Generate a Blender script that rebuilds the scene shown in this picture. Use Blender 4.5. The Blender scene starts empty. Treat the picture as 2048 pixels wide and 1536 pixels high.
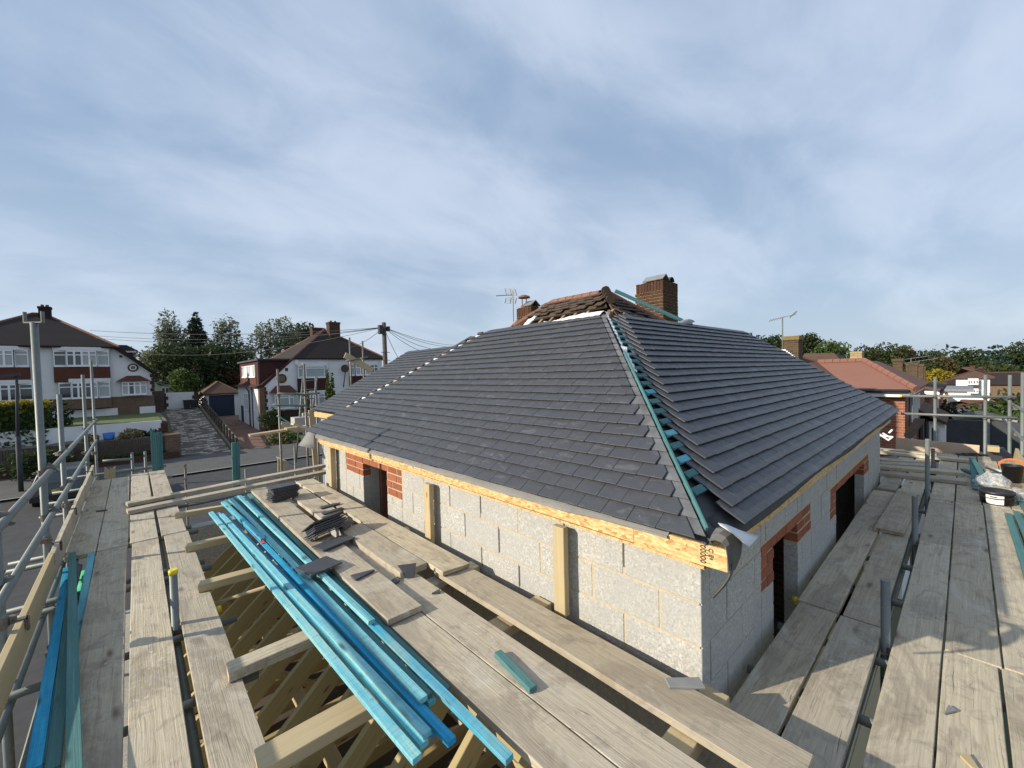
import bpy, bmesh, math, random
from mathutils import Vector, Matrix, noise as mnoise

# ------------------------------------------------------------------ camera, world, sun, exposure
R = random.Random(7)
C = bpy.context.scene.collection
scene = bpy.context.scene
FPX = 830.64                                   # focal length in pixels of the 2048 px wide photograph
RIGHT = Vector((0.737297, -0.675067, -0.026025))
UP = Vector((0.037952, 0.002927, 0.999275))
FWD = Vector((0.674502, 0.737750, -0.027778))
RIGHT = FWD.cross(UP).normalized(); UP = RIGHT.cross(FWD).normalized(); FWD.normalize()
cam_d = bpy.data.cameras.new('camera'); cam = bpy.data.objects.new('camera', cam_d); C.objects.link(cam)
cam_d.sensor_width = 36.0; cam_d.lens = FPX / 2048 * 36.0; cam_d.clip_start = 0.05; cam_d.clip_end = 4000
m = Matrix.Identity(4)
for i in range(3):
    m[i][0] = RIGHT[i]; m[i][1] = UP[i]; m[i][2] = -FWD[i]
cam.matrix_world = m
scene.camera = cam
scene.view_settings.view_transform = 'Standard'; scene.view_settings.look = 'None'
scene.view_settings.exposure = 0.54; scene.view_settings.gamma = 1.0
scene.view_settings.use_curve_mapping = False

SUN_TO = Vector((-1.0, 0.47, 0.46)).normalized()          # towards the sun
SUN_EL = math.asin(SUN_TO.z); SUN_AZ = math.atan2(SUN_TO.x, SUN_TO.y)
sd = bpy.data.lights.new('sun', 'SUN'); sd.energy = 4.3; sd.angle = math.radians(0.6); sd.color = (1.0, 0.91, 0.76)
sun = bpy.data.objects.new('sun', sd); C.objects.link(sun)
sun.rotation_euler = SUN_TO.to_track_quat('Z', 'Y').to_euler()

world = bpy.data.worlds.new('World'); scene.world = world; world.use_nodes = True


class NT:
    """small node helper"""
    def __init__(s, tree):
        s.t = tree; s.n = tree.nodes; s.l = tree.links

    def node(s, typ, **kw):
        nd = s.n.new(typ)
        for k, v in kw.items():
            setattr(nd, k, v)
        return nd

    def put(s, sock, v):
        if hasattr(v, 'is_output'):
            s.l.new(v, sock)
        elif v is not None:
            sock.default_value = v

    def noise(s, vec, scale=5.0, detail=4.0, rough=0.55, dist=0.0, col=False):
        nd = s.node('ShaderNodeTexNoise'); s.put(nd.inputs['Vector'], vec)
        nd.inputs['Scale'].default_value = scale; nd.inputs['Detail'].default_value = detail
        nd.inputs['Roughness'].default_value = rough; nd.inputs['Distortion'].default_value = dist
        return nd.outputs['Color' if col else 'Fac']

    def voro(s, vec, scale=5.0, feature='F1', out='Distance', rnd=1.0):
        nd = s.node('ShaderNodeTexVoronoi', feature=feature); s.put(nd.inputs['Vector'], vec)
        nd.inputs['Scale'].default_value = scale; nd.inputs['Randomness'].default_value = rnd
        return nd.outputs[out]

    def mapping(s, vec, scale=(1, 1, 1), loc=(0, 0, 0), rot=(0, 0, 0)):
        nd = s.node('ShaderNodeMapping'); s.put(nd.inputs['Vector'], vec)
        nd.inputs['Scale'].default_value = scale; s.put(nd.inputs['Location'], loc); nd.inputs['Rotation'].default_value = rot
        return nd.outputs[0]

    def ramp(s, fac, stops, interp='LINEAR'):
        nd = s.node('ShaderNodeValToRGB'); s.put(nd.inputs[0], fac)
        cr = nd.color_ramp; cr.interpolation = interp
        while len(cr.elements) < len(stops):
            cr.elements.new(0.5)
        for e, (p, c) in zip(cr.elements, stops):
            e.position = p
            e.color = (c, c, c, 1) if isinstance(c, (int, float)) else (c[0], c[1], c[2], 1)
        return nd.outputs['Color']

    def mix(s, fac, a, b, blend='MIX'):
        nd = s.node('ShaderNodeMix', data_type='RGBA', blend_type=blend)
        s.put(nd.inputs[0], fac)
        for k, v in ((6, a), (7, b)):
            if isinstance(v, tuple) and len(v) == 3:
                v = (v[0], v[1], v[2], 1)
            s.put(nd.inputs[k], v)
        return nd.outputs[2]

    def math(s, op, a, b=0.0, c=None, clamp=False):
        nd = s.node('ShaderNodeMath', operation=op, use_clamp=clamp)
        s.put(nd.inputs[0], a); s.put(nd.inputs[1], b)
        if c is not None:
            s.put(nd.inputs[2], c)
        return nd.outputs[0]

    def sep(s, vec):
        nd = s.node('ShaderNodeSeparateXYZ'); s.put(nd.inputs[0], vec); return nd.outputs

    def comb(s, x, y, z):
        nd = s.node('ShaderNodeCombineXYZ')
        for i, v in enumerate((x, y, z)):
            s.put(nd.inputs[i], v)
        return nd.outputs[0]

    def vmath(s, op, a, b):
        nd = s.node('ShaderNodeVectorMath', operation=op); s.put(nd.inputs[0], a); s.put(nd.inputs[1], b)
        return nd.outputs[0]

    def bump(s, h, strength=0.3, dist=0.01):
        nd = s.node('ShaderNodeBump'); s.put(nd.inputs['Height'], h)
        nd.inputs['Strength'].default_value = strength; nd.inputs['Distance'].default_value = dist
        return nd.outputs[0]


# sky: daylight sky veiled by thin high cloud, the same over the whole dome
w = NT(world.node_tree)
w.n.clear()
sky = w.node('ShaderNodeTexSky', sky_type='NISHITA', sun_disc=False)
sky.sun_elevation = SUN_EL; sky.sun_rotation = SUN_AZ
sky.air_density = 1.0; sky.dust_density = 1.5; sky.ozone_density = 2.0
tc = w.node('ShaderNodeTexCoord')
dx, dy, dz = w.sep(tc.outputs['Generated'])
zc = w.math('MAXIMUM', dz, 0.0)
den = w.math('ADD', zc, 0.32)
cp = w.comb(w.math('DIVIDE', dx, den), w.math('DIVIDE', dy, den), 0.0)     # projected on a cloud layer
cpr = w.mapping(cp, (0.9, 1.45, 1), (3.1, 1.7, 0), (0, 0, math.radians(75)))
big = w.noise(cpr, 0.85, 3, 0.5, 0.5)
fine = w.noise(w.mapping(cp, (1.2, 2.0, 1), (9.0, 4.2, 0), (0, 0, math.radians(58))), 1.7, 6, 0.58, 0.4)
cl = w.math('ADD', w.math('MULTIPLY', big, 0.62), w.math('MULTIPLY', fine, 0.38))
cover = w.ramp(cl, [(0.37, 0.0), (0.64, 1.0)], 'EASE')
wisp = w.ramp(w.noise(w.mapping(cp, (1.0, 3.4, 1), (2.0, 0.5, 0), (0, 0, math.radians(55))), 1.5, 6, 0.6, 0.3), [(0.62, 0.0), (0.80, 1.0)])
skyc = w.mix(1.0, sky.outputs[0], (0.092, 0.088, 0.086, 1), 'MULTIPLY')
veil = w.mix(w.math('MULTIPLY', cover, 1.0), (0.235, 0.325, 0.462), (0.445, 0.515, 0.635))
veil = w.mix(w.math('MULTIPLY', wisp, 0.25), veil, (0.58, 0.66, 0.74))
hz = w.ramp(zc, [(0.0, 0.75), (0.14, 0.45), (0.42, 0.0)])
veil = w.mix(w.math('MULTIPLY', hz, 0.75), veil, (0.472, 0.552, 0.620))
tot = w.mix(0.86, skyc, veil)
bg = w.node('ShaderNodeBackground'); w.put(bg.inputs[0], tot); bg.inputs[1].default_value = 1.0
ow = w.node('ShaderNodeOutputWorld'); w.l.new(bg.outputs[0], ow.inputs[0])


# ------------------------------------------------------------------ from a pixel of the photograph to a place
def ray(px, py):
    return FWD + (px - 1024) / FPX * RIGHT - (py - 768) / FPX * UP


def at(px, py, x=None, y=None, z=None):
    d = ray(px, py)
    k = x / d.x if x is not None else (y / d.y if y is not None else z / d.z)
    return d * k


def depth(p):
    return max(0.1, p.dot(FWD))


# ------------------------------------------------------------------ materials
MATS = {}


def material(name, build):
    mt = bpy.data.materials.new(name); mt.use_nodes = True
    t = NT(mt.node_tree); bs = t.n['Principled BSDF']
    tcn = t.node('ShaderNodeTexCoord'); oi = t.node('ShaderNodeObjectInfo')
    t.rnd = oi.outputs['Random']; t.gen = tcn.outputs['Generated']
    geo = t.node('ShaderNodeNewGeometry'); t.pos = geo.outputs['Position']
    off = t.comb(t.math('MULTIPLY', t.rnd, 37.0), t.math('MULTIPLY', t.rnd, 91.0), t.math('MULTIPLY', t.rnd, 53.0))
    t.obj = tcn.outputs['Object']
    t.objr = t.vmath('ADD', tcn.outputs['Object'], off)
    build(t, bs)
    MATS[name] = mt
    return mt


def setb(t, bs, col=None, rough=0.7, nrm=None, metal=0.0, spec=None):
    if isinstance(col, tuple) and len(col) == 3:
        col = (*col, 1)
    t.put(bs.inputs['Base Color'], col); t.put(bs.inputs['Roughness'], rough)
    bs.inputs['Metallic'].default_value = metal
    if nrm is not None:
        t.put(bs.inputs['Normal'], nrm)
    if spec is not None:
        bs.inputs['Specular IOR Level'].default_value = spec


def m_board(t, bs):                              # weathered scaffold board, local x along the board
    warp = t.noise(t.mapping(t.objr, (1.6, 5, 5)), 1.4, 3, 0.5, col=True)
    v = t.vmath('ADD', t.objr, t.vmath('MULTIPLY', warp, (0.10, 0.035, 0.035)))
    g = t.noise(t.mapping(v, (0.9, 34, 34)), 2.2, 7, 0.65, 0.7)
    g2 = t.noise(t.mapping(v, (0.35, 62, 62)), 2.0, 4, 0.6, 0.3)
    blot = t.noise(t.objr, 2.6, 6, 0.65, 0.8)
    c = t.mix(t.ramp(g, [(0.28, 0.0), (0.70, 1.0)]), (0.30, 0.245, 0.160), (0.68, 0.59, 0.415))
    c = t.mix(t.ramp(blot, [(0.36, 0.0), (0.62, 0.75)]), c, t.mix(g, (0.40, 0.345, 0.25), (0.60, 0.535, 0.41)))
    c = t.mix(t.ramp(t.rnd, [(0.0, 0.0), (1.0, 0.6)]), c, t.mix(g, (0.32, 0.28, 0.225), (0.53, 0.475, 0.385)))
    r2 = t.math('FRACT', t.math('MULTIPLY', t.rnd, 13.7))
    c = t.mix(t.ramp(r2, [(0.0, 0.38), (0.55, 0.0)]), c, (0.20, 0.165, 0.13))
    crack = t.ramp(g2, [(0.26, 1.0), (0.33, 0.0)])
    c = t.mix(t.math('MULTIPLY', crack, 0.65), c, (0.075, 0.055, 0.042))
    ox, oy, oz = t.sep(t.obj)
    sx = t.comb(t.math('ADD', ox, t.math('MULTIPLY', oy, 2.6)), t.math('SUBTRACT', oy, t.math('MULTIPLY', ox, 0.22)), t.math('MULTIPLY', t.rnd, 30.0))
    sx2 = t.comb(t.math('SUBTRACT', ox, t.math('MULTIPLY', oy, 3.4)), t.math('ADD', oy, t.math('MULTIPLY', ox, 0.30)), t.math('MULTIPLY', t.rnd, 17.0))
    scr = t.math('MAXIMUM', t.ramp(t.noise(t.mapping(sx, (3, 85, 1)), 1.5, 2, 0.5), [(0.25, 1.0), (0.31, 0.0)]), t.ramp(t.noise(t.mapping(sx2, (3, 85, 1)), 1.5, 2, 0.5), [(0.24, 1.0), (0.29, 0.0)]))
    sm = t.ramp(t.noise(t.objr, 2.0, 3, 0.6), [(0.50, 0.0), (0.60, 1.0)])
    c = t.mix(t.math('MULTIPLY', t.math('MULTIPLY', scr, sm), 0.8), c, (0.10, 0.08, 0.065))
    kn = t.voro(t.mapping(v, (1.7, 6.0, 6.0)), 1.0)
    c = t.mix(t.ramp(kn, [(0.05, 0.8), (0.10, 0.35), (0.16, 0.0)]), c, (0.14, 0.085, 0.05))
    dirt = t.noise(t.objr, 7, 7, 0.75, 0.6)
    c = t.mix(t.ramp(dirt, [(0.52, 0.0), (0.72, 0.7)]), c, (0.17, 0.145, 0.12))
    stain = t.noise(t.mapping(t.objr, (1.0, 2.4, 1), (7, 3, 0)), 1.1, 5, 0.7, 1.2)
    c = t.mix(t.ramp(stain, [(0.53, 0.0), (0.60, 0.42), (0.80, 0.55)]), c, (0.22, 0.18, 0.14))
    dust = t.noise(t.mapping(t.objr, (1.2, 2.0, 1), (2, 9, 0)), 1.5, 6, 0.75, 1.0)
    c = t.mix(t.ramp(dust, [(0.55, 0.0), (0.72, 0.6)]), c, (0.56, 0.53, 0.47))
    sp = t.ramp(t.noise(t.objr, 24, 5, 0.7), [(0.58, 0.0), (0.68, 0.85)])
    spm = t.ramp(t.noise(t.objr, 1.7, 2, 0.5), [(0.54, 0.0), (0.66, 1.0)])
    c = t.mix(t.math('MULTIPLY', sp, spm), c, (0.60, 0.575, 0.52))
    h = t.math('ADD', t.math('MULTIPLY', g, 0.6), t.math('SUBTRACT', t.math('MULTIPLY', g2, 0.7), t.math('MULTIPLY', crack, 0.9)))
    setb(t, bs, c, 0.85, t.bump(h, 0.7, 0.005), spec=0.2)


def m_timber(t, bs):                             # new sawn softwood, local x along the grain
    g = t.noise(t.mapping(t.objr, (1.0, 26, 26)), 2.0, 6, 0.6, 0.8)
    b = t.noise(t.objr, 2.5, 4, 0.6)
    c = t.mix(g, (0.34, 0.245, 0.125), (0.57, 0.455, 0.275))
    c = t.mix(t.ramp(b, [(0.4, 0.0), (0.7, 0.55)]), c, (0.42, 0.36, 0.235))
    kn = t.voro(t.mapping(t.objr, (3.0, 9.0, 9.0)), 1.0)
    c = t.mix(t.ramp(kn, [(0.05, 0.8), (0.12, 0.0)]), c, (0.17, 0.085, 0.035))
    c = t.mix(t.math('MULTIPLY', t.rnd, 0.30), c, (0.33, 0.30, 0.17))
    setb(t, bs, c, 0.7, t.bump(g, 0.25, 0.003), spec=0.3)


def m_rafter(t, bs):                             # treated rafters, greener and darker
    g = t.noise(t.mapping(t.objr, (1.0, 26, 26)), 2.0, 6, 0.6, 0.8)
    c = t.mix(g, (0.25, 0.195, 0.085), (0.50, 0.41, 0.21))
    kn = t.voro(t.mapping(t.objr, (3.0, 9.0, 9.0)), 1.0)
    c = t.mix(t.ramp(kn, [(0.05, 0.8), (0.12, 0.0)]), c, (0.09, 0.05, 0.02))
    c = t.mix(t.math('MULTIPLY', t.rnd, 0.35), c, (0.36, 0.29, 0.15))
    setb(t, bs, c, 0.75, t.bump(g, 0.25, 0.003), spec=0.25)


def worn(t, c, amt=0.38):
    """saw marks, dark grain, knots and grime over dyed wood"""
    v = t.vmath('ADD', t.objr, t.vmath('MULTIPLY', t.noise(t.mapping(t.objr, (1.2, 5, 5)), 1.3, 3, 0.5, col=True), (0.08, 0.012, 0.012)))
    g = t.noise(t.mapping(v, (0.7, 75, 75)), 2.0, 6, 0.65, 0.5)
    c = t.mix(t.math('MULTIPLY', t.ramp(g, [(0.30, 1.0), (0.46, 0.0)]), amt), c, (0.012, 0.075, 0.11))
    c = t.mix(t.math('MULTIPLY', t.ramp(g, [(0.56, 0.0), (0.72, 1.0)]), amt * 0.6), c, (0.36, 0.55, 0.53))
    saw = t.noise(t.mapping(t.objr, (160, 4, 4)), 1.0, 2, 0.5)
    c = t.mix(t.math('MULTIPLY', t.ramp(saw, [(0.35, 1.0), (0.5, 0.0)]), 0.18), c, (0.02, 0.12, 0.16))
    kn = t.voro(t.mapping(v, (2.6, 11.0, 11.0)), 1.0)
    c = t.mix(t.ramp(kn, [(0.06, 0.85), (0.12, 0.4), (0.2, 0.0)]), c, (0.03, 0.07, 0.075))
    gr = t.noise(t.objr, 5.5, 6, 0.7, 0.5)
    c = t.mix(t.ramp(gr, [(0.55, 0.0), (0.75, 0.55)]), c, (0.10, 0.19, 0.18))
    return c, t.bump(t.math('ADD', g, t.math('MULTIPLY', saw, 0.25)), 0.6, 0.004)


def m_batten(t, bs):                             # blue-green treated roofing batten
    g = t.noise(t.mapping(t.objr, (0.8, 30, 30)), 2.0, 6, 0.6, 0.8)
    b = t.noise(t.mapping(t.objr, (0.7, 5, 5)), 1.8, 5, 0.6, 0.5)
    c = t.mix(t.ramp(b, [(0.33, 0.0), (0.66, 1.0)]), (0.035, 0.32, 0.50), (0.17, 0.53, 0.60))
    c = t.mix(t.ramp(t.rnd, [(0.25, 0.0), (0.9, 0.6)]), c, (0.20, 0.46, 0.44))
    c = t.mix(t.ramp(t.rnd, [(0.0, 0.6), (0.30, 0.0)]), c, (0.012, 0.24, 0.46))
    c = t.mix(t.math('MULTIPLY', t.ramp(g, [(0.45, 0.0), (0.75, 0.8)]), 0.6), c, (0.22, 0.45, 0.47))
    fade = t.ramp(t.noise(t.mapping(t.objr, (0.9, 3, 3), (5, 0, 0)), 1.3, 4, 0.6), [(0.5, 0.0), (0.72, 0.7)])
    c = t.mix(fade, c, (0.30, 0.42, 0.33))
    kn = t.voro(t.mapping(t.objr, (2.5, 9.0, 9.0)), 1.0)
    c = t.mix(t.ramp(kn, [(0.05, 0.7), (0.11, 0.0)]), c, (0.05, 0.11, 0.12))
    c, nb = worn(t, c)
    setb(t, bs, c, 0.62 + 0.12, nb, spec=0.2)


def m_batten_teal(t, bs):                        # older, greener batten
    g = t.noise(t.mapping(t.objr, (0.8, 30, 30)), 2.0, 6, 0.6, 0.8)
    b = t.noise(t.mapping(t.objr, (0.7, 5, 5)), 1.8, 5, 0.6, 0.5)
    c = t.mix(t.ramp(b, [(0.33, 0.0), (0.66, 1.0)]), (0.020, 0.10, 0.115), (0.055, 0.17, 0.175))
    c = t.mix(t.math('MULTIPLY', t.rnd, 0.6), c, (0.10, 0.22, 0.18))
    c = t.mix(t.math('MULTIPLY', g, 0.3), c, (0.20, 0.33, 0.32))
    c, nb = worn(t, c)
    setb(t, bs, c, 0.7 + 0.12, nb, spec=0.2)


def m_batten_deep(t, bs):                        # freshly dyed, strong blue batten
    g = t.noise(t.mapping(t.objr, (0.8, 30, 30)), 2.0, 6, 0.6, 0.8)
    b = t.noise(t.mapping(t.objr, (0.9, 6, 6)), 2.2, 5, 0.65, 0.6)
    c = t.mix(t.ramp(b, [(0.35, 0.0), (0.68, 1.0)]), (0.010, 0.25, 0.48), (0.04, 0.40, 0.60))
    c = t.mix(t.math('MULTIPLY', t.ramp(g, [(0.45, 0.0), (0.75, 0.8)]), 0.4), c, (0.12, 0.45, 0.60))
    c, nb = worn(t, c)
    setb(t, bs, c, 0.6 + 0.12, nb, spec=0.2)


def m_batten_pale(t, bs):                        # sun-faded batten, dye patchy over pale wood
    g = t.noise(t.mapping(t.objr, (0.8, 30, 30)), 2.0, 6, 0.62, 0.9)
    b = t.noise(t.mapping(t.objr, (0.8, 7, 7)), 2.4, 6, 0.7, 0.8)
    c = t.mix(t.ramp(b, [(0.34, 0.0), (0.52, 0.5), (0.68, 1.0)]), (0.07, 0.40, 0.56), (0.30, 0.57, 0.53))
    c = t.mix(t.ramp(g, [(0.42, 0.0), (0.72, 0.65)]), c, (0.33, 0.52, 0.50))
    c = t.mix(t.ramp(t.noise(t.objr, 22, 4, 0.7), [(0.60, 0.0), (0.72, 0.5)]), c, (0.03, 0.20, 0.30))
    c, nb = worn(t, c)
    setb(t, bs, c, 0.68 + 0.12, nb, spec=0.2)


def m_osb(t, bs):
    d = t.noise(t.obj, 6, 3, 0.5, col=True)
    v = t.vmath('ADD', t.mapping(t.objr, (22, 60, 60), (0, 0, 0), (0.3, 0.5, 0.7)), t.vmath('MULTIPLY', d, (1.6, 1.6, 1.6)))
    cc = t.voro(v, 1.6, 'F1', 'Color')
    x, y, z = t.sep(cc)
    c = t.mix(x, (0.50, 0.315, 0.125), (0.70, 0.50, 0.25))
    c = t.mix(t.ramp(y, [(0.72, 0.0), (0.95, 0.7)]), c, (0.33, 0.14, 0.03))
    c = t.mix(t.ramp(z, [(0.7, 0.0), (0.95, 0.6)]), c, (0.80, 0.60, 0.30))
    e = t.voro(v, 1.6, 'DISTANCE_TO_EDGE')
    c = t.mix(t.ramp(e, [(0.0, 0.45), (0.05, 0.0)]), c, (0.24, 0.11, 0.03))
    setb(t, bs, c, 0.6, t.bump(x, 0.25, 0.003), spec=0.35)


def m_block(t, bs):                              # aggregate concrete block
    n1 = t.noise(t.objr, 55, 3, 0.7)
    v = t.voro(t.objr, 95, 'F1', 'Color'); vx = t.sep(v)
    n2 = t.noise(t.objr, 4, 4, 0.6)
    c = t.mix(vx[0], (0.33, 0.322, 0.30), (0.48, 0.47, 0.44))
    c = t.mix(t.ramp(vx[1], [(0.84, 0.0), (0.94, 0.7)]), c, (0.24, 0.235, 0.22))
    c = t.mix(t.ramp(vx[2], [(0.84, 0.0), (0.93, 0.8)]), c, (0.60, 0.585, 0.54))
    c = t.mix(t.ramp(n2, [(0.35, 0.0), (0.7, 0.6)]), c, (0.34, 0.332, 0.31))
    c = t.mix(t.math('MULTIPLY', t.rnd, 0.5), c, (0.37, 0.365, 0.35))
    st = t.noise(t.mapping(t.pos, (1.6, 1.6, 0.7)), 2.2, 6, 0.7, 0.6)
    c = t.mix(t.ramp(st, [(0.55, 0.0), (0.75, 0.45)]), c, (0.47, 0.42, 0.32))
    h = t.math('ADD', n1, t.math('MULTIPLY', vx[0], 0.5))
    setb(t, bs, c, 0.92, t.bump(h, 0.4, 0.004), spec=0.15)


def m_mortar(t, bs):
    n1 = t.noise(t.pos, 30, 5, 0.7)
    c = t.mix(n1, (0.36, 0.30, 0.19), (0.56, 0.48, 0.33))
    setb(t, bs, c, 0.95, t.bump(n1, 0.8, 0.01), spec=0.1)


def brick(lo, hi, dark):
    def f(t, bs):
        n1 = t.noise(t.objr, 14, 5, 0.65)
        n2 = t.noise(t.objr, 60, 3, 0.6)
        c = t.mix(n1, lo, hi)
        c = t.mix(t.math('MULTIPLY', t.rnd, 0.6), c, dark)
        c = t.mix(t.ramp(n2, [(0.6, 0.0), (0.75, 0.5)]), c, (0.42, 0.36, 0.30))
        setb(t, bs, c, 0.9, t.bump(n2, 0.5, 0.005), spec=0.15)
    return f


def m_slate(t, bs):
    n1 = t.noise(t.objr, 7, 5, 0.65, 0.6)
    n2 = t.noise(t.mapping(t.objr, (6, 2.0, 2), (0, 0, 0), (0, 0, 0.6)), 3.0, 5, 0.7, 0.8)
    c = t.mix(n1, (0.036, 0.039, 0.046), (0.066, 0.070, 0.079))
    c = t.mix(t.math('MULTIPLY', t.rnd, 0.4), c, (0.048, 0.049, 0.054))
    c = t.mix(t.ramp(n2, [(0.55, 0.0), (0.74, 0.42)]), c, (0.18, 0.185, 0.195))
    sp = t.noise(t.objr, 26, 4, 0.7)
    c = t.mix(t.ramp(sp, [(0.69, 0.0), (0.75, 0.55)]), c, (0.30, 0.30, 0.30))
    setb(t, bs, c, t.ramp(n1, [(0.3, 0.42), (0.7, 0.62)]), t.bump(t.noise(t.objr, 70, 3, 0.6), 0.12, 0.003), spec=0.5)


def plain(lo, hi, scale=4, rough=0.7, metal=0.0, bump=0.2, spec=0.4, detail=5, vec='objr', bd=0.005, mapp=None):
    def f(t, bs):
        v = getattr(t, vec)
        if mapp:
            v = t.mapping(v, mapp)
        n1 = t.noise(v, scale, detail, 0.62, 0.3)
        c = t.mix(t.ramp(n1, [(0.25, 0.0), (0.75, 1.0)]), lo, hi)
        setb(t, bs, c, rough, t.bump(n1, bump, bd) if bump else None, metal, spec)
    return f


def m_galv(t, bs):                               # galvanised scaffold tube, dulled and spattered
    n1 = t.noise(t.objr, 6, 6, 0.65, 0.3); n2 = t.noise(t.objr, 30, 3, 0.6)
    c = t.mix(n1, (0.10, 0.115, 0.108), (0.225, 0.245, 0.23))
    c = t.mix(t.ramp(n2, [(0.62, 0.0), (0.78, 0.6)]), c, (0.34, 0.34, 0.31))
    c = t.mix(t.ramp(t.noise(t.objr, 9, 4, 0.7), [(0.63, 0.0), (0.75, 0.6)]), c, (0.19, 0.12, 0.08))
    setb(t, bs, c, 0.55, t.bump(n2, 0.15, 0.002), 0.25, 0.5)


def m_tilecourse(lo, hi, gauge, mossy=None):     # far plain-tiled roof: tint per course and per tile
    def f(t, bs):
        n0 = t.noise(t.obj, 1.3, 5, 0.65, 0.4)
        n1 = t.noise(t.obj, 11, 4, 0.7)
        c = t.mix(t.math('ADD', t.math('MULTIPLY', n0, 0.6), t.math('MULTIPLY', n1, 0.4)), lo, hi)
        x, y, z = t.sep(t.obj)
        fr = t.math('FRACT', t.math('DIVIDE', z, gauge))
        if mossy:
            c = t.mix(t.ramp(n0, [(0.52, 0.0), (0.72, 0.8)]), c, mossy)
        setb(t, bs, c, 0.85, t.bump(fr, 0.6, 0.02), spec=0.2)
    return f


def m_brickwall(lo, hi, mortar, sw=0.225, sh=0.075):   # far brickwork, courses too small to pick apart
    def f(t, bs):
        x, y, z = t.sep(t.pos)
        br = t.node('ShaderNodeTexBrick')
        t.put(br.inputs['Vector'], t.comb(t.math('ADD', x, y), z, 0.0))
        br.inputs['Scale'].default_value = 1.0; br.inputs['Brick Width'].default_value = sw; br.inputs['Row Height'].default_value = sh
        br.inputs['Mortar Size'].default_value = 0.009; br.inputs['Color1'].default_value = (*lo, 1); br.inputs['Color2'].default_value = (*hi, 1)
        br.inputs['Mortar'].default_value = (*mortar, 1)
        n = t.noise(t.pos, 1.5, 4, 0.6)
        c = t.mix(t.math('MULTIPLY', n, 0.45), br.outputs['Color'], tuple(0.6 * v for v in lo))
        setb(t, bs, c, 0.9, t.bump(br.outputs['Fac'], -0.4, 0.008), spec=0.15)
    return f


def m_leaf(lo, hi, back=0.35):
    def f(t, bs):
        n1 = t.noise(t.pos, 0.9, 3, 0.6); n2 = t.noise(t.pos, 7.0, 2, 0.6)
        c = t.mix(t.math('ADD', t.math('MULTIPLY', n1, 0.55), t.math('MULTIPLY', n2, 0.45)), lo, hi)
        setb(t, bs, c, 0.6, None, spec=0.25)
        tr = t.node('ShaderNodeBsdfTranslucent'); t.put(tr.inputs[0], c)
        mx = t.node('ShaderNodeMixShader'); mx.inputs[0].default_value = back
        t.l.new(bs.outputs[0], mx.inputs[1]); t.l.new(tr.outputs[0], mx.inputs[2])
        t.l.new(mx.outputs[0], t.n['Material Output'].inputs[0])
    return f


def m_paving(t, bs):                             # mixed light and dark paving slabs
    x, y, z = t.sep(t.pos)
    wob = t.noise(t.pos, 1.2, 2, 0.5)
    br = t.node('ShaderNodeTexBrick')
    t.put(br.inputs['Vector'], t.comb(t.math('ADD', x, t.math('MULTIPLY', wob, 0.5)), t.math('ADD', y, t.math('MULTIPLY', wob, 0.35)), 0.0))
    br.inputs['Scale'].default_value = 1.0; br.inputs['Brick Width'].default_value = 0.42; br.inputs['Row Height'].default_value = 0.26
    br.inputs['Mortar Size'].default_value = 0.02; br.inputs['Color1'].default_value = (0.0, 0.0, 0.0, 1); br.inputs['Color2'].default_value = (1, 1, 1, 1)
    br.inputs['Mortar'].default_value = (0.3, 0.3, 0.3, 1); br.inputs['Bias'].default_value = 0.0
    big = t.noise(t.mapping(t.pos, (1, 1.4, 1)), 0.8, 4, 0.7)
    f = t.math('ADD', t.math('MULTIPLY', t.sep(br.outputs['Color'])[0], 0.6), t.math('MULTIPLY', big, 0.6))
    c = t.ramp(f, [(0.32, (0.085, 0.07, 0.06)), (0.62, (0.17, 0.145, 0.125)), (0.80, (0.42, 0.37, 0.30))])
    setb(t, bs, c, 0.9, t.bump(br.outputs['Fac'], -0.3, 0.02), spec=0.15)


def m_blockpave(t, bs):
    x, y, z = t.sep(t.pos)
    br = t.node('ShaderNodeTexBrick'); t.put(br.inputs['Vector'], t.comb(y, x, 0.0))
    br.inputs['Scale'].default_value = 1.0; br.inputs['Brick Width'].default_value = 0.9; br.inputs['Row Height'].default_value = 0.9
    br.inputs['Mortar Size'].default_value = 0.012; br.inputs['Color1'].default_value = (0.155, 0.085, 0.06, 1); br.inputs['Color2'].default_value = (0.22, 0.135, 0.10, 1)
    br.inputs['Mortar'].default_value = (0.10, 0.07, 0.055, 1)
    c = t.mix(0.4, br.outputs['Color'], t.mix(t.noise(t.pos, 9, 4, 0.7), (0.12, 0.07, 0.05), (0.25, 0.16, 0.12)))
    setb(t, bs, c, 0.9, spec=0.15)


def m_glass(t, bs):
    n = t.noise(t.pos, 0.8, 2, 0.5)
    c = t.mix(n, (0.02, 0.025, 0.03), (0.06, 0.07, 0.08))
    setb(t, bs, c, 0.08, None, 0.0, 0.8)


def m_membrane(t, bs):
    n1 = t.noise(t.pos, 9, 5, 0.6, 0.4); n2 = t.noise(t.pos, 90, 2, 0.6)
    c = t.mix(n1, (0.15, 0.148, 0.146), (0.27, 0.265, 0.26))
    setb(t, bs, c, 0.8, t.bump(t.math('ADD', t.math('MULTIPLY', n1, 2.0), t.math('MULTIPLY', n2, 0.3)), 0.4, 0.01), spec=0.25)


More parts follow.
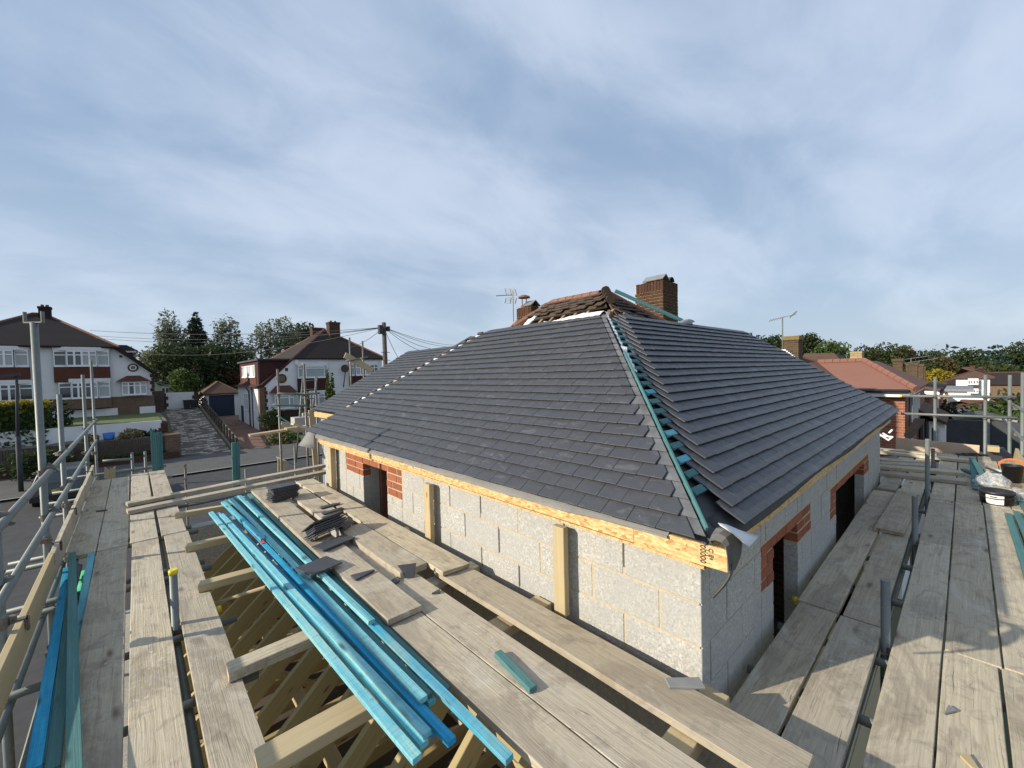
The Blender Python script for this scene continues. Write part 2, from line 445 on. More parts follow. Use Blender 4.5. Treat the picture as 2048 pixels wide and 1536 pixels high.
def m_plastic_clear(t, bs):
    setb(t, bs, (0.85, 0.87, 0.87), 0.25, t.bump(t.noise(t.pos, 30, 4, 0.7, 1.0), 0.9, 0.03), 0.0, 0.6)
    tr = t.node('ShaderNodeBsdfTransparent')
    mx = t.node('ShaderNodeMixShader'); t.put(mx.inputs[0], t.ramp(t.noise(t.pos, 18, 3, 0.6), [(0.35, 0.22), (0.7, 0.65)]))
    t.l.new(tr.outputs[0], mx.inputs[1]); t.l.new(bs.outputs[0], mx.inputs[2])
    t.l.new(mx.outputs[0], t.n['Material Output'].inputs[0])


for nm, fn in {
    'board': m_board, 'timber': m_timber, 'rafter': m_rafter, 'batten': m_batten, 'batten_teal': m_batten_teal, 'osb': m_osb, 'batten_deep': m_batten_deep, 'batten_pale': m_batten_pale, 'slate_scuffed': plain((0.062, 0.064, 0.069), (0.165, 0.17, 0.18), 9, 0.6, bump=0.1),
    'block': m_block, 'mortar': m_mortar, 'brick_red': brick((0.25, 0.075, 0.038), (0.40, 0.15, 0.08), (0.19, 0.06, 0.035)),
    'brick_brown': brick((0.055, 0.027, 0.016), (0.135, 0.065, 0.036), (0.03, 0.018, 0.014)),
    'slate': m_slate, 'galv': m_galv, 'membrane': m_membrane, 'clear_plastic': m_plastic_clear,
    'membrane_shaded': plain((0.085, 0.084, 0.084), (0.15, 0.148, 0.146), 9, 0.8, bump=0.4, bd=0.01, spec=0.2), 'membrane_dark': plain((0.05, 0.052, 0.055), (0.085, 0.087, 0.09), 12, 0.75, bump=0.3, spec=0.3),
    'membrane_white': plain((0.62, 0.63, 0.64), (0.78, 0.78, 0.78), 14, 0.6, bump=0.5, bd=0.02),
    'coupler': plain((0.10, 0.085, 0.075), (0.24, 0.21, 0.18), 20, 0.55, 0.5, 0.3),
    'rust': plain((0.12, 0.05, 0.03), (0.22, 0.10, 0.06), 20, 0.8),
    'yellow_plastic': plain((0.62, 0.48, 0.03), (0.75, 0.60, 0.06), 20, 0.5, bump=0.1),
    'black_plastic': plain((0.012, 0.012, 0.014), (0.022, 0.022, 0.025), 10, 0.4, bump=0.05, spec=0.5),
    'orange_plastic': plain((0.80, 0.16, 0.04), (0.85, 0.20, 0.06), 10, 0.5, bump=0.05),
    'green_sheet': plain((0.05, 0.40, 0.19), (0.12, 0.55, 0.30), 3, 0.6, bump=0.3, bd=0.03),
    'paper': plain((0.72, 0.72, 0.70), (0.80, 0.80, 0.78), 20, 0.7, bump=0.0), 'ink': plain((0.02, 0.018, 0.016), (0.03, 0.027, 0.024), 20, 0.8, bump=0.0),
    'red_ink': plain((0.50, 0.06, 0.06), (0.58, 0.10, 0.10), 20, 0.7, bump=0.0),
    'lead': plain((0.16, 0.165, 0.17), (0.24, 0.245, 0.25), 8, 0.6, bump=0.2),
    'old_tile': m_tilecourse((0.045, 0.033, 0.026), (0.125, 0.09, 0.066), 0.07, (0.10, 0.085, 0.05)),
    'terracotta': plain((0.14, 0.066, 0.042), (0.27, 0.13, 0.085), 6, 0.85), 'plywood': plain((0.44, 0.33, 0.23), (0.58, 0.46, 0.34), 3, 0.8),
    'old_timber': plain((0.16, 0.10, 0.06), (0.34, 0.24, 0.16), 5, 0.85, mapp=(1, 1, 1)),
    'lichen': plain((0.13, 0.095, 0.04), (0.25, 0.19, 0.07), 18, 0.95, bump=0.8, bd=0.02),
    'render_white': plain((0.64, 0.64, 0.63), (0.76, 0.76, 0.75), 1.2, 0.85, bump=0.05, vec='pos'),
    'upvc': plain((0.76, 0.77, 0.78), (0.82, 0.82, 0.82), 3, 0.4, bump=0.0), 'glass': m_glass,
    'curtain': plain((0.33, 0.34, 0.34), (0.50, 0.51, 0.50), 6, 0.8, mapp=(30, 30, 0.5), vec='pos', bump=0.0),
    'blind': plain((0.30, 0.36, 0.345), (0.36, 0.42, 0.40), 2, 0.6, vec='pos', bump=0.0),
    'hung_tile': m_tilecourse((0.085, 0.033, 0.024), (0.145, 0.06, 0.042), 0.1), 'hung_tile_dark': m_tilecourse((0.05, 0.02, 0.018), (0.085, 0.035, 0.03), 0.1),
    'roof_dark': m_tilecourse((0.015, 0.013, 0.0135), (0.048, 0.036, 0.032), 0.1), 'roof_brown': m_tilecourse((0.062, 0.036, 0.027), (0.16, 0.092, 0.066), 0.1),
    'roof_red': m_tilecourse((0.185, 0.088, 0.064), (0.265, 0.135, 0.103), 0.1),
    'brick_wall_brown': m_brickwall((0.13, 0.075, 0.045), (0.20, 0.12, 0.075), (0.22, 0.19, 0.15)),
    'brick_wall_dark': m_brickwall((0.055, 0.025, 0.018), (0.10, 0.045, 0.03), (0.12, 0.10, 0.08)),
    'brick_wall_red': m_brickwall((0.27, 0.085, 0.05), (0.36, 0.14, 0.085), (0.34, 0.26, 0.20)),
    'brick_wall_buff': m_brickwall((0.34, 0.26, 0.13), (0.46, 0.37, 0.21), (0.16, 0.12, 0.09), 0.3, 0.12),
    'brick_wall_mossy': m_brickwall((0.062, 0.043, 0.028), (0.115, 0.077, 0.046), (0.13, 0.105, 0.07)),
    'asphalt': plain((0.040, 0.040, 0.042), (0.066, 0.066, 0.068), 3, 0.9, vec='pos', detail=8), 'pavement': plain((0.075, 0.073, 0.07), (0.115, 0.112, 0.107), 2, 0.9, vec='pos', detail=8),
    'kerb': plain((0.24, 0.235, 0.22), (0.32, 0.315, 0.30), 4, 0.9, vec='pos'), 'paving': m_paving, 'blockpave': m_blockpave,
    'soil': plain((0.10, 0.08, 0.055), (0.19, 0.16, 0.115), 2, 0.95, vec='pos', detail=8), 'lawn': plain((0.060, 0.085, 0.022), (0.12, 0.145, 0.045), 2.5, 0.95, vec='pos', detail=8),
    'ground': plain((0.07, 0.08, 0.04), (0.13, 0.125, 0.075), 0.3, 0.95, vec='pos', detail=8),
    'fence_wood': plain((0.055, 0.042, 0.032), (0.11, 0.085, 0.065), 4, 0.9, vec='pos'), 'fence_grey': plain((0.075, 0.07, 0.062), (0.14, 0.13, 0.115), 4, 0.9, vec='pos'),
    'felt': plain((0.035, 0.04, 0.045), (0.06, 0.066, 0.07), 3, 0.8, vec='pos'), 'garage_door': plain((0.013, 0.028, 0.055), (0.019, 0.036, 0.068), 2, 0.5, vec='pos', bump=0.0),
    'car_paint': plain((0.055, 0.062, 0.062), (0.062, 0.07, 0.07), 1, 0.25, 0.4, bump=0.0, spec=0.6), 'tyre': plain((0.012, 0.012, 0.012), (0.02, 0.02, 0.02), 5, 0.85), 'tail_light': plain((0.30, 0.015, 0.015), (0.36, 0.02, 0.02), 4, 0.3, bump=0.0),
    'plate_yellow': plain((0.60, 0.46, 0.05), (0.66, 0.5, 0.06), 4, 0.5, bump=0.0),
    'pole_wood': plain((0.065, 0.05, 0.038), (0.12, 0.095, 0.075), 6, 0.9), 'cable': plain((0.03, 0.03, 0.03), (0.04, 0.04, 0.04), 2, 0.7, bump=0.0),
    'bark': plain((0.09, 0.075, 0.055), (0.20, 0.17, 0.13), 3, 0.95), 'bark_pale': plain((0.25, 0.24, 0.22), (0.42, 0.41, 0.38), 3, 0.95), 'blue_plastic': plain((0.03, 0.14, 0.42), (0.04, 0.18, 0.5), 4, 0.4, bump=0.0),
    'leaf_birch': m_leaf((0.085, 0.105, 0.055), (0.23, 0.245, 0.15), 0.45), 'leaf_conifer': m_leaf((0.022, 0.038, 0.026), (0.06, 0.085, 0.055), 0.25), 'leaf_dark': m_leaf((0.018, 0.032, 0.012), (0.06, 0.085, 0.028)),
    'leaf_green': m_leaf((0.035, 0.065, 0.016), (0.10, 0.15, 0.04)), 'leaf_yellow': m_leaf((0.16, 0.135, 0.012), (0.40, 0.31, 0.03)), 'leaf_autumn': m_leaf((0.06, 0.045, 0.014), (0.15, 0.10, 0.03)),
    'leaf_oak': m_leaf((0.022, 0.036, 0.012), (0.075, 0.09, 0.028)), 'leaf_copper': m_leaf((0.06, 0.024, 0.014), (0.14, 0.06, 0.03)), 'leaf_blue': m_leaf((0.02, 0.045, 0.03), (0.05, 0.09, 0.06)), 'leaf_cypress': m_leaf((0.03, 0.055, 0.01), (0.09, 0.12, 0.02)),
    'leaf_straw': m_leaf((0.16, 0.13, 0.05), (0.32, 0.27, 0.12)),
}.items():
    material(nm, fn)


# ------------------------------------------------------------------ mesh helpers
class MB:
    """collects solids; build() links them as ONE mesh object"""
    def __init__(s):
        s.v = []; s.f = []

    def quad(s, *pts):
        n = len(s.v); s.v += [tuple(p) for p in pts]; s.f.append(tuple(range(n, n + len(pts)))); return s

    def hexa(s, p):                               # 8 corners: bottom 4 ccw, top 4 ccw
        n = len(s.v); s.v += [tuple(q) for q in p]
        for fc in ((3, 2, 1, 0), (4, 5, 6, 7), (0, 1, 5, 4), (1, 2, 6, 5), (2, 3, 7, 6), (3, 0, 4, 7)):
            s.f.append(tuple(n + i for i in fc))
        return s

    def box(s, x0, x1, y0, y1, z0, z1):
        return s.hexa([(x0, y0, z0), (x1, y0, z0), (x1, y1, z0), (x0, y1, z0), (x0, y0, z1), (x1, y0, z1), (x1, y1, z1), (x0, y1, z1)])

    def obox(s, o, ax, ay, az):                   # oriented box from a corner and three edge vectors
        o, ax, ay, az = Vector(o), Vector(ax), Vector(ay), Vector(az)
        return s.hexa([o, o + ax, o + ax + ay, o + ay, o + az, o + ax + az, o + ax + ay + az, o + ay + az])

    def bar(s, a, b, wd, ht, up=(0, 0, 1)):       # rectangular bar, centre line a-b
        a, b = Vector(a), Vector(b); d = (b - a); up = Vector(up)
        sd = d.cross(up).normalized() * wd; uu = sd.cross(d).normalized() * ht
        o = a - sd / 2 - uu / 2
        return s.obox(o, d, sd, uu) if False else s.hexa([o, o + sd, o + sd + d, o + d, o + uu, o + sd + uu, o + sd + d + uu, o + d + uu])

    def tube(s, a, b, r0, r1=None, n=10, cap=True):
        a, b = Vector(a), Vector(b); r1 = r0 if r1 is None else r1
        d = (b - a).normalized(); q = d.orthogonal().normalized(); p = d.cross(q)
        k = len(s.v)
        for i in range(n):
            an = 2 * math.pi * i / n; o = q * math.cos(an) + p * math.sin(an)
            s.v.append(tuple(a + o * r0)); s.v.append(tuple(b + o * r1))
        for i in range(n):
            j = (i + 1) % n
            s.f.append((k + 2 * i, k + 2 * j, k + 2 * j + 1, k + 2 * i + 1))
        if cap:
            s.f.append(tuple(k + 2 * i for i in range(n))[::-1]); s.f.append(tuple(k + 2 * i + 1 for i in range(n)))
        return s

    def prism(s, poly, vec):                      # extrude a polygon (list of points) by vec
        n = len(s.v); k = len(poly); vec = Vector(vec)
        s.v += [tuple(p) for p in poly] + [tuple(Vector(p) + vec) for p in poly]
        s.f.append(tuple(range(n, n + k))[::-1]); s.f.append(tuple(range(n + k, n + 2 * k)))
        for i in range(k):
            j = (i + 1) % k
            s.f.append((n + i, n + j, n + k + j, n + k + i))
        return s

    def mesh(s, name):
        me = bpy.data.meshes.new(name); me.from_pydata(s.v, [], s.f); me.validate(); me.update(); return me

    def build(s, name, mat, parent=None, smooth=False, bevel=0.0, kind=None, origin=None, fix=True):
        me = s.mesh(name)
        if origin is not None:
            me.transform(Matrix.Translation(-Vector(origin)))
        if bevel or fix:
            bm = bmesh.new(); bm.from_mesh(me)
            bmesh.ops.recalc_face_normals(bm, faces=bm.faces)
            if bevel:
                bmesh.ops.bevel(bm, geom=bm.edges[:], offset=bevel, segments=1, affect='EDGES', profile=0.5)
            bm.to_mesh(me); bm.free()
        return link(name, me, mat, parent, smooth, kind, origin)


def wm(o):
    mt = o.matrix_basis.copy()
    if o.parent:
        return wm(o.parent) @ o.matrix_parent_inverse @ mt
    return mt


def adopt(o, parent):
    o.parent = parent; o.matrix_parent_inverse = wm(parent).inverted()


def link(name, me, mat, parent=None, smooth=False, kind=None, origin=None):
    if mat and not me.materials:
        me.materials.append(MATS[mat])
    if smooth:
        me.polygons.foreach_set('use_smooth', [True] * len(me.polygons))
    o = bpy.data.objects.new(name, me); C.objects.link(o)
    if origin is not None:
        o.location = origin
    if parent:
        adopt(o, parent)
    if kind:
        o['kind'] = kind
    return o


def thing(name, label, cat, loc=(0, 0, 0), group=None):
    o = bpy.data.objects.new(name, None); C.objects.link(o); o.location = loc; o.empty_display_size = 0.1
    return tag(o, label, cat, group)


def tag(o, label, cat, group=None):
    o['label'] = label; o['category'] = cat
    if group:
        o['group'] = group
    return o


def frame(a, b, up=(0, 0, 1)):
    """matrix with origin a, local x towards b, local z near up"""
    a, b, up = Vector(a), Vector(b), Vector(up); x = (b - a).normalized(); y = up.cross(x).normalized(); z = x.cross(y)
    mt = Matrix.Identity(4)
    for i in range(3):
        mt[i][0] = x[i]; mt[i][1] = y[i]; mt[i][2] = z[i]; mt[i][3] = a[i]
    return mt


def plank(name, a, b, wd, th, mat, up=(0, 0, 1), parent=None, bow=0.0, bev=0.003, seg=8, ragged=0.0, seed=0):
    """sawn timber: a and b are the centres of the TOP face ends; local x runs along the grain"""
    a, b = Vector(a), Vector(b); L = (b - a).length; rr = random.Random(seed + int(L * 1000))
    bm = bmesh.new(); rows = []
    for i in range(seg + 1):
        x = L * i / seg; t = i / seg
        dz = bow * 4 * t * (1 - t) + (rr.uniform(-1, 1) * 0.0012 if 0 < i < seg else 0)
        dy = rr.uniform(-1, 1) * 0.0015
        rg = [(rr.uniform(-ragged, ragged) if i in (0, seg) else 0) for _ in range(4)]
        rows.append([bm.verts.new((x + rg[k], y + dy, z + dz)) for k, (y, z) in enumerate(((-wd / 2, -th), (wd / 2, -th), (wd / 2, 0), (-wd / 2, 0)))])
    for i in range(seg):
        for k in range(4):
            j = (k + 1) % 4
            bm.faces.new((rows[i][k], rows[i + 1][k], rows[i + 1][j], rows[i][j]))
    bm.faces.new(rows[0]); bm.faces.new(rows[-1][::-1])
    bmesh.ops.recalc_face_normals(bm, faces=bm.faces)
    if bev:
        ed = [e for e in bm.edges if e.calc_face_angle(0) > 0.8]
        bmesh.ops.bevel(bm, geom=ed, offset=bev, segments=1, affect='EDGES', profile=0.5)
    me = bpy.data.meshes.new(name); bm.to_mesh(me); bm.free()
    o = link(name, me, mat)
    o.matrix_basis = frame(a, b, up)
    if parent:
        adopt(o, parent)
    return o


def tube_obj(name, a, b, r, mat='galv', parent=None, n=12, r1=None):
    a, b = Vector(a), Vector(b); L = (b - a).length
    mb = MB().tube((0, 0, 0), (L, 0, 0), r, r1, n)
    me = mb.mesh(name)
    for p in me.polygons:
        p.use_smooth = len(p.vertices) == 4
    o = link(name, me, mat)
    d = (b - a).normalized()
    o.matrix_basis = frame(a, b, (0, 0, 1) if abs(d.z) < 0.9 else (0, 1, 0))
    if parent:
        adopt(o, parent)
    return o

# ------------------------------------------------------------------ the house under construction
DECK = -1.74                                     # top of the scaffold boards
XW, YW = 2.08, 0.90                              # outer faces of the two new walls meeting at the near corner
ZTOP = -0.985                                    # wall top
house = thing('half_built_house', 'grey block house extension with new dark tiled hipped roof', 'house', (XW, YW, -5.7))


def wall_with_openings(name, axis, c0, lo, hi, z0, z1, thick, openings, parent):
    """mortar-coloured core, its outer face 12 mm behind the block faces"""
    mb = MB(); cuts = sorted(openings); a = lo
    def seg(u0, u1, q0, q1):
        if u1 - u0 < 1e-4 or q1 - q0 < 1e-4: return
        if axis == 'y': mb.box(c0 + 0.005, c0 + thick, u0, u1, q0, q1)
        else: mb.box(u0, u1, c0 + 0.005, c0 + thick, q0, q1)
    for (u0, u1, q0, q1) in cuts:
        u0 -= 0.008; u1 += 0.008; q1 += 0.008
        seg(a, u0, z0, z1); seg(u0, u1, z0, q0); seg(u0, u1, q1, z1); a = u1
    seg(a, hi, z0, z1)
    return mb.build(name, 'mortar', parent)


OPL = [(4.42, 5.06, -3.1, -1.085)]
OPR = [(3.25, 3.86, -3.1, -1.262), (5.32, 7.05, -3.1, -1.318)]
wall_l = wall_with_openings('wall', 'y', XW, YW + 0.012, 6.44, -5.7, ZTOP, 0.2, OPL, house)
wall_r = wall_with_openings('wall', 'x', YW, XW + 0.1, 8.56, -5.7, ZTOP, 0.1, OPR, house)


def block_obj(axis, u0, u1, q0, q1, parent, mat='block', name='block', c0=0.0, thick=0.1, jit=0.0025, bev=0.003):
    d = R.uniform(-jit, jit)
    mb = MB()
    if axis == 'y': mb.box(-thick, d, 0, u1 - u0, 0, q1 - q0); org = (c0 + thick, u0, q0)
    else: mb.box(0, u1 - u0, -thick, d, 0, q1 - q0); org = (u0, c0 + thick, q0)
    if axis == 'y': mb.v = [(x if x > -thick / 2 else -thick - d, y, z) for x, y, z in mb.v]; mb.v = [((0.0 if x > -0.5 * thick else x), y, z) for x, y, z in mb.v]
    else: mb.v = [(x, (0.0 if y > -0.5 * thick else -thick - d), z) for x, y, z in mb.v]
    o = mb.build(name, mat, parent, bevel=bev, origin=(0, 0, 0))
    o.matrix_parent_inverse = Matrix.Identity(4); o.matrix_basis = Matrix.Translation(org); adopt(o, parent)
    return o


def free_of(u0, u1, q0, q1, holes):
    """cut the span u0-u1 where a hole overlaps the course"""
    spans = [(u0, u1)]
    for (a, b, c, d) in holes:
        if q1 <= c + 0.02 or q0 >= d - 0.02: continue
        ns = []
        for (s, e) in spans:
            if e <= a or s >= b: ns.append((s, e)); continue
            if s < a - 0.03: ns.append((s, a))
            if e > b + 0.03: ns.append((b, e))
        spans = ns
    return [sp for sp in spans if sp[1] - sp[0] > 0.03]


J = 0.012
# red brick patches round the openings: (u0, u1, z0, z1)
PL = [(4.06, 5.62, -1.085, -1.0), (5.06, 5.62, -1.245, -1.085), (4.06, 4.42, -1.335, -1.085)]
PR = [(2.99, 4.28, -1.262, -1.184), (2.99, 3.25, -1.495, -1.262), (3.86, 4.28, -1.418, -1.262),
      (5.04, 7.42, -1.318, -1.240), (5.04, 5.32, -1.55, -1.318), (7.05, 7.42, -1.475, -1.318)]
course = 0.225


def fill(ax, u0, u1, q0, q1, holes, patches, parent, c0):
    """one block of a course, trimmed round openings and brick patches"""
    cuts = sorted({u0, u1} | {v for r in holes + patches for v in r[:2] if u0 < v < u1})
    for a, b in zip(cuts, cuts[1:]):
        mid = (a + b) / 2; lo, hi = q0, q1
        for (p, q, zb, zt) in holes + patches:
            if p <= mid <= q and zb < hi and zt > lo:
                if zb <= lo + 0.03 and zt >= hi - 0.03: lo = hi
                elif zb > lo + 0.03 and zt >= hi - 0.03: hi = zb - J * .7
                elif zt < hi - 0.03: lo = zt + J * .7
        if hi - lo > 0.035 and b - a > 0.03: block_obj(ax, a + (J * .4 if a > u0 else 0), b - (J * .4 if b < u1 else 0), lo, hi, parent, c0=c0)


for k in range(6):
    q1 = ZTOP - course * k; q0 = q1 - course + J
    off = 0.0 if k % 2 == 0 else 0.23
    u = YW - (0.0 if off == 0 else 0.0); first = True
    edges = [YW]
    if off: edges.append(YW + 0.225)
    while edges[-1] < 6.44: edges.append(edges[-1] + 0.45)
    for a, b in zip(edges, edges[1:]):
        fill('y', a + (0 if a == YW else J / 2), min(b, 6.44) - J / 2, q0, q1, OPL, PL, wall_l, XW)
    edges = [XW]                                   # quoin: header shows where the left course has a stretcher
    edges.append(XW + (0.105 if k % 2 == 0 else 0.33))
    while edges[-1] < 8.56: edges.append(edges[-1] + 0.45)
    for i, (a, b) in enumerate(zip(edges, edges[1:])):
        if b < XW + 0.11: continue
        fill('x', a + (0.1 if a == XW else J / 2), min(b, 8.56) - J / 2, q0, q1, OPR, PR, wall_r, YW)
MB().box(XW + 0.013, XW + 0.095, YW + 0.001, YW + 0.1, -3.3, ZTOP - 0.002).build('quoin_core', 'block', wall_l, kind='stuff')


def brick_patch(axis, rect, parent, c0):
    u0, u1, z0, z1 = rect
    n = max(1, round((z1 - z0) / 0.075)); h = (z1 - z0) / n
    for k in range(n):
        q0 = z0 + k * h; a = u0 + (0.0 if k % 2 else -0.1125)
        while a < u1 - 0.02:
            b = min(a + 0.225, u1); s = max(a, u0)
            if b - s > 0.03:
                block_obj(axis, s + 0.004, b - 0.006, q0 + 0.004, q0 + h - 0.006, parent, 'brick_red', 'brick', c0, 0.1, 0.004, 0.004)
            a += 0.225


for u, k in ((1.35, 0), (1.80, 0), (2.70, 0), (2.475, 1), (2.925, 1), (3.15, 0), (1.80, 2), (2.25, 2), (1.02, 1), (2.70, 2)):
    q1 = ZTOP - course * k; MB().box(XW + 0.0035, XW + 0.02, u - 0.0045, u + 0.0045 + (0.012 if u == 1.02 else 0), q1 - course + J + R.uniform(0, .05), q1 - R.uniform(0, .03)).build('open_joint', 'fence_wood', wall_l)
for rc in PL: brick_patch('y', rc, wall_l, XW)
for rc in PR: brick_patch('x', rc, wall_r, YW)
# reveals, and inner surfaces coloured dark to stand in for interior shade
MB().box(XW + 0.102, XW + 0.20, 5.052, 5.066, -3.1, -1.08).build('opening_reveal', 'block', wall_l)
MB().box(XW + 0.205, XW + 0.285, 4.99, 5.10, -3.1, -1.06).build('old_door_post', 'rust', wall_l)
MB().box(XW + 0.29, XW + 0.40, 5.03, 5.10, -3.1, -1.06).build('opening_reveal', 'block', wall_l)
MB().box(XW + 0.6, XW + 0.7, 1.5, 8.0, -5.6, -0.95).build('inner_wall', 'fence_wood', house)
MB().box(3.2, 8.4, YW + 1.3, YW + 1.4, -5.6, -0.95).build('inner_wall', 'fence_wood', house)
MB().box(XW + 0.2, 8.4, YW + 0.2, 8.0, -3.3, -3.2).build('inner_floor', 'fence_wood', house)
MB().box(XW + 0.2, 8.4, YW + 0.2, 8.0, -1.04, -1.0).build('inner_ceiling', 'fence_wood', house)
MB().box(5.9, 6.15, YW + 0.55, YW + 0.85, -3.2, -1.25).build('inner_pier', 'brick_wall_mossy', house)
# main house body behind, its street corner
MB().box(3.55, 12.2, 6.44, 11.2, -5.7, -0.95).box(2.3, 3.6, 6.2, 6.44, -5.7, -1.0).build('rear_wall', 'block', house)
MB().box(8.36, 8.56, YW + 0.2, 6.5, -5.7, -0.99).build('rear_wall', 'block', house)
MB().box(3.535, 3.548, 8.6, 10.4, -1.25, -0.99).build('brick_band', 'brick_wall_red', house)

# roof -------------------------------------------------------------
TH = math.radians(37.9); CT, ST = math.cos(TH), math.sin(TH)
ZE = -0.815


class Face:
    """roof plane: origin on the eaves line, e along the eaves, s up the slope, n outward"""
    def __init__(s, o, e, s_, L, umax, lo, hi):
        s.o, s.e, s.s = Vector(o), Vector(e), Vector(s_); s.n = s.e.cross(s.s); 
        if s.n.z < 0: s.n = -s.n
        s.L, s.umax, s.lo, s.hi = L, umax, lo, hi

    def p(s, e, u, h=0.0): return s.o + s.e * e + s.s * u + s.n * h


UTOP = 1.80 / CT
left = Face((1.98, 0.81, ZE), (0, 1, 0), (CT, 0, ST), 6.05, UTOP, lambda u: u * CT, lambda u: 6.05 - u * CT * 1.285)
right = Face((1.98, 0.81, ZE), (1, 0, 0), (0, CT, ST), 7.62, UTOP, lambda u: u * CT, lambda u: 7.62 - u * CT)
wing = Face((3.42, 6.3, ZE), (0, 1, 0), (CT, 0, ST), 5.0, UTOP, lambda u: -0.9, lambda u: 5.05 - u * CT)
end_ = Face((1.98, 6.86, ZE), (1, 0, 0), (0, -CT, ST), 3.0, UTOP, lambda u: u * CT * 1.0, lambda u: 1.9)
wend = Face((3.42, 11.35, ZE), (1, 0, 0), (0, -CT, ST), 9.0, UTOP, lambda u: u * CT, lambda u: 8.0)
far_ = Face((9.60, 0.81, ZE), (0, 1, 0), (-CT, 0, ST), 6.0, UTOP, lambda u: u * CT, lambda u: 6.0)


def plane_poly(f, h=-0.03, th=0.02):
    k = 8; pts = [f.p(f.lo(0), 0, h), f.p(f.hi(0), 0, h), f.p(f.hi(f.umax), f.umax, h), f.p(f.lo(f.umax), f.umax, h)]
    return MB().prism(pts, -f.n * th)


deck_l = plane_poly(left).build('roof', 'membrane_dark', house)
deck_r = plane_poly(right).build('roof', 'membrane_dark', house)
deck_w = plane_poly(wing).build('roof', 'membrane_dark', house)
deck_e = plane_poly(end_).build('roof', 'slate', house)
deck_we = plane_poly(wend).build('roof', 'slate', house)
deck_f = plane_poly(far_).build('roof', 'slate', house)

GAUGE, TL, TW, TT = 0.1005, 0.262, 0.166, 0.0105


def clip(poly, fn):
    """keep the part of a 2-D polygon where fn >= 0 (fn linear)"""
    out = []
    for i, p in enumerate(poly):
        q = poly[(i + 1) % len(poly)]; a, b = fn(p), fn(q)
        if a >= 0: out.append(p)
        if (a >= 0) != (b >= 0):
            t = a / (a - b); out.append((p[0] + (q[0] - p[0]) * t, p[1] + (q[1] - p[1]) * t))
    return out


def tiles_of(f, start, cut_lo, cut_hi, w=TW):
    res = []
    n = int((f.umax - 0.02) / GAUGE)
    for i in range(-0, n + 1):
        u0 = -0.035 + i * GAUGE; u1 = min(u0 + TL, f.umax)
        if i == 0:
            u1 = u0 + 0.165                          # under-eaves course
        ph = 0.0 if i % 2 else w / 2
        e0 = start(max(u0, 0)); e1 = f.hi(max(u0, 0))
        cells = []
        b = math.floor((e0 - ph) / w) * w + ph
        edges = []
        while b < e1 + w:
            edges.append(b); b += w
        edges = [x for x in edges if x > e0 + 0.09 and x < e1 - 0.07]
        edges = [e0 - (0.0 if not cut_lo else 0.3)] + edges + [e1 + (0.3 if cut_hi else 0.0)]
        for a, c in zip(edges, edges[1:]):
            poly = [(a + 0.0009, u0), (c - 0.0009, u0), (c - 0.0009, u1), (a + 0.0009, u1)]
            if cut_lo: poly = clip(poly, lambda p: p[0] - f.lo(p[1]) - 0.075)
            if cut_hi: poly = clip(poly, lambda p: f.hi(p[1]) - p[0] - 0.018)
            if len(poly) < 3: continue
            ar = abs(sum(p[0] * q[1] - q[0] * p[1] for p, q in zip(poly, poly[1:] + poly[:1]))) / 2
            if ar < 0.003: continue
            whole = len(poly) == 4 and abs(c - a - w) < 1e-4 and abs(u1 - u0 - TL) < 1e-4 and abs(ar - (w - 0.0018) * TL) < 1e-4
            dj = (R.uniform(-1, 1) * 0.0022, R.uniform(-1, 1) * 0.0012, R.uniform(0, 0.0014))
            res.append((f, poly, u0, i, whole, dj))
    return res


def tile_mb(f, poly, u0, dj, mb=None):
    mb = mb or MB()
    lift = lambda u: 0.046 - 0.042 * (u - u0) / TL + dj[2]
    lo = [f.p(e + dj[1], u + dj[0], lift(u) - TT) for e, u in poly]
    mb.prism(lo, f.n * TT)
    return mb


def area_px(f, poly):
    c = f.p(sum(p[0] for p in poly) / len(poly), sum(p[1] for p in poly) / len(poly), 0)
    ar = abs(sum(p[0] * q[1] - q[0] * p[1] for p, q in zip(poly, poly[1:] + poly[:1]))) / 2
    v = c.normalized()
    return ar * abs(v.dot(f.n)) / depth(c) ** 2


TS = [(t, deck_l) for t in tiles_of(left, lambda u: left.lo(u), True, True)]
TS += [(t, deck_r) for t in tiles_of(right, lambda u: right.lo(u) + 0.30, False, True)]
for i in range(0, int((UTOP - 0.02) / GAUGE) + 1):   # hip-cut under-pieces, paler and scuffed, showing beside the batten
    u0 = -0.02 + i * GAUGE; u1 = min(u0 + 0.19, UTOP)
    cut = [(left.lo(max(u0, 0)) + 0.014 + (u - max(u0, 0)) * CT + off, u) for u, off in ((max(u0, 0.0), 0), (max(u0, 0.0), 0.20), (u1, 0.20), (u1, 0))]
    if u1 - u0 > 0.05:
        org = left.p(cut[0][0], cut[0][1], 0); lf_ = lambda u: 0.022 - 0.02 * (u - u0) / 0.19
        mb = MB().prism([left.p(e, u, lf_(u)) for e, u in cut], left.n * 0.009)
        o = mb.build('hip_cut_tile', 'slate_scuffed', None, origin=org, bevel=0.001); adopt(o, deck_l)
TS.sort(key=lambda q: -area_px(q[0][0], q[0][1]))
shared = {}
for (f, poly, u0, i, whole, dj), par in TS[:300]:
    key = id(f)
    mb = MB(); org = f.p(poly[0][0], poly[0][1], 0)
    tile_mb(f, poly, u0, dj, mb)
    o = mb.build('tile', 'slate', None, origin=org, bevel=0.0015); adopt(o, par)
rest = {}
for (f, poly, u0, i, whole, dj), par in TS[300:]:
    rest.setdefault(par.name, (par, MB())); tile_mb(f, poly, u0, dj, rest[par.name][1])
for par, mb in rest.values(): mb.build('tiles', 'slate', par, kind='stuff')
mb = MB()
for (f, poly, u0, i, whole, dj) in tiles_of(wing, lambda u: -0.85, False, True): tile_mb(f, poly, u0, dj, mb)
mb.build('tiles', 'slate', deck_w, kind='stuff')

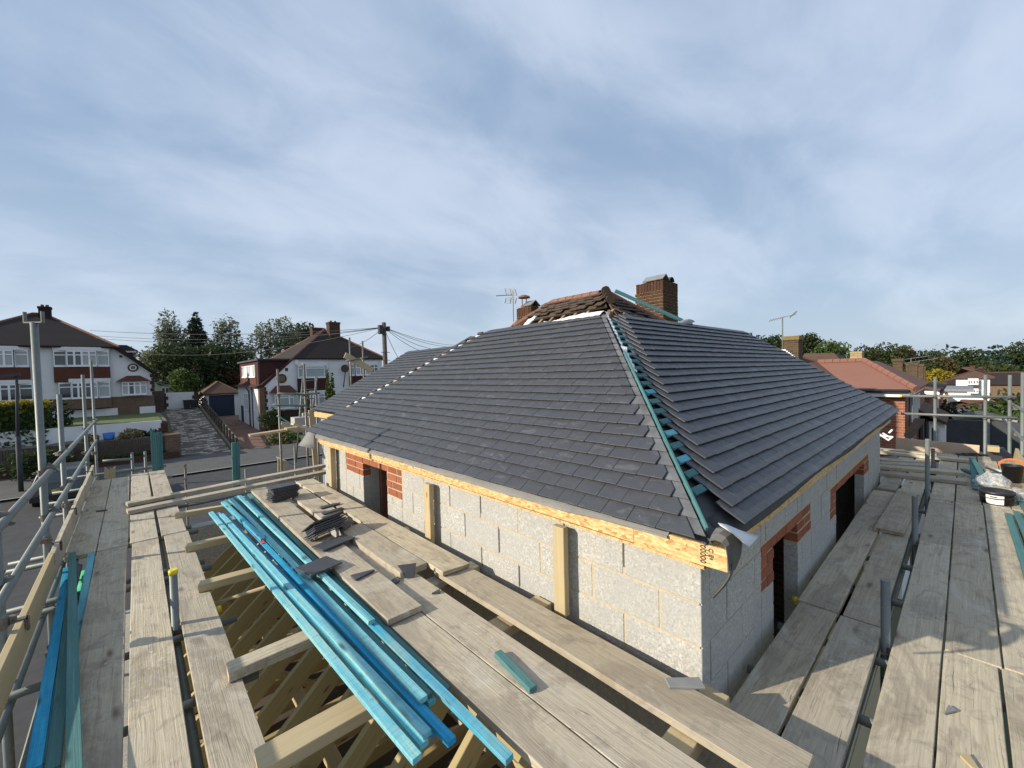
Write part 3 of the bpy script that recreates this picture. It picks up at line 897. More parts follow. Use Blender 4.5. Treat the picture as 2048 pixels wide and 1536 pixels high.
# battens showing along the near hip
for i in range(1, int(UTOP / GAUGE) + 1):
    u = i * GAUGE + 0.165 - 0.035
    if u > UTOP - 0.05: break
    a = right.lo(u) + R.uniform(0.03, 0.05); 
    o = plank('batten', right.p(a, u, 0.012), right.p(a + 0.55, u, 0.012), 0.045, 0.026, 'batten_teal' if i > 12 else ('batten' if R.random() < .4 else 'batten_teal'), right.n, None, seed=i, seg=2); adopt(o, deck_r)
# the hip batten and the white underlay above it
hip = lambda t, h=0.0: Vector((1.98 + t, 0.81 + t, ZE + t * math.tan(TH))) + Vector((-0.3, -0.3, 0.9)).normalized() * h
o = plank('hip_batten', hip(0.03, 0.030), hip(1.22, 0.032), 0.017, 0.035, 'batten_teal', (-0.3, -0.3, 0.9), None, seed=3); adopt(o, deck_l)
mb = MB(); prev = None
for k in range(41):
    t = 1.02 + 0.80 * k / 40; wv = 0.012 + 0.006 * math.sin(k * 2.1) + R.uniform(0, 0.006); hh = 0.028 + R.uniform(0, 0.008)
    c = hip(t, hh); d = Vector((1, -1, 0)).normalized()
    cur = [c - d * wv * 0.6, c + d * (wv + (0.02 if k < 14 else 0)) - Vector((0, 0, 0.012 + (0.02 if k < 12 else 0)))]
    if prev: mb.quad(prev[0], prev[1], cur[1], cur[0])
    prev = cur
o = mb.build('hip_underlay_strip', 'membrane_white', deck_l, fix=False)
# far hip of the front wing: batten ends and dark slips alternate along the edge
for k in range(17):
    u = 0.55 + k * 0.10
    if u > UTOP - 0.05: break
    e = left.hi(u)
    o = MB().obox(left.p(e + 0.0, u, -0.012), left.e * 0.10, left.s * 0.036, left.n * 0.032).build('hip_batten_end', 'membrane_white' if k % 3 else 'timber', deck_l)
    o = MB().obox(left.p(e - 0.02, u + 0.05, 0.004), left.e * 0.10, left.s * 0.045, left.n * 0.036).build('hip_slip', 'membrane_dark', deck_l)
# OSB fascia boards
XF, YF = 1.985, 0.825
fz0 = -0.955
o = plank('fascia_board', (XF, 1.22, -0.904), (XF, 6.42, -0.908), 0.085, 0.018, 'osb', (-1, 0, 0), None, seg=12); adopt(o, house)
o = plank('fascia_board', (XF - 0.002, 0.735, -0.895), (XF, 1.22, -0.900), 0.105, 0.018, 'osb', (-1, 0, 0), None, seg=4); adopt(o, house)
o = plank('fascia_board', (2.02, YF + 0.02, -0.925), (9.3, YF + 0.02, -0.93), 0.12, 0.018, 'osb', (0, -1, 0), None, seg=4); adopt(o, house)
o = plank('fascia_board', (3.42, 9.2, -0.935), (3.42, 11.3, -0.935), 0.13, 0.018, 'osb', (-1, 0, 0), None, seg=4); adopt(o, house)
# soffit
MB().box(2.005, XW + 0.02, 0.85, 6.42, -0.975, -0.96).box(2.0, 9.2, 0.85, YW + 0.02, -0.975, -0.96).build('soffit', 'osb', house)
MB().box(3.44, 3.7, 6.5, 11.2, -0.99, -0.975).build('soffit', 'osb', house)


def strip(name, rows, mat, parent, smooth=True, th=0.004):
    """sheet through rows of points"""
    mb = MB(); n = len(rows[0])
    for r in rows: mb.v += [tuple(p) for p in r]
    for i in range(len(rows) - 1):
        for j in range(n - 1):
            mb.f.append((i * n + j, i * n + j + 1, (i + 1) * n + j + 1, (i + 1) * n + j))
    o = mb.build(name, mat, parent, smooth, fix=False)
    if th:
        md = o.modifiers.new('thickness', 'SOLIDIFY'); md.thickness = th
    return o


# grey breather membrane sagging over the eaves
rows = []
for k in range(49):
    y = 1.02 + 5.80 * k / 48; t = k / 48
    low = -0.876 - 0.004 * math.sin(t * math.pi) - 0.006 * math.sin(t * 9.0) * t - 0.012 * max(0, (t - 0.75)) * 4 + 0.032 * max(0, 0.12 - t) / 0.12 + R.uniform(-.002, .002)
    wv_ = 0.004 * math.sin(k * 1.7) + R.uniform(-.002, .002); rows.append([(2.06, y, -0.795), (1.985, y, -0.846), (1.968, y, -0.862), (1.966 + wv_, y, low)])
strip('eaves_membrane', rows, 'membrane', house, False)
# its loose end at the far corner hangs in a triangle
strip('eaves_membrane', [[(2.05, 6.50, -0.80), (1.955, 6.50, -0.86), (1.952, 6.50, -0.97), (1.955, 6.48, -1.055)],
                         [(2.03, 6.75, -0.80), (1.95, 6.78, -0.86), (1.93, 6.82, -0.97), (1.91, 6.86, -1.06)],
                         [(2.05, 6.90, -0.81), (2.0, 6.98, -0.86), (1.95, 7.05, -0.97), (1.90, 7.12, -1.065)]], 'membrane', house)
rows = []
for k in range(25):
    x = 2.15 + 7.2 * k / 24
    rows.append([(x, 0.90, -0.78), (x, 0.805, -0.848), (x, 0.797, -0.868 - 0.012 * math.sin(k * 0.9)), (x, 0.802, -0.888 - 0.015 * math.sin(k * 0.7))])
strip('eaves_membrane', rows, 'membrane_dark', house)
# corner: the membrane curls over the end of the fascia and trails down; a white torn flap beside it
A = lambda px, py, d: ray(px, py) * d
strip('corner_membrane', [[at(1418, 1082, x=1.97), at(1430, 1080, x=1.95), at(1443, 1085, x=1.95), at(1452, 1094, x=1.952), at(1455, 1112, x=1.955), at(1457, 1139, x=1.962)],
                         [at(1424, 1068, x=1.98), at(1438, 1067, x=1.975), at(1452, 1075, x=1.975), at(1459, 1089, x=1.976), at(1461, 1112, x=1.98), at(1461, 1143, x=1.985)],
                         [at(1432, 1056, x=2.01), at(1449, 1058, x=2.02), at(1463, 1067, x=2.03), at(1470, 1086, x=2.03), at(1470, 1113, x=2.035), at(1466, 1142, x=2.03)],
                         [at(1442, 1052, x=2.09), at(1464, 1058, x=2.10), at(1478, 1072, x=2.11), at(1485, 1088, x=2.12), at(1482, 1112, x=2.12), at(1471, 1139, x=2.08)]], 'membrane_shaded', house, False)  # drape and tail in a darkened membrane grey, their shade painted in
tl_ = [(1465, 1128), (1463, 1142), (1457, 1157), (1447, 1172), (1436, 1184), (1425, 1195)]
strip('membrane_tail', [[at(px, py, x=1.99 + .008 * k) for k, (px, py) in enumerate(tl_)], [at(px + 4 - .4 * k, py + 2, x=2.03 + .006 * k) for k, (px, py) in enumerate(tl_)]], 'membrane_shaded', house)
fl = [[(1436, 1047), (1452, 1050), (1478, 1061), (1518, 1073)], [(1439, 1050), (1460, 1058), (1485, 1074), (1508, 1084)], [(1443, 1053), (1466, 1068), (1485, 1084), (1498, 1094)]]
strip('torn_underlay', [[at(px, py, y=0.80 - 0.05 * i - 0.02 * j) for j, (px, py) in enumerate(r)] for i, r in enumerate(fl)], 'membrane_white', house)
# stencilled print on the fascia end (flat print)
def text(body, size, name, mat, mt, parent):
    cu = bpy.data.curves.new(name, 'FONT'); cu.body = body; cu.size = size; cu.align_x = 'CENTER'; cu.align_y = 'CENTER'; cu.extrude = 0.0004
    ob = bpy.data.objects.new(name, cu); C.objects.link(ob); cu.materials.append(MATS[mat]); ob.matrix_basis = mt
    # real mesh, so that it is geometry like everything else
    dg = bpy.context.evaluated_depsgraph_get(); me = bpy.data.meshes.new_from_object(ob.evaluated_get(dg))
    bpy.data.objects.remove(ob); o = link(name, me, mat); o.matrix_basis = mt
    if parent: adopt(o, parent)
    return o


def fmat(o, x, y):                                # text frame: x = writing direction, y = up of letters
    x, y = Vector(x).normalized(), Vector(y).normalized(); z = x.cross(y); mt = Matrix.Identity(4)
    for i in range(3):
        mt[i][0] = x[i]; mt[i][1] = y[i]; mt[i][2] = z[i]; mt[i][3] = o[i]
    return mt


for s, sz, px, py in (('00000', 0.036, 1405, 1108), ('0 3 2 1', 0.016, 1413, 1108), ('C E', 0.030, 1421, 1106), ('18', 0.02, 1421.5, 1116)):
    c = at(px, py, x=XF - 0.0055)
    text(s, sz, 'fascia_print', 'ink', fmat(c, (0, 0, -1), (0, -1, 0)), house)
# white membrane corner far right and lead offcut at the ridge
strip('corner_membrane', [[at(1758, 804, y=1.35), at(1775, 808, y=1.2), at(1795, 820, y=0.86)], [at(1770, 806, y=1.4), at(1786, 812, y=1.2), at(1797, 830, y=0.83)]], 'membrane_white', house)
strip('lead_flashing', [[at(1352, 646, y=2.60), at(1366, 648, y=2.55), at(1386, 648, y=2.55)], [at(1366, 640, y=2.72), at(1374, 641, y=2.68), at(1384, 646, y=2.65)], [at(1378, 638, y=2.85), at(1386, 640, y=2.8), at(1390, 643, y=2.75)]], 'lead', house)

# old roof above, part stripped ---------------------------------------
AP = Vector((5.6, 3.91, 1.235)); HT = 0.80       # apex of the old hip, pitch
RL = 1.08
ol = lambda t, y: Vector((AP.x - t, y, AP.z - t * HT))
oh = lambda t, x: Vector((x, AP.y - t, AP.z - t * HT))
old = MB()
T1 = 0.36
nL = Vector((-HT, 0, 1)).normalized(); nH = Vector((0, -HT, 1)).normalized()
old.prism([ol(0, AP.y), ol(0, AP.y + RL), ol(T1 + 0.05, AP.y + RL + T1), ol(T1, AP.y - T1 * 0.85)], -nL * 0.03)
old.prism([oh(0, AP.x), oh(0.98, AP.x - 0.86), oh(0.98, AP.x + 1.1)], -nH * 0.03)
old.prism([Vector((AP.x, AP.y, AP.z)), Vector((AP.x, AP.y + RL, AP.z)), Vector((AP.x + 1.2, AP.y + RL + 1.2, AP.z - 1.2 * HT)), Vector((AP.x + 1.2, AP.y - 1.2, AP.z - 1.2 * HT))], Vector((HT, 0, 1)).normalized() * -0.03)
old.prism([Vector((AP.x, AP.y + RL, AP.z)), Vector((AP.x + 1.2, AP.y + RL + 1.2, AP.z - 1.2 * HT)), Vector((AP.x - 0.65, AP.y + RL + 0.65, AP.z - 0.65 * HT))], (0, 0, -0.03))
oldroof = old.build('old_roof', 'old_tile', house)
# its remaining plain tiles, too small to pick apart, uneven
mb = MB()
for i in range(5):
    t0 = 0.02 + i * 0.064; y = AP.y - t0 * 0.8 - 0.02; y1 = AP.y + RL + t0 * 0.85
    while y < y1:
        wv = 0.16; dzz = R.uniform(0, 0.022)
        if i > 2 and R.random() < 0.28: y += wv; continue
        a = ol(t0 + 0.10 + R.uniform(-.008, .008), y); b = ol(t0 - 0.02, y)
        mb.hexa([a + nL * (0.022 + dzz), a + Vector((0, wv - 0.006, 0)) + nL * (0.022 + dzz), b + Vector((0, wv - 0.006, 0)) + nL * 0.004, b + nL * 0.004,
                 a + nL * (0.036 + dzz), a + Vector((0, wv - 0.006, 0)) + nL * (0.036 + dzz), b + Vector((0, wv - 0.006, 0)) + nL * 0.018, b + nL * 0.018])
        y += wv
for i in range(12):
    t0 = 0.05 + i * 0.078; x = AP.x - t0 * 0.82; x1 = AP.x + t0 * 0.95
    while x < x1:
        wv = 0.16; dzz = R.uniform(0, 0.014)
        if i > 4 and R.random() < 0.3: x += wv; continue
        a = oh(t0 + 0.10 + R.uniform(-.01, .01), x); b = oh(t0 - 0.02, x)
        mb.hexa([a + nH * (0.022 + dzz), a + Vector((wv - 0.006, 0, 0)) + nH * (0.022 + dzz), b + Vector((wv - 0.006, 0, 0)) + nH * 0.004, b + nH * 0.004,
                 a + nH * (0.036 + dzz), a + Vector((wv - 0.006, 0, 0)) + nH * (0.036 + dzz), b + Vector((wv - 0.006, 0, 0)) + nH * 0.018, b + nH * 0.018])
        x += wv
mb.build('old_tiles', 'old_tile', oldroof, kind='stuff')
# ridge and hip tiles
def ridge_run(a, b, n, r=0.075, mat='terracotta'):
    a, b = Vector(a), Vector(b)
    for k in range(n):
        p, q = a.lerp(b, k / n), a.lerp(b, (k + 0.97) / n)
        o = MB().tube(p + Vector((0, 0, 0.0)), q, r + R.uniform(-.004, .004), r * 0.94, 8).build('ridge_tile', mat, None, origin=p); adopt(o, oldroof)
ridge_run(AP + Vector((0, 0.05, -0.02)), AP + Vector((0, RL, -0.02)), 6)
ridge_run(AP + Vector((0, RL, -0.03)), AP + Vector((-0.5, RL + 0.5, -0.03 - 0.5 * HT)), 2)
ridge_run(AP + Vector((0.06, -0.06, -0.05)), AP + Vector((1.0, -1.0, -1.0 * HT)), 5)
for k in range(4):                                # weathered bonnet tiles stacked down the near hip
    p = AP + Vector((-0.07 - 0.085 * k, -0.07 - 0.085 * k, 0.03 - 0.085 * HT * k))
    o = MB().tube(p + Vector((0.1, 0.1, 0.03)), p + Vector((-0.09, -0.09, -0.035)), 0.028, 0.066, 9).build('bonnet_tile', 'old_tile', None, origin=p); adopt(o, oldroof)
# exposed old rafters running down to the new roof, and boarding behind them
for k in range(10):
    y = AP.y - 0.45 + k * 0.24
    tt = 1.75
    a, b = ol(0.30 if k > 1 else 0.42, y) - nL * 0.02, ol(tt, y) - nL * 0.02
    if b.z < 0.45: b = a.lerp(b, (a.z - 0.45) / (a.z - b.z))
    o = plank('old_rafter', a, b, 0.05, 0.10, 'old_timber', nL, None, seg=1); adopt(o, oldroof)
o = plank('old_hip_rafter', AP + Vector((-0.36, -0.36, -0.36 * HT - 0.06)), Vector((3.98, 2.80, 0.52)), 0.05, 0.12, 'old_timber', (-0.3, -0.3, 0.9), None, seg=1); adopt(o, oldroof)
MB().box(AP.x - 0.15, AP.x - 0.1, AP.y - 0.2, AP.y + 1.25, 0.3, 1.0).build('loft_partition', 'fence_wood', oldroof)  # coloured dark in place of the shade inside the loft
o = plank('old_boarding', ol(0.66, AP.y - 0.1) - nL * 0.06, ol(0.66, AP.y + 1.6) - nL * 0.06, 0.16, 0.02, 'old_timber', nL, None, seg=1); adopt(o, oldroof)
# white underlay lapped over the top of the new slope
def crumple(name, pts_a, pts_b, mat, parent, n=18, amp=0.03, seed=1):
    rr = random.Random(seed); rows = []
    pa = [Vector(p) for p in pts_a]; pb = [Vector(p) for p in pts_b]
    def along(ps, t):
        k = min(int(t * (len(ps) - 1)), len(ps) - 2); return ps[k].lerp(ps[k + 1], t * (len(ps) - 1) - k)
    for i in range(n + 1):
        a, b = along(pa, i / n), along(pb, i / n)
        rows.append([a.lerp(b, j / 4) + Vector((rr.uniform(-1, 1), rr.uniform(-1, 1), rr.uniform(-.5, 1))) * amp * (0.4 if j in (0, 4) else 1) for j in range(5)])
    return strip(name, rows, mat, parent)
crumple('loose_underlay', [left.p(1.84, UTOP - 0.05, 0.045), left.p(2.1, UTOP - 0.05, 0.045), left.p(2.55, UTOP - 0.04, 0.04)], [left.p(1.82, UTOP + 0.03, 0.045), left.p(2.1, UTOP + 0.045, 0.045), left.p(2.45, UTOP - 0.01, 0.04)], 'membrane_white', house, amp=0.012, seed=4)
crumple('loose_underlay', [at(1084, 650, x=3.95), at(1105, 648, x=3.95)], [at(1088, 643, x=4.0), at(1106, 643, x=4.0)], 'membrane_white', house, 6, 0.01, 5)
crumple('loose_underlay', [at(1044, 652, x=4.3), at(1056, 640, x=4.4), at(1070, 631, x=4.5)], [at(1048, 655, x=4.2), at(1064, 643, x=4.3), at(1073, 634, x=4.4)], 'membrane_white', house, 8, 0.02, 6)
crumple('loose_underlay', [at(1273, 628, y=3.4), at(1279, 637, y=3.35), at(1290, 642, y=3.3)], [at(1277, 628, y=3.4), at(1284, 634, y=3.35), at(1294, 641, y=3.3)], 'membrane_white', house, 8, 0.02, 7)
crumple('torn_felt', [at(1244, 622, y=3.2), at(1256, 630, y=3.2), at(1268, 638, y=3.2)], [at(1248, 634, y=3.1), at(1260, 640, y=3.1), at(1272, 642, y=3.1)], 'membrane', house, 8, 0.03, 8)


def chimney(name, parent, x, y, wx, wy, z0, z1, soldier=0.215, mat='brick_brown', lichen=True, bricks=True):
    """x,y: near corner; the faces towards -x and -y are built brick by brick"""
    core = MB().box(x + 0.012, x + wx, y + 0.012, y + wy, z0, z1 - 0.02).build(name, 'mortar', parent)
    zc0 = z1 - soldier
    n = int((zc0 - z0) / 0.075)
    def add(ax, u0, u1, q0, q1):
        if u1 - u0 < 0.025: return
        d = R.uniform(0, 0.004)
        if ax == 'x': b = MB().box(x - d, x + 0.05, u0, u1, q0, q1)
        else: b = MB().box(u0, u1, y - d, y + 0.05, q0, q1)
        o = b.build('brick', mat, None, origin=((x, u0, q0) if ax == 'x' else (u0, y, q0)), bevel=0.004); adopt(o, core)
    for k in range(n):
        q1 = zc0 - 0.075 * k - 0.005; q0 = q1 - 0.065
        for ax, o0, ln in (('x', y, wy), ('y', x, wx)):
            a = o0 - (0.0 if (k + (ax == 'y')) % 2 else 0.1125)
            while a < o0 + ln - 0.01:
                add(ax, max(a, o0) + 0.005, min(a + 0.225, o0 + ln) - 0.005, q0, q1); a += 0.225
    for ax, o0, ln in (('x', y, wy), ('y', x, wx)):
        k = 0
        while k * 0.075 < ln - 0.03:
            a = o0 + k * 0.075
            add(ax, a + 0.004, min(a + 0.075, o0 + ln) - 0.004, zc0 + 0.003, z1 + R.uniform(-.006, .006)); k += 1
    # flaunching
    MB().hexa([(x + .02, y + .02, z1 - .03), (x + wx - .02, y + .02, z1 - .03), (x + wx - .02, y + wy - .02, z1 - .03), (x + .02, y + wy - .02, z1 - .03),
               (x + .18, y + .18, z1 + .06), (x + wx - .18, y + .18, z1 + .06), (x + wx - .18, y + wy - .18, z1 + .06), (x + .18, y + wy - .18, z1 + .06)]).build('flaunching', 'lichen', core)
    return core


CHY = 4.6; ch0 = at(1327, 645, y=CHY)
ctop = at(1327, 560, y=CHY).z
lw = at(1270, 600, x=ch0.x).y - CHY; rw = at(1356, 600, y=CHY).x - ch0.x
ch = chimney('chimney', house, ch0.x, CHY, rw, lw, 0.35, ctop)
def half_round(p0, p1, r, name, mat, parent, ridge=False):
    """cowl lying on the stack: half-round or ridge section"""
    p0, p1 = Vector(p0), Vector(p1); d = (p1 - p0).normalized(); s = Vector((0, 0, 1)).cross(d)
    prof = [(-1.2, 0), (0, 0.95), (1.2, 0)] if ridge else [(math.cos(a), math.sin(a)) for a in [math.pi * k / 8 for k in range(9)]]
    rows = [[p + s * (c * r) + Vector((0, 0, q * r)) for c, q in prof] for p in (p0, p1)]
    o = strip(name, rows, mat, parent, smooth=False, th=0.02); return o
half_round((ch0.x + 0.20, CHY + 0.02, ctop + 0.03), (ch0.x + 0.20, CHY + lw * 0.74, ctop + 0.03), 0.13, 'chimney_cowl', 'lead', ch, True)
half_round((ch0.x + rw - 0.17, CHY + 0.05, ctop + 0.04), (ch0.x + rw - 0.17, CHY + 0.5, ctop + 0.04), 0.11, 'chimney_cowl', 'old_tile', ch)
# the second stack at the street end of the old ridge
c2 = at(1063, 655, y=6.9); t2 = at(1063, 612, y=6.9).z
lw2 = at(1033, 630, x=c2.x).y - 6.9; rw2 = at(1090, 630, y=6.9).x - c2.x
ch2 = chimney('chimney', house, c2.x, 6.9, rw2, lw2, 0.4, t2)
half_round((c2.x + 0.22, 6.95, t2 + 0.03), (c2.x + 0.22, 6.9 + lw2 * 0.75, t2 + 0.03), 0.13, 'chimney_cowl', 'lead', ch2, True)
pc = Vector((c2.x + rw2 - 0.35, 7.25, t2))
MB().tube(pc, pc + Vector((0, 0, 0.06)), 0.10, 0.09, 10).tube(pc + Vector((0, 0, .25)), pc + Vector((0, 0, .29)), 0.15, 0.13, 12).tube(pc + Vector((0, 0, .29)), pc + Vector((0, 0, .32)), 0.13, 0.05, 12).tube(pc + Vector((.07, 0, .05)), pc + Vector((.07, 0, .26)), 0.012, None, 5).tube(pc + Vector((-.07, .0, .05)), pc + Vector((-.07, 0, .26)), 0.012, None, 5).tube(pc + Vector((0, .07, .05)), pc + Vector((0, .07, .26)), 0.012, None, 5).build('chimney_pot', 'terracotta', ch2)

# aerial on the second stack
def yagi(root, mast0, mast1, mat='galv'):
    MB().tube(mast0, mast1, 0.014, None, 6).build('mast', mat, root)
b0 = at(1027, 643, x=c2.x - 0.06); b1 = Vector((b0.x, b0.y, at(1025, 584, x=c2.x - 0.06).z + 0.03))
ae = thing('television_aerial', 'grey television aerial with mesh reflector on the smaller chimney', 'aerial', b0)
yagi(ae, b0, b1)
ctr = b1 - Vector((0, 0, 0.10)); bd = Vector((-0.35, 0.9, 0.0)).normalized(); sdv = Vector((0, 0, 1)).cross(bd)
vx = Vector(RIGHT.x * 1, ) if False else Vector((0.62, -0.78, 0))
mb = MB().tube(ctr, ctr - vx * 0.42, 0.01, None, 6)
for k in range(7): mb.tube(ctr - vx * (0.1 + 0.05 * k) + Vector((.03, .03, 0.025)), ctr - vx * (0.1 + 0.05 * k) + Vector((-.03, -.03, -0.025)), 0.005, None, 4)
mb.build('boom', 'galv', ae)
cpx = lambda zx, zy, dx: at(960 + zx / 4.096, 540 + zy / 4.096, x=b0.x + dx)
for q in (((203, 152), (290, 158), (303, 210), (216, 207)), ((212, 228), (303, 228), (290, 278), (203, 272))):
    mb = MB(); sgn_ = 1 if q[0][1] < 200 else -1
    dd = (0.10, 0.0) if sgn_ > 0 else (0.0, 0.10)
    a0, a1, a2, a3 = cpx(*q[0], dd[0]), cpx(*q[1], dd[0]), cpx(*q[2], dd[1]), cpx(*q[3], dd[1])
    for k in range(5): mb.tube(a0.lerp(a3, k / 4), a1.lerp(a2, k / 4), 0.005, None, 4)
    for t in (0.02, 0.5, 0.98): mb.tube(a0.lerp(a1, t), a3.lerp(a2, t), 0.008, None, 4)
    mb.build('reflector', 'coupler', ae)
# long green batten leaning by the big chimney
p1, p2 = at(1231, 580, y=3.5), at(1366, 640, y=2.72)
tag(plank('leaning_batten', p1, p2, 0.055, 0.03, 'batten_teal', (-0.3, -0.9, 0.5)), 'long green batten leaning across the big brick chimney', 'batten')
# tiles waiting on the ridge, left of the second chimney
zt = left.p(0, UTOP, 0.0).z
for k in range(4):
    c = at(1012 + 6 * k, 661 - 2 * (k % 3), x=3.86)
    o = plank('roof_tile', c + Vector((0, 0.16, 0.0)), c + Vector((0.05, -0.16, 0.01 + 0.004 * k)), 0.17, 0.015, 'slate', (0, 0, 1), seg=1)
    tag(o, 'dark tile lying on the new roof ridge by the smaller chimney', 'roof tile', 'tiles left on the ridge')

# ------------------------------------------------------------------ scaffold decks
BT = 0.038
def dboard(x0, x1, y0, y1, label, z=DECK, along='y', skew=0.0, mat='board', bow=0.0, th=BT, ragged=0.002, group=None, name='scaffold_board', dz=0.0):
    """a board given by its footprint; skew shifts the far end sideways; dz lifts it"""
    if along == 'y': a, b, wd = ((x0 + x1) / 2, y0, z), ((x0 + x1) / 2 + skew, y1, z + dz), x1 - x0
    else: a, b, wd = (x0, (y0 + y1) / 2, z), (x1, (y0 + y1) / 2 + skew, z + dz), y1 - y0
    return tag(plank(name, a, b, wd, th, mat, bow=bow, ragged=ragged, seed=len(bpy.data.objects)), label, 'scaffold board', group)


G1 = 'boards of the left scaffold deck'
dboard(-0.325, -0.095, 1.2, 6.05, 'dark grey scaffold board in shade beside the pale leaning battens', skew=-0.012, group=G1)
dboard(-0.088, 0.128, 1.2, 6.07, 'pale scratched board half in shade, left of the yellow-capped tube', skew=0.022, group=G1)
dboard(0.190, 0.405, 1.2, 6.1, 'pale scratched board whose edge borders the open rafters', skew=0.012, group=G1)
dboard(-0.565, -0.345, 6.08, 10.5, 'far shaded board running tight against the toe board', skew=-0.0, group=G1)
dboard(-0.335, -0.100, 6.08, 10.48, 'far grey board with a dark hook lying over its edge', skew=0.0, group=G1)
dboard(-0.082, 0.150, 6.10, 10.62, 'far pale board ending behind the tall bundle of green battens', skew=0.005, group=G1)
dboard(0.180, 0.405, 6.13, 10.68, 'far pale board at the street end under the crossing planks', skew=0.0, group=G1)
# small hook lying on the far boards
tag(MB().tube(at(193, 1022, z=DECK + .012), at(214, 1020, z=DECK + .012), 0.012, None, 6).build('steel_hook', 'coupler'), 'short dark steel hook lying across two far left boards', 'hook')

G2 = 'boards of the right scaffold deck'
dboard(0.9, 3.565, 0.60, 0.822, 'board nearest the shaded block wall, below the first doorway', along='x', group=G2)
dboard(0.9, 3.562, 0.362, 0.582, 'near board beside the first bare tube standing up through the gap', along='x', group=G2)
dboard(3.585, 7.46, 0.60, 0.84, 'long board against the block wall passing both doorways', along='x', skew=0.012, dz=0.0, group=G2)
dboard(3.580, 7.44, 0.375, 0.575, 'middle board partly under the short loose board', along='x', skew=0.01, group=G2)
dboard(7.62, 10.9, 0.635, 0.83, 'far board next to the wall end, running under the crossing planks', along='x', group=G2)
dboard(7.50, 10.9, 0.385, 0.605, 'far board just behind the loose short board', along='x', group=G2)
dboard(0.9, 5.62, 0.092, 0.300, 'long board right of the three bare tubes, its middle in shadow', along='x', group=G2)
dboard(5.60, 7.44, 0.092, 0.305, 'short grey board with a knot mark at its near end', along='x', group=G2)
dboard(7.47, 11.3, 0.095, 0.305, 'far grey board leading to the crossed blue battens', along='x', group=G2)
dboard(0.9, 3.550, -0.128, 0.084, 'near board with white plaster splashes and a slate chip', along='x', group=G2)
dboard(3.565, 7.47, -0.142, 0.082, 'board second from the right edge with a dark shadow tip', along='x', group=G2)
dboard(7.49, 11.3, -0.13, 0.082, 'far split board left of the black bucket', along='x', group=G2)
dboard(0.9, 3.560, -0.36, -0.142, 'near pinkish board at the bottom right corner', along='x', group=G2)
dboard(3.575, 7.49, -0.372, -0.152, 'sunlit board at the right edge in front of the black bucket', along='x', group=G2)
dboard(7.51, 11.3, -0.36, -0.145, 'far board that carries the black bucket', along='x', group=G2)
dboard(3.58, 7.49, -0.60, -0.38, 'sunlit outer board under the loose blue battens', along='x', group=G2)
dboard(7.51, 11.3, -0.59, -0.37, 'far outer board below the grey tub', along='x', group=G2)
tag(plank('short_board', (5.60, 0.525, DECK + 0.045), (7.43, 0.50, DECK + 0.045), 0.225, 0.04, 'board', ragged=0.012), 'short loose board with a scribbled mark lying on the deck by the bare tubes', 'scaffold board')
# planks lying across the far end
for k, (xa, xb, ya, yb, zz, lb) in enumerate([
        (8.62, 8.50, 0.0, 1.0, -1.685, 'nearest plank lying across the far right deck'),
        (9.28, 9.05, 0.03, 0.98, -1.69, 'short brown plank end second across the far deck'),
        (9.62, 9.35, 0.42, 1.0, -1.695, 'third narrow plank across the far right deck'),
        (9.9, 9.7, 0.46, 1.02, -1.695, 'fourth narrow plank across the far right deck'),
        (10.45, 10.5, -0.05, 1.15, -1.68, 'farthest plank lying across the deck before the toe board'),
        (10.75, 10.8, 0.35, 1.15, -1.68, 'plank tucked behind the farthest crossing plank')]):
    tag(plank('cross_plank', (xa, ya, zz), (xb, yb, zz), 0.21 if k < 4 else 0.16, 0.05, 'board', seed=k), lb, 'plank', 'planks across the far right deck')

# ------------------------------------------------------------------ scaffold tubes
RT = 0.02415
_coup = None
def coupler(p, parent, axis='z', mat='coupler'):
    global _coup
    if _coup is None:
        mb = MB().tube((0, 0, -0.03), (0, 0, 0.03), 0.034, None, 10)
        mb.box(0.028, 0.06, -0.024, 0.024, -0.022, 0.022).tube((0.045, -0.06, 0), (0.045, 0.055, 0), 0.007, None, 6).box(0.035, 0.055, 0.03, 0.046, -0.011, 0.011)
        _coup = mb.mesh('coupler'); _coup.materials.append(MATS['coupler'])
    o = bpy.data.objects.new('coupler', _coup); C.objects.link(o)
    rot = {'z': Matrix.Identity(4), 'x': Matrix.Rotation(math.pi / 2, 4, 'Y'), 'y': Matrix.Rotation(math.pi / 2, 4, 'X')}[axis]
    o.matrix_basis = Matrix.Translation(Vector(p)) @ rot @ Matrix.Rotation(R.uniform(0, 6.28), 4, 'Z')
    adopt(o, parent); return o


GZ = -5.72
scL = thing('scaffold', 'steel tube scaffold with two guard rails along the left deck', 'scaffold', (-0.6, 6, GZ))
XS = -0.60
for y, top in ((1.9, -0.75), (4.0, -0.70), (7.35, -0.12), (10.75, 0.16), (13.1, 0.50)):
    tube_obj('standard', (XS - 0.05, y, GZ), (XS - 0.05, y, top), RT, parent=scL)
tube_obj('standard', (XS - 0.05, 5.85, GZ), (XS - 0.05, 5.85, 0.58), 0.027, parent=scL)
uh = Vector((XS - 0.05, 5.85, 0.58))             # U-head fitting on the tallest standard
hd = Vector((0.737, -0.675, 0))
MB().bar(uh - hd * .085, uh + hd * .085, 0.03, 0.012).bar(uh - hd * .083, uh - hd * .083 + Vector((0, 0, .10)), 0.03, 0.008, hd).bar(uh + hd * .083, uh + hd * .083 + Vector((0, 0, .10)), 0.03, 0.008, hd).build('u_head', 'galv', scL)
tube_obj('guard_rail', (XS, 1.2, -0.83), (XS, 12.7, -0.79), RT, parent=scL)
tube_obj('guard_rail', (XS, 1.2, -1.235), (XS, 12.35, -1.20), RT, parent=scL)
tube_obj('ledger', (XS - 0.0, 1.2, -1.86), (XS - 0.0, 11.5, -1.86), RT, parent=scL)
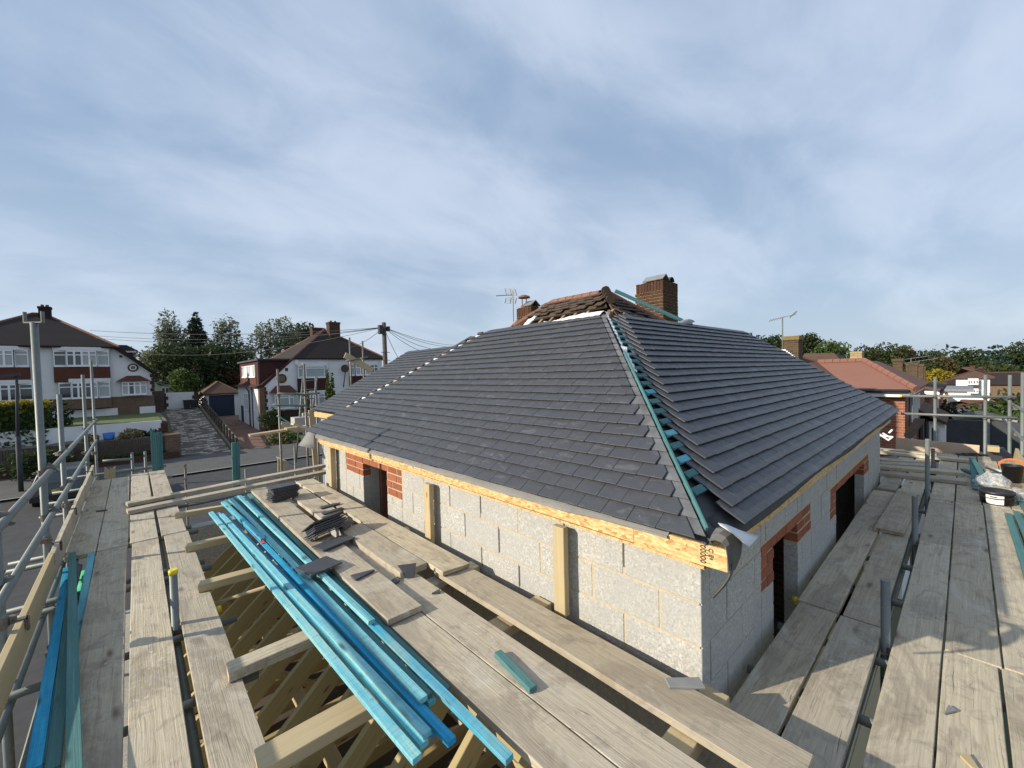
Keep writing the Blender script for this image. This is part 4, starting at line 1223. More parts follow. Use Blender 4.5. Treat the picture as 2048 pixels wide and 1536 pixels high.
tube_obj('ledger', (-0.44, 1.2, -1.83), (-0.46, 6.0, -1.83), RT, parent=scL)
tube_obj('ledger', (0.165, 1.2, -1.87), (0.165, 11.0, -1.87), RT, parent=scL)
for y in (2.3, 2.95, 3.75, 4.95, 5.15, 6.25, 6.5, 8.45, 9.35, 10.2, 11.6):
    tube_obj('transom', (-0.98 - R.uniform(0, .12), y, -1.805), (0.47 + R.uniform(-.03, .05), y - 0.03, -1.805), RT, parent=scL, mat='galv')
for y in (1.9, 4.0, 5.85, 7.35, 10.75, 12.3):
    coupler((XS - 0.02, y, -0.81), scL, 'y'); coupler((XS - 0.05, y, -0.83), scL); coupler((XS - 0.02, y + 0.02, -1.22), scL, 'y'); coupler((XS - 0.05, y, -1.25), scL); coupler((XS - 0.05, y, -1.46), scL)
for y in (2.6, 4.2, 5.0): coupler((-0.44, y, -1.83), scL, 'y')
cap = at(346, 1140, x=0.165)
tube_obj('standard', (cap.x, cap.y, GZ), (cap.x, cap.y, cap.z), RT, parent=scL)
tube_obj('end_cap', (cap.x, cap.y, cap.z - 0.03), (cap.x, cap.y, cap.z + 0.004), RT + 0.004, 'yellow_plastic', scL)
coupler((cap.x + .01, cap.y, -1.80), scL)
for px, py in ((433, 1220), ):
    p = at(441, 1218, z=-1.80); tube_obj('end_cap', (p.x - .03, p.y, p.z), (p.x + .004, p.y, p.z), RT + .004, 'yellow_plastic', scL)
# toe boards clipped to the standards
for y0, y1, dzz in ((1.2, 5.6, 0.0), (5.55, 8.9, 0.004), (8.85, 11.0, 0.0)):
    o = plank('toe_board', (-0.572, y0, -1.635 + dzz), (-0.572 - (0.006), y1, -1.635 + dzz), 0.222, 0.036, 'timber' if y0 < 5 else 'board', (1, 0, 0), seed=int(y0 * 10)); adopt(o, scL)
for y in (2.35, 4.15, 5.9, 7.35, 10.2):
    o = MB().box(-0.618, -0.560, y - 0.022, y + 0.022, -1.527, -1.515).box(-0.568, -0.556, y - .022, y + .022, -1.60, -1.515).tube((-.66, y, -1.5), (-.60, y, -1.535), .012, None, 6).build('toe_board_clip', 'coupler', scL)

scR = thing('scaffold', 'steel tube scaffold round the right deck with end guard rails', 'scaffold', (8, -0.6, GZ))
for (tx, ty) in ((1771, 1160), (1830, 992), (1855, 878)):
    p = at(tx, ty, y=0.335)
    tube_obj('standard', (p.x, p.y, GZ), p, RT, parent=scR); coupler((p.x, p.y - .03, -1.80), scR)
p = at(1866, 897, y=0.36); tube_obj('standard', (p.x, p.y, GZ), p, RT, 'coupler', parent=scR)
XE = 11.42
for y, tp in ((0.40, at(1870, 754, x=XE).z), (at(1971, 750, x=XE).y, at(1971, 750, x=XE).z), (at(2020, 750, x=XE).y, at(2020, 750, x=XE).z)):
    tube_obj('standard', (XE, y, GZ), (XE, y, tp), RT, parent=scR)
    for rz in (at(1900, 793, x=XE).z, at(1900, 832, x=XE).z): coupler((XE - .02, y, rz), scR)
p = at(2046, 745, y=-0.62); tube_obj('standard', (p.x, p.y, GZ), p, RT, parent=scR)
for a, b in (((1800, 792), (2033, 794)), ((1802, 827), (2036, 836))):
    tube_obj('guard_rail', at(*a, x=XE - .05), at(*b, x=XE - .05), RT, parent=scR)
p = at(1800, 792, x=XE - .05); tube_obj('end_cap', p + Vector((0, .004, 0)), p - Vector((0, .035, 0)), RT + .004, 'yellow_plastic', scR)
p0, p1 = at(2007, 797, y=-0.60), at(2048, 822, y=-0.60); tube_obj('guard_rail', p0, p0.lerp(p1, 2.0), RT, parent=scR)
p0, p1 = at(2006, 838, y=-0.60), at(2048, 881, y=-0.60); tube_obj('guard_rail', p0, p0.lerp(p1, 1.6), RT, parent=scR)
for q in ((2030, 813), (2033, 868)): coupler(at(*q, y=-0.6), scR, 'x')
for x in (1.6, 2.7, 3.3, 4.2, 5.0, 6.0, 7.0, 8.2, 9.6, 10.8):
    tube_obj('transom', (x, -0.9, -1.805), (x - 0.05, 0.875, -1.805), RT, parent=scR)
tube_obj('ledger', (0.9, 0.335 + .05, -1.87), (11.5, 0.335 + .05, -1.87), RT, parent=scR)
for px, py in ((1588, 1200), (1695, 1066)):
    p = at(px, py, z=-1.79); tube_obj('end_cap', (p.x, p.y - .03, p.z), (p.x, p.y + .01, p.z), RT + .004, 'yellow_plastic', scR)
o = plank('toe_board', (XE - 0.10, 0.95, -1.63), (XE - 0.10, -0.17, -1.66), 0.225, 0.03, 'plywood', (-1, 0, 0)); adopt(o, scR)
o = plank('toe_board', (6.6, -0.585, -1.66), (11.2, -0.565, -1.63), 0.20, 0.035, 'timber', (0, 1, 0.15)); adopt(o, scR)
tag(plank('timber_block', at(1975, 891, x=10.9), at(1999, 893, x=10.9), 0.20, 0.09, 'timber', seg=1), 'sawn timber block with an orange end lying at the far right corner', 'timber')

# ------------------------------------------------------------------ lower roof between the left deck and the wall
lr = thing('lower_roof_frame', 'open sloping rafters of the lower roof between deck and wall', 'roof frame', (0.7, 3, -2.8))
rz = lambda x: -1.68 - 0.86 * (1.28 - x)
y = 1.00; k = 0
while y < 6.4:
    o = plank('rafter', (0.05, y, rz(0.05)), (1.28, y, rz(1.28)), 0.042, 0.13, 'rafter', (-0.86, 0, 1), seed=k, seg=3); adopt(o, lr)
    o = plank('ceiling_joist', (-0.1, y + 0.05, -2.78), (2.05, y + 0.05, -2.78), 0.045, 0.10, 'rafter', seed=k + 50, seg=1); adopt(o, lr)
    if k % 4 == 1:
        o = plank('collar_strut', (0.62, y - 0.045, rz(0.62) - 0.02), (1.15, y - 0.045, -2.75), 0.095, 0.035, 'rafter', (1, 0, 0.4), seed=k + 90, seg=1); adopt(o, lr)
    y += 0.325; k += 1
o = plank('ridge_board', (1.295, 0.8, -1.66), (1.295, 6.5, -1.66), 0.03, 0.19, 'rafter', seg=2); adopt(o, lr)
for yy in (2.5, 4.6): 
    o = plank('binder', (0.9, yy, -2.55), (0.9, yy + 1.4, -2.55), 0.09, 0.045, 'timber', seg=1); adopt(o, lr)
o = plank('binder', (0.42, 4.25, -1.86), (0.76, 3.93, -1.72), 0.035, 0.02, 'timber', seg=1); adopt(o, lr)
MB().box(-0.2, 0.0, 0.3, 7.2, -5.7, -2.9).build('lower_wall', 'block', lr)
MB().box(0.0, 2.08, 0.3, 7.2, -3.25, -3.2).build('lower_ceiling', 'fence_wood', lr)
MB().box(0.02, 2.07, 6.72, 6.9, -5.7, -1.9).build('lower_wall', 'block', lr)
MB().box(0.02, 2.07, 0.0, 0.2, -5.7, -1.75).build('lower_wall', 'block', lr)
# cross timbers over it
TZ = -1.582
for k, (y0, y1, lb) in enumerate([(6.40, 6.15, 'farthest bearer timber, reaching the corner stud'), (5.07, 4.98, 'second farthest bearer timber crossing the open rafters'), (4.04, 3.90, 'bearer timber above the yellow tube cap, middle of the five'),
                                  (2.74, 2.76, 'grey weathered bearer timber crossing the open rafters'), (1.985, 1.98, 'nearest wide bearer timber under the ends of the blue battens')]):
    w_ = [0.085, 0.10, 0.10, 0.118, 0.14][k]
    f_ = (DECK + 0.064) / TZ
    t = plank('bearer_timber', (0.325 * f_, y0 * f_, DECK + 0.064), (2.06, y1, TZ), w_ * 1.04, 0.062, 'board' if k == 3 else 'timber', seed=k + 5, ragged=0.006)
    tag(t, lb, 'timber', 'bearer timbers over the lower roof')
tag(plank('bearer_timber', (1.1, 0.82, TZ), (2.06, 0.82, TZ), 0.12, 0.062, 'timber'), 'bearer timber under the near end of the long wall board', 'timber', 'bearer timbers over the lower roof')
tag(plank('wall_plate', (2.0, 0.7, TZ - 0.07), (2.0, 6.5, TZ - 0.07), 0.10, 0.07, 'timber', seg=10), 'long wall plate timber bolted along the sunlit block wall', 'timber')
# studs standing against the wall
for (px, pyt, pyb, wv, lb) in ((1099, 1052, 1212, 0.095, 'nearest short stud standing upright against the block wall'), (842, 967, 1074, 0.10, 'middle short stud standing upright against the block wall')):
    a = at(px, pyt, x=1.965)
    tag(plank('timber_stud', (1.99, a.y - wv / 2, TZ + 0.002), (1.99, a.y - wv / 2, a.z), wv, 0.045, 'timber', (-1, 0, 0), seed=int(px)), lb, 'timber stud', 'studs against the wall')
a = at(655, 888, x=1.98)
tag(plank('timber_stud', (1.98, a.y - .05, TZ), (1.98, a.y - .05, -0.98), 0.10, 0.07, 'timber', (-1, 0, 0)), 'stud at the street corner under the fascia end', 'timber stud', 'studs against the wall')
# middle boards
G3 = 'loose boards by the block wall'
MZ = -1.54
dboard(1.695, 1.93, 0.40, 2.82, 'long board along the block wall with a slate offcut at its near end', z=MZ, bow=0.004, ragged=0.010, group=G3)
dboard(1.338, 1.575, 0.1, 4.02, 'grey board in the middle carrying the short green batten', z=MZ, group=G3)
dboard(1.118, 1.330, 0.1, 4.1, 'pale yellowish board beside the near ends of the blue battens', z=MZ, group=G3)
dboard(1.100, 1.335, 2.38, 6.55, 'upper board beside the blue battens carrying the broken tiles', z=MZ + 0.045, group=G3, skew=0.03)
dboard(1.440, 1.672, 2.88, 4.15, 'short thick board with a bright sawn edge below the tile pile', z=MZ + 0.05, th=0.05, group=G3)
dboard(1.420, 1.65, 4.45, 6.05, 'far board with nail holes under the broken tiles', z=MZ + 0.045, th=0.05, group=G3, skew=0.02)
bb = dboard(1.680, 1.915, 2.66, 6.55, 'long board next to the wall plate with a broken near end', z=MZ + 0.045, ragged=0.03, group=G3, skew=0.015)
# two long planks crossing to the left deck
for k, (pa, pb, lb) in enumerate([((253, 1012), (655, 932), 'upper long plank bridging from the left deck to the house corner'), ((254, 1022), (655, 942), 'lower long plank bridging from the left deck to the house corner')]):
    a, b = at(*pa, z=DECK + 0.05), at(*pb, z=DECK + 0.05)
    a = Vector((a.x, a.y, DECK + 0.06)); b = Vector((b.x, b.y, DECK + 0.06 + 0.0))
    tag(plank('bridging_plank', a + Vector((0, .16 - .14 * k, 0)), b + Vector((0, .16 - .14 * k, 0)), 0.16, 0.05, 'board', seed=k), lb, 'plank', 'planks bridging to the corner')
tube_obj_ = tag(tube_obj('loose_tube', at(350, 1016, z=-1.85), at(600, 965, z=-1.85), RT), 'thin dark tube lying under the bridging planks', 'scaffold tube')

# ------------------------------------------------------------------ blue battens
GB = 'blue roofing battens lying over the bearers'
def batten(pa, pb, za, zb, lb, w=0.05, th=0.026, mat='batten', group=GB, roll=0.0):
    a, b = at(*pa, z=za), at(*pb, z=zb)
    up = Vector((math.sin(roll), 0, math.cos(roll)))
    return tag(plank('roofing_batten', a, b, w, th, mat, up, seed=int(pa[0] * 7 + pb[1]), bow=R.uniform(-.004, .006), seg=10, bev=0.0015), lb, 'batten', group)


mpx = lambda x, y: (400 + x / 2.621, 950 + y / 2.621)
ZB = TZ + 0.026
for pa, pb, za, zb, lb, mt in [
    ((56, 192), (1138, 1476), ZB + .050, ZB + .050, 'outermost pale blue batten of the bundle, beside the open rafters', 'batten_pale'),
    ((92, 197), (1176, 1400), ZB + .034, ZB + .032, 'second blue batten in from the open rafters', 'batten'),
    ((112, 203), (1190, 1350), ZB + .056, ZB + .056, 'third blue batten, slightly raised, next to the deep blue pair', 'batten_pale'),
    ((128, 206), (1232, 1340), ZB + .000, ZB + .000, 'deep blue batten sunk between two paler ones at the bundle edge', 'batten_deep'),
    ((134, 150), (1322, 1385), ZB + .030, ZB + .028, 'deep blue batten with red marks', 'batten_deep'),
    ((140, 128), (1090, 1205), ZB + .004, ZB + .000, 'faded green batten with red print between the two blue rows', 'batten_teal'),
    ((160, 122), (1172, 1166), ZB + .060, ZB + .056, 'pale batten with a stencilled side in the middle of the bundle', 'batten_pale'),
    ((176, 116), (1196, 1150), ZB + .034, ZB + .030, 'narrow teal batten squeezed in the middle of the bundle', 'batten_teal'),
    ((190, 110), (1218, 1182), ZB + .008, ZB + .004, 'lower batten hidden in the middle of the bundle', 'batten'),
    ((222, 112), (1622, 1478), ZB + .052, ZB + .040, 'longest bright blue batten reaching farthest toward the viewer', 'batten'),
    ((240, 102), (1262, 1112), ZB + .000, ZB + .000, 'inner greenish batten next to the upper board', 'batten_teal'),
    ((256, 96), (1292, 1120), ZB + .022, ZB + .020, 'thin dark batten along the inner edge of the bundle', 'batten_teal'),
    ((205, 106), (900, 760), ZB + .082, ZB + .080, 'short top batten of the bundle under the square tile', 'batten_pale'),
    ((120, 138), (330, 330), ZB + .064, ZB + .058, 'short batten end at the far tip of the bundle', 'batten')]:
    batten(mpx(*pa), mpx(*pb), za, zb, lb, w=0.042, mat=mt, roll=R.uniform(-.10, .10))
for (x0, y0, x1, y1) in ((455, 550, 480, 565), (522, 618, 550, 640), (318, 318, 345, 345)):
    a, b = at(*mpx(x0, y0), z=ZB + .0325), at(*mpx(x1, y1), z=ZB + .0325)
bref = [o for o in bpy.data.objects if o.get('label', '').startswith('deep blue batten with red marks')][0]
for f0 in (0.30, 0.355):                         # red paint marks on that batten
    L = (at(*mpx(1322, 1385), z=ZB + .03) - at(*mpx(134, 150), z=ZB + .03)).length
    o = MB().box(0, 0.10, -0.02, 0.012, 0.006, 0.0072).build('red_mark', 'red_ink', None); o.matrix_basis = bref.matrix_basis @ Matrix.Translation((L * f0, 0, -0.0)); adopt(o, bref)
for lbl, n0, side in (('pale batten with a stencilled side in the middle of the bundle', 0.52, -1), ('longest bright blue batten reaching farthest toward the viewer', 0.60, -1)):
    bo = [o for o in bpy.data.objects if o.get('label') == lbl][0]; x = 4.6 * n0
    for k in range(14):                           # worn stencil strokes on the narrow side
        w_ = R.uniform(.006, .028); 
        if R.random() < .75:
            q = MB().box(x, x + w_, -0.0262, -0.0252, -0.021, -0.005).build('stencil_print', 'ink', None, fix=False); q.matrix_basis = bo.matrix_basis.copy(); adopt(q, bo)
        x += w_ + R.uniform(.006, .02)
# bundle leaning in the gap of the left deck
GL = 'battens lying in the gap of the left deck'
lp = lambda x, y: (x / 2.865, 1000 + y / 2.865)   # crop 0,1000
for pa, pb, za, zb, lb, mt in [
    ((385, 385), (190, 1536), -1.80, -1.70, 'wide blue batten nearest the toe board', 'batten_deep'),
    ((405, 400), (240, 1480), -1.82, -1.73, 'blue batten behind the front pair in the deck gap', 'batten'),
    ((430, 330), (300, 1536), -1.79, -1.72, 'teal batten between the blue and the grey one in the deck gap', 'batten_teal'),
    ((412, 300), (425, 1560), -1.70, -1.66, 'grey green batten laid on top along the shaded board', 'batten_teal'),
    ((527, 290), (425, 870), -1.745, -1.78, 'blue batten on the skew beside the green sheet', 'batten')]:
    batten(lp(*pa), lp(*pb), za, zb, lb, w=0.052, mat=mt, group=GL)
crumple('green_sheet', [(-0.47, 5.0, -1.90), (-0.47, 6.05, -1.90)], [(-0.25, 5.0, -1.90), (-0.25, 6.05, -1.90)], 'green_sheet', None, 10, 0.02, 3)
tag(bpy.data.objects['green_sheet'], 'green plastic sheet seen through the gap in the left deck', 'sheet')

# bundles of battens standing at the street end
def standing(px0, px1, py0, py1, yy, n, rows, name, lb, mat, lean=0.0):
    a = at((px0 + px1) / 2, py1, y=yy); top = at((px0 + px1) / 2, py0, y=yy).z
    wv = (at(px1, py1, y=yy) - at(px0, py1, y=yy)).length
    root = thing(name, lb, 'battens', a)
    for i in range(n):
        for j in range(rows):
            x = a.x - wv / 2 + wv * (i + .5) / n; z1 = top + R.uniform(-0.05, 0.05)
            o = plank('batten', (x, a.y + j * 0.03, -2.6), (x + lean, a.y + j * 0.03, z1), wv / n * 0.93, 0.028, mat, (0, -1, 0), seed=i * 7 + j, seg=1, bev=0.0015); adopt(o, root)
    return root
standing(305, 328, 864, 946, 10.75, 6, 3, 'batten_bundle', 'tall bundle of green battens standing at the end of the left deck', 'batten_teal')
standing(465, 481, 885, 960, 11.6, 2, 2, 'batten_bundle', 'two green battens standing up behind the bridging planks', 'batten_teal', 0.02)
for k, (x0, x1) in enumerate(((208, 219), (219, 231))):
    a = at((x0 + x1) / 2, 953, y=11.2)
    poly = [at(x0, 957, y=11.2), at(x1, 957, y=11.2), at(x1, 932 + (0 if k else 8), y=11.2), at((x0 + x1) / 2 , 938 if k else 937, y=11.2), at(x0 + 1, 936 if k else 934, y=11.2)]
    tag(MB().prism(poly, (0, 0.03, 0)).build('pointed_peg', 'timber'), ('left' if not k else 'right') + ' pointed pale stake standing beyond the far left boards', 'stake')

# ------------------------------------------------------------------ tiles lying about
def loose_tile(p, ang, tilt=(0, 0), size=(0.265, 0.165), mat='slate', lb='', grp=None, cut=None, th=0.012, cat='roof tile'):
    mb = MB(); l, w_ = size
    poly = cut or [(-l / 2, -w_ / 2), (l / 2, -w_ / 2), (l / 2, w_ / 2), (-l / 2, w_ / 2)]
    mb.prism([(x, y, 0) for x, y in poly], (0, 0, th))
    if not cut:
        mb.box(-l / 2 + .01, -l / 2 + .03, -w_ / 2 + .03, -w_ / 2 + .055, -.010, 0).box(-l / 2 + .01, -l / 2 + .03, w_ / 2 - .055, w_ / 2 - .03, -.010, 0)
    o = mb.build('roof_tile', mat, None, bevel=0.002)
    o.matrix_basis = Matrix.Translation(Vector(p)) @ Matrix.Rotation(ang, 4, 'Z') @ Matrix.Rotation(tilt[0], 4, 'X') @ Matrix.Rotation(tilt[1], 4, 'Y')
    return tag(o, lb, cat, grp)


c = at(565, 1000, z=MZ + 0.20); c = Vector((1.33, 5.72, MZ + 0.047))
for k in range(10):
    loose_tile((c.x + R.uniform(-.012, .012), c.y + R.uniform(-.012, .012), c.z + 0.0165 * k + 0.010), 0.10 + R.uniform(-.05, .05), size=(0.30, 0.20), lb='topmost tile of the neat stack on the far middle boards' if k == 9 else 'dark tile in the neat stack by the far ends of the blue battens', grp='tiles in the neat stack')
c = at(655, 1066, z=MZ + .06)
for k in range(8):                               # a stack slumped over, its edges towards the viewer
    tl = -0.42 - 0.03 * k
    loose_tile((c.x - 0.02 + R.uniform(-.02, .02), c.y - 0.05 + 0.011 * k + R.uniform(-.006, .006), c.z + 0.022 + 0.0128 * k), 0.33 + 0.05 * R.uniform(-1, 1), (tl, 0.0), (0.34, 0.15), lb='dark tile in the slumped pile on the middle boards', grp='tiles in the slumped pile')
loose_tile(at(668, 1086, z=MZ + .06), 0.30, (0.0, 0.02), (0.33, 0.165), lb='flat tile with two nail holes under the slumped pile')
loose_tile(at(690, 1052, z=MZ + .07), 0.55, (0.18, 0.0), lb='tile cut to a point behind the slumped pile', cut=[(-.14, -.07), (.12, -.02), (.16, .06), (-.05, .06)])
loose_tile(at(659, 1012, z=MZ + .05), 0.1, lb='brownish broken tile sliver farthest along the boards', cut=[(-.11, -.04), (.10, -.045), (.13, .0), (.02, .04), (-.10, .035)])
loose_tile(at(665, 1023, z=MZ + .05), 0.12, lb='upper of two broken strips of tile', cut=[(-.12, -.035), (.12, -.03), (.12, .035), (-.11, .03)])
loose_tile(at(664, 1031, z=MZ + .05), 0.2, lb='lower of two broken strips of tile', cut=[(-.12, -.03), (.12, -.035), (.11, .035), (-.10, .025)])
loose_tile(at(638, 1133, z=ZB + .10), 0.30, (0.05, 0.05), (0.27, 0.20), lb='square dark tile lying on the blue battens')
loose_tile(at(722, 1153, z=MZ + .05), -0.05, lb='triangular tile offcut with a nail hole', cut=[(-.06, .055), (-.055, -.045), (.11, .01), (.10, .03)])
loose_tile(at(788, 1166, z=MZ + .004), 0.5, lb='small grey tile corner at the end of the thick board', cut=[(-.07, -.02), (.03, -.03), (.08, .02), (.02, .035)])
t3 = loose_tile(at(816, 1142, z=MZ + .05), 0.0, lb='pointed triangle of tile leaning on the thick board end', cut=[(-.075, .06), (.065, .05), (.02, -.11)])
t3.matrix_basis = Matrix.Translation(at(817, 1143, x=1.50)) @ fmat((0, 0, 0), (0.72, -0.66, 0.02), (-0.05, 0.35, 0.9))
loose_tile(at(873, 1186, z=MZ + .003), 0.4, lb='tiny triangular slate chip on the grey middle board', cut=[(-.03, .02), (.04, .0), (.0, -.03)])
loose_tile(at(1369, 1368, z=MZ + .003), -0.75, (0, 0), lb='grey slate offcut at the near end of the wall board', cut=[(-.085, -.03), (.085, -.04), (.085, .03), (-.085, .03)], mat='lead')
loose_tile(at(1898, 1423, z=DECK + .003), -0.3, lb='small slate chip on the near right board', cut=[(-.05, .0), (.03, -.02), (.04, .015)], mat='lead')
tag(plank('batten_offcut', at(995, 1301, z=MZ + .027), at(1067, 1374, z=MZ + .027), 0.046, 0.026, 'batten_teal', seg=1), 'short pale green batten offcut on the grey middle board', 'batten')
tag(MB().prism([at(1920, 1515, z=DECK + .001), at(1945, 1540, z=DECK + .001), at(1960, 1545, z=DECK + .001), at(1938, 1512, z=DECK + .001)], (0, 0, .012)).build('wood_chip', 'timber'), 'bright wood splinter on the near board at the bottom right', 'wood chip')

# ------------------------------------------------------------------ clutter at the far right corner
c = at(1993, 1006, z=DECK); rb = 0.145
bk = thing('bucket', 'black plastic bucket with a white printed label', 'bucket', c)
mb = MB(); n = 24; hgt = 0.155
prof = [(rb * .93, 0), (rb, hgt), (rb + .008, hgt), (rb + .008, hgt - .02), (rb - .004, hgt - .022)]
def lathe(prof, c, n=24, cap=True):
    mb = MB(); 
    for r_, z_ in prof:
        for i in range(n): mb.v.append((c[0] + r_ * math.cos(6.28318 * i / n), c[1] + r_ * math.sin(6.28318 * i / n), c[2] + z_))
    for k in range(len(prof) - 1):
        for i in range(n): mb.f.append((k * n + i, k * n + (i + 1) % n, (k + 1) * n + (i + 1) % n, (k + 1) * n + i))
    if cap: mb.f.append(tuple(range(n))[::-1])
    return mb
lathe([(rb * .93, 0.0), (rb, hgt - .03), (rb + .009, hgt - .03), (rb + .009, hgt), (rb - .002, hgt), (rb * .9, 0.01)], c).build('shell', 'black_plastic', bk, True)
la = math.atan2(-c.y, -c.x) + 0.25
rows = []
for k in range(9):
    a = la + (k - 4) * 0.13 - 0.35
    rows.append([Vector((c.x + (rb * .94 + .004) * math.cos(a), c.y + (rb * .94 + .004) * math.sin(a), c.z + .012)), Vector((c.x + (rb * .99 + .004) * math.cos(a), c.y + (rb * .99 + .004) * math.sin(a), c.z + .118))])
lab = strip('label', rows, 'paper', bk, True, 0.0)
for k, (z0, z1, s0, s1) in enumerate(((.09, .104, 2, 5), (.075, .078, 1, 6), (.062, .064, 1, 6), (.035, .037, 4, 6))):
    rr_ = [[r[0].lerp(r[1], z0 / .118) * 1.0, r[0].lerp(r[1], z1 / .118)] for r in rows[s0:s1 + 1]]
    rr_ = [[p + Vector((math.cos(la - .3), math.sin(la - .3), 0)) * .0015 for p in q] for q in rr_]
    o = strip('print', rr_, 'ink', None, True, 0.0); adopt(o, lab)
mb = MB(); pv = None
for k in range(13):
    t = math.pi * k / 12; q = c + Vector((0, 0, hgt - .035)) + (Vector((math.cos(la + 1.2), math.sin(la + 1.2), 0)) * math.cos(t) * (rb + .014) + Vector((math.cos(la - .37), math.sin(la - .37), -0.25)) * math.sin(t) * (rb + .012))
    if pv is not None: mb.tube(pv, q, .005, None, 5, False)
    pv = q
mb.build('handle', 'black_plastic', bk)


def bag(name, c, sx, sy, sz, lb, seed):
    bm = bmesh.new(); bmesh.ops.create_icosphere(bm, subdivisions=4, radius=1)
    for v in bm.verts:
        nz = mnoise.noise(v.co * 2.3 + Vector((seed, 0, 0))) * 0.35 + mnoise.noise(v.co * 6 + Vector((0, seed, 0))) * 0.16
        v.co = v.co * (1 + nz); v.co.z = max(v.co.z, -0.5) + 0.5
        v.co = Vector((v.co.x * sx, v.co.y * sy, v.co.z * sz))
    me = bpy.data.meshes.new(name); bm.to_mesh(me); bm.free(); o = link(name, me, 'clear_plastic', None, True); o.location = c
    return tag(o, lb, 'plastic bag')
bag('plastic_bag', at(1990, 985, z=DECK) + Vector((0.25, 0.02, 0)), 0.22, 0.16, 0.13, 'crumpled clear plastic bag behind the black bucket', 1)
bag('plastic_bag', at(2034, 1000, z=DECK), 0.20, 0.09, 0.085, 'crumpled clear plastic bag right of the black bucket', 2)
tb = at(2024, 964, z=DECK + .0); tb = Vector((tb.x, tb.y, DECK))
tub = thing('tub', 'dark grey tub with an orange handle by the toe board', 'bucket', tb)
lathe([(0.085, 0), (0.11, 0.24), (0.115, 0.24), (0.10, 0.23), (0.08, .01)], tb, 18).build('shell', 'black_plastic', tub, True)
mb = MB(); pv = None
for k in range(9):
    t = math.pi * k / 8; q = tb + Vector((.02, .12 * math.cos(t), .22 + .10 * math.sin(t)))
    if pv is not None: mb.tube(pv, q, .014, None, 6)
    pv = q
mb.build('handle', 'orange_plastic', tub)
GX = 'crossed battens at the far right'
for pa, pb, lb, z0, z1 in (((1943, 915), (1952, 977), 'blue batten standing nearest the deck gap in the crossed heap', -1.62, -1.71), ((1946, 918), (1978, 970), 'green batten crossing over in the far right heap', -1.60, -1.69), ((1926, 937), (1950, 946), 'short blue offcut poking out left of the crossed heap', -1.70, -1.70),
                            ((1962, 945), (1963, 970), 'pale offcut under the crossed heap', -1.70, -1.71), ((1986, 945), (1986, 968), 'short teal offcut right of the crossed heap', -1.70, -1.71), ((1972, 938), (1992, 968), 'brown strip of wood beside the crossed heap', -1.68, -1.71)):
    batten(pa, pb, z0, z1, lb, w=0.06, mat='batten_teal' if 'brown' not in lb else 'timber', group=GX)
for pa, pb, lb in (((2016, 1026), (2060, 1160), 'left loose blue batten on the sunlit outer board'), ((2033, 1022), (2075, 1120), 'middle loose blue batten on the sunlit outer board'), ((2030, 985), (2070, 1045), 'loose blue batten passing the right hand bag')):
    batten(pa, pb, DECK + .027, DECK + .027, lb, w=0.05, mat='batten_teal', group='loose battens at the right edge')
for k in range(9):
    q = at(1990 + 2.2 * k, 915 - 0.6 * k, z=DECK + .05)
    loose_tile((q.x, q.y, DECK + 0.08), 0.5 + 0.03 * k, (0.0, -0.9 + 0.02 * k), lb='dark tile in the leaning row near the far toe board', grp='tiles leaning at the far right')
for k in range(5):
    q = at(1925 + 10 * k, 907, z=DECK + .02)
    loose_tile((q.x, q.y, DECK + 0.01 + .012 * (k % 3)), 0.2 * k, (0, 0), lb='dark tile lying flat before the far toe board', grp='tiles lying flat at the far right')
for (pa, pb, wv, lb, mt) in (((1975, 935), (2008, 948), 0.05, 'black saw blade lying in the clutter', 'black_plastic'), ((1982, 948), (2012, 950), 0.12, 'white scrap of underlay in the clutter', 'membrane_white'), ((1994, 940), (2014, 942), 0.14, 'pale grey folded sheet in the clutter', 'membrane_white'), ((1995, 974), (2040, 976), 0.12, 'pale plywood offcut behind the black bucket', 'timber')):
    a, b = at(*pa, z=DECK + .05), at(*pb, z=DECK + .05); tag(plank('scrap', a, b, wv, 0.012, mt, seg=3, ragged=.02), lb, 'scrap')

# ------------------------------------------------------------------ ground, road, drives
def lerp(a, b, t): return a + (b - a) * t
def pw(v, pts):
    if v <= pts[0][0]: return pts[0][1]
    for (a, p), (b, q) in zip(pts, pts[1:]):
        if v <= b: return lerp(p, q, (v - a) / (b - a))
    return pts[-1][1]
def gz(x, y):
    z1 = pw(y, [(14, -5.7), (30.5, -4.47), (47, -2.45), (60, -2.2), (400, -3)])
    z2 = pw(y, [(14, -5.7), (30.5, -4.47), (36, -4.0), (48, -3.55), (70, -3.4), (120, -8), (400, -26)])
    z = lerp(z1, z2, min(1, max(0, (x - 4.55) / 0.5)))
    if y < 40:
        k = min(1, max(0, (40 - y) / 14)); z -= k * pw(x, [(11, 0), (60, 2.6), (120, 4.2), (260, 5.0), (700, 9)])
    if y < -10: z += min(0.0, 0.02 * (y + 10))
    return z


def sheet(name, mat, xs, ys, dz, kind='structure', fn=gz):
    mb = MB(); n = len(ys)
    for x in xs:
        for y in ys: mb.v.append((x, y, fn(x, y) + dz))
    for i in range(len(xs) - 1):
        for j in range(n - 1): mb.f.append((i * n + j, (i + 1) * n + j, (i + 1) * n + j + 1, i * n + j + 1))
    return mb.build(name, mat, None, True, kind=kind, fix=False)
def rng(a, b, st):
    n = max(1, round((b - a) / st)); return [a + (b - a) * i / n for i in range(n + 1)]


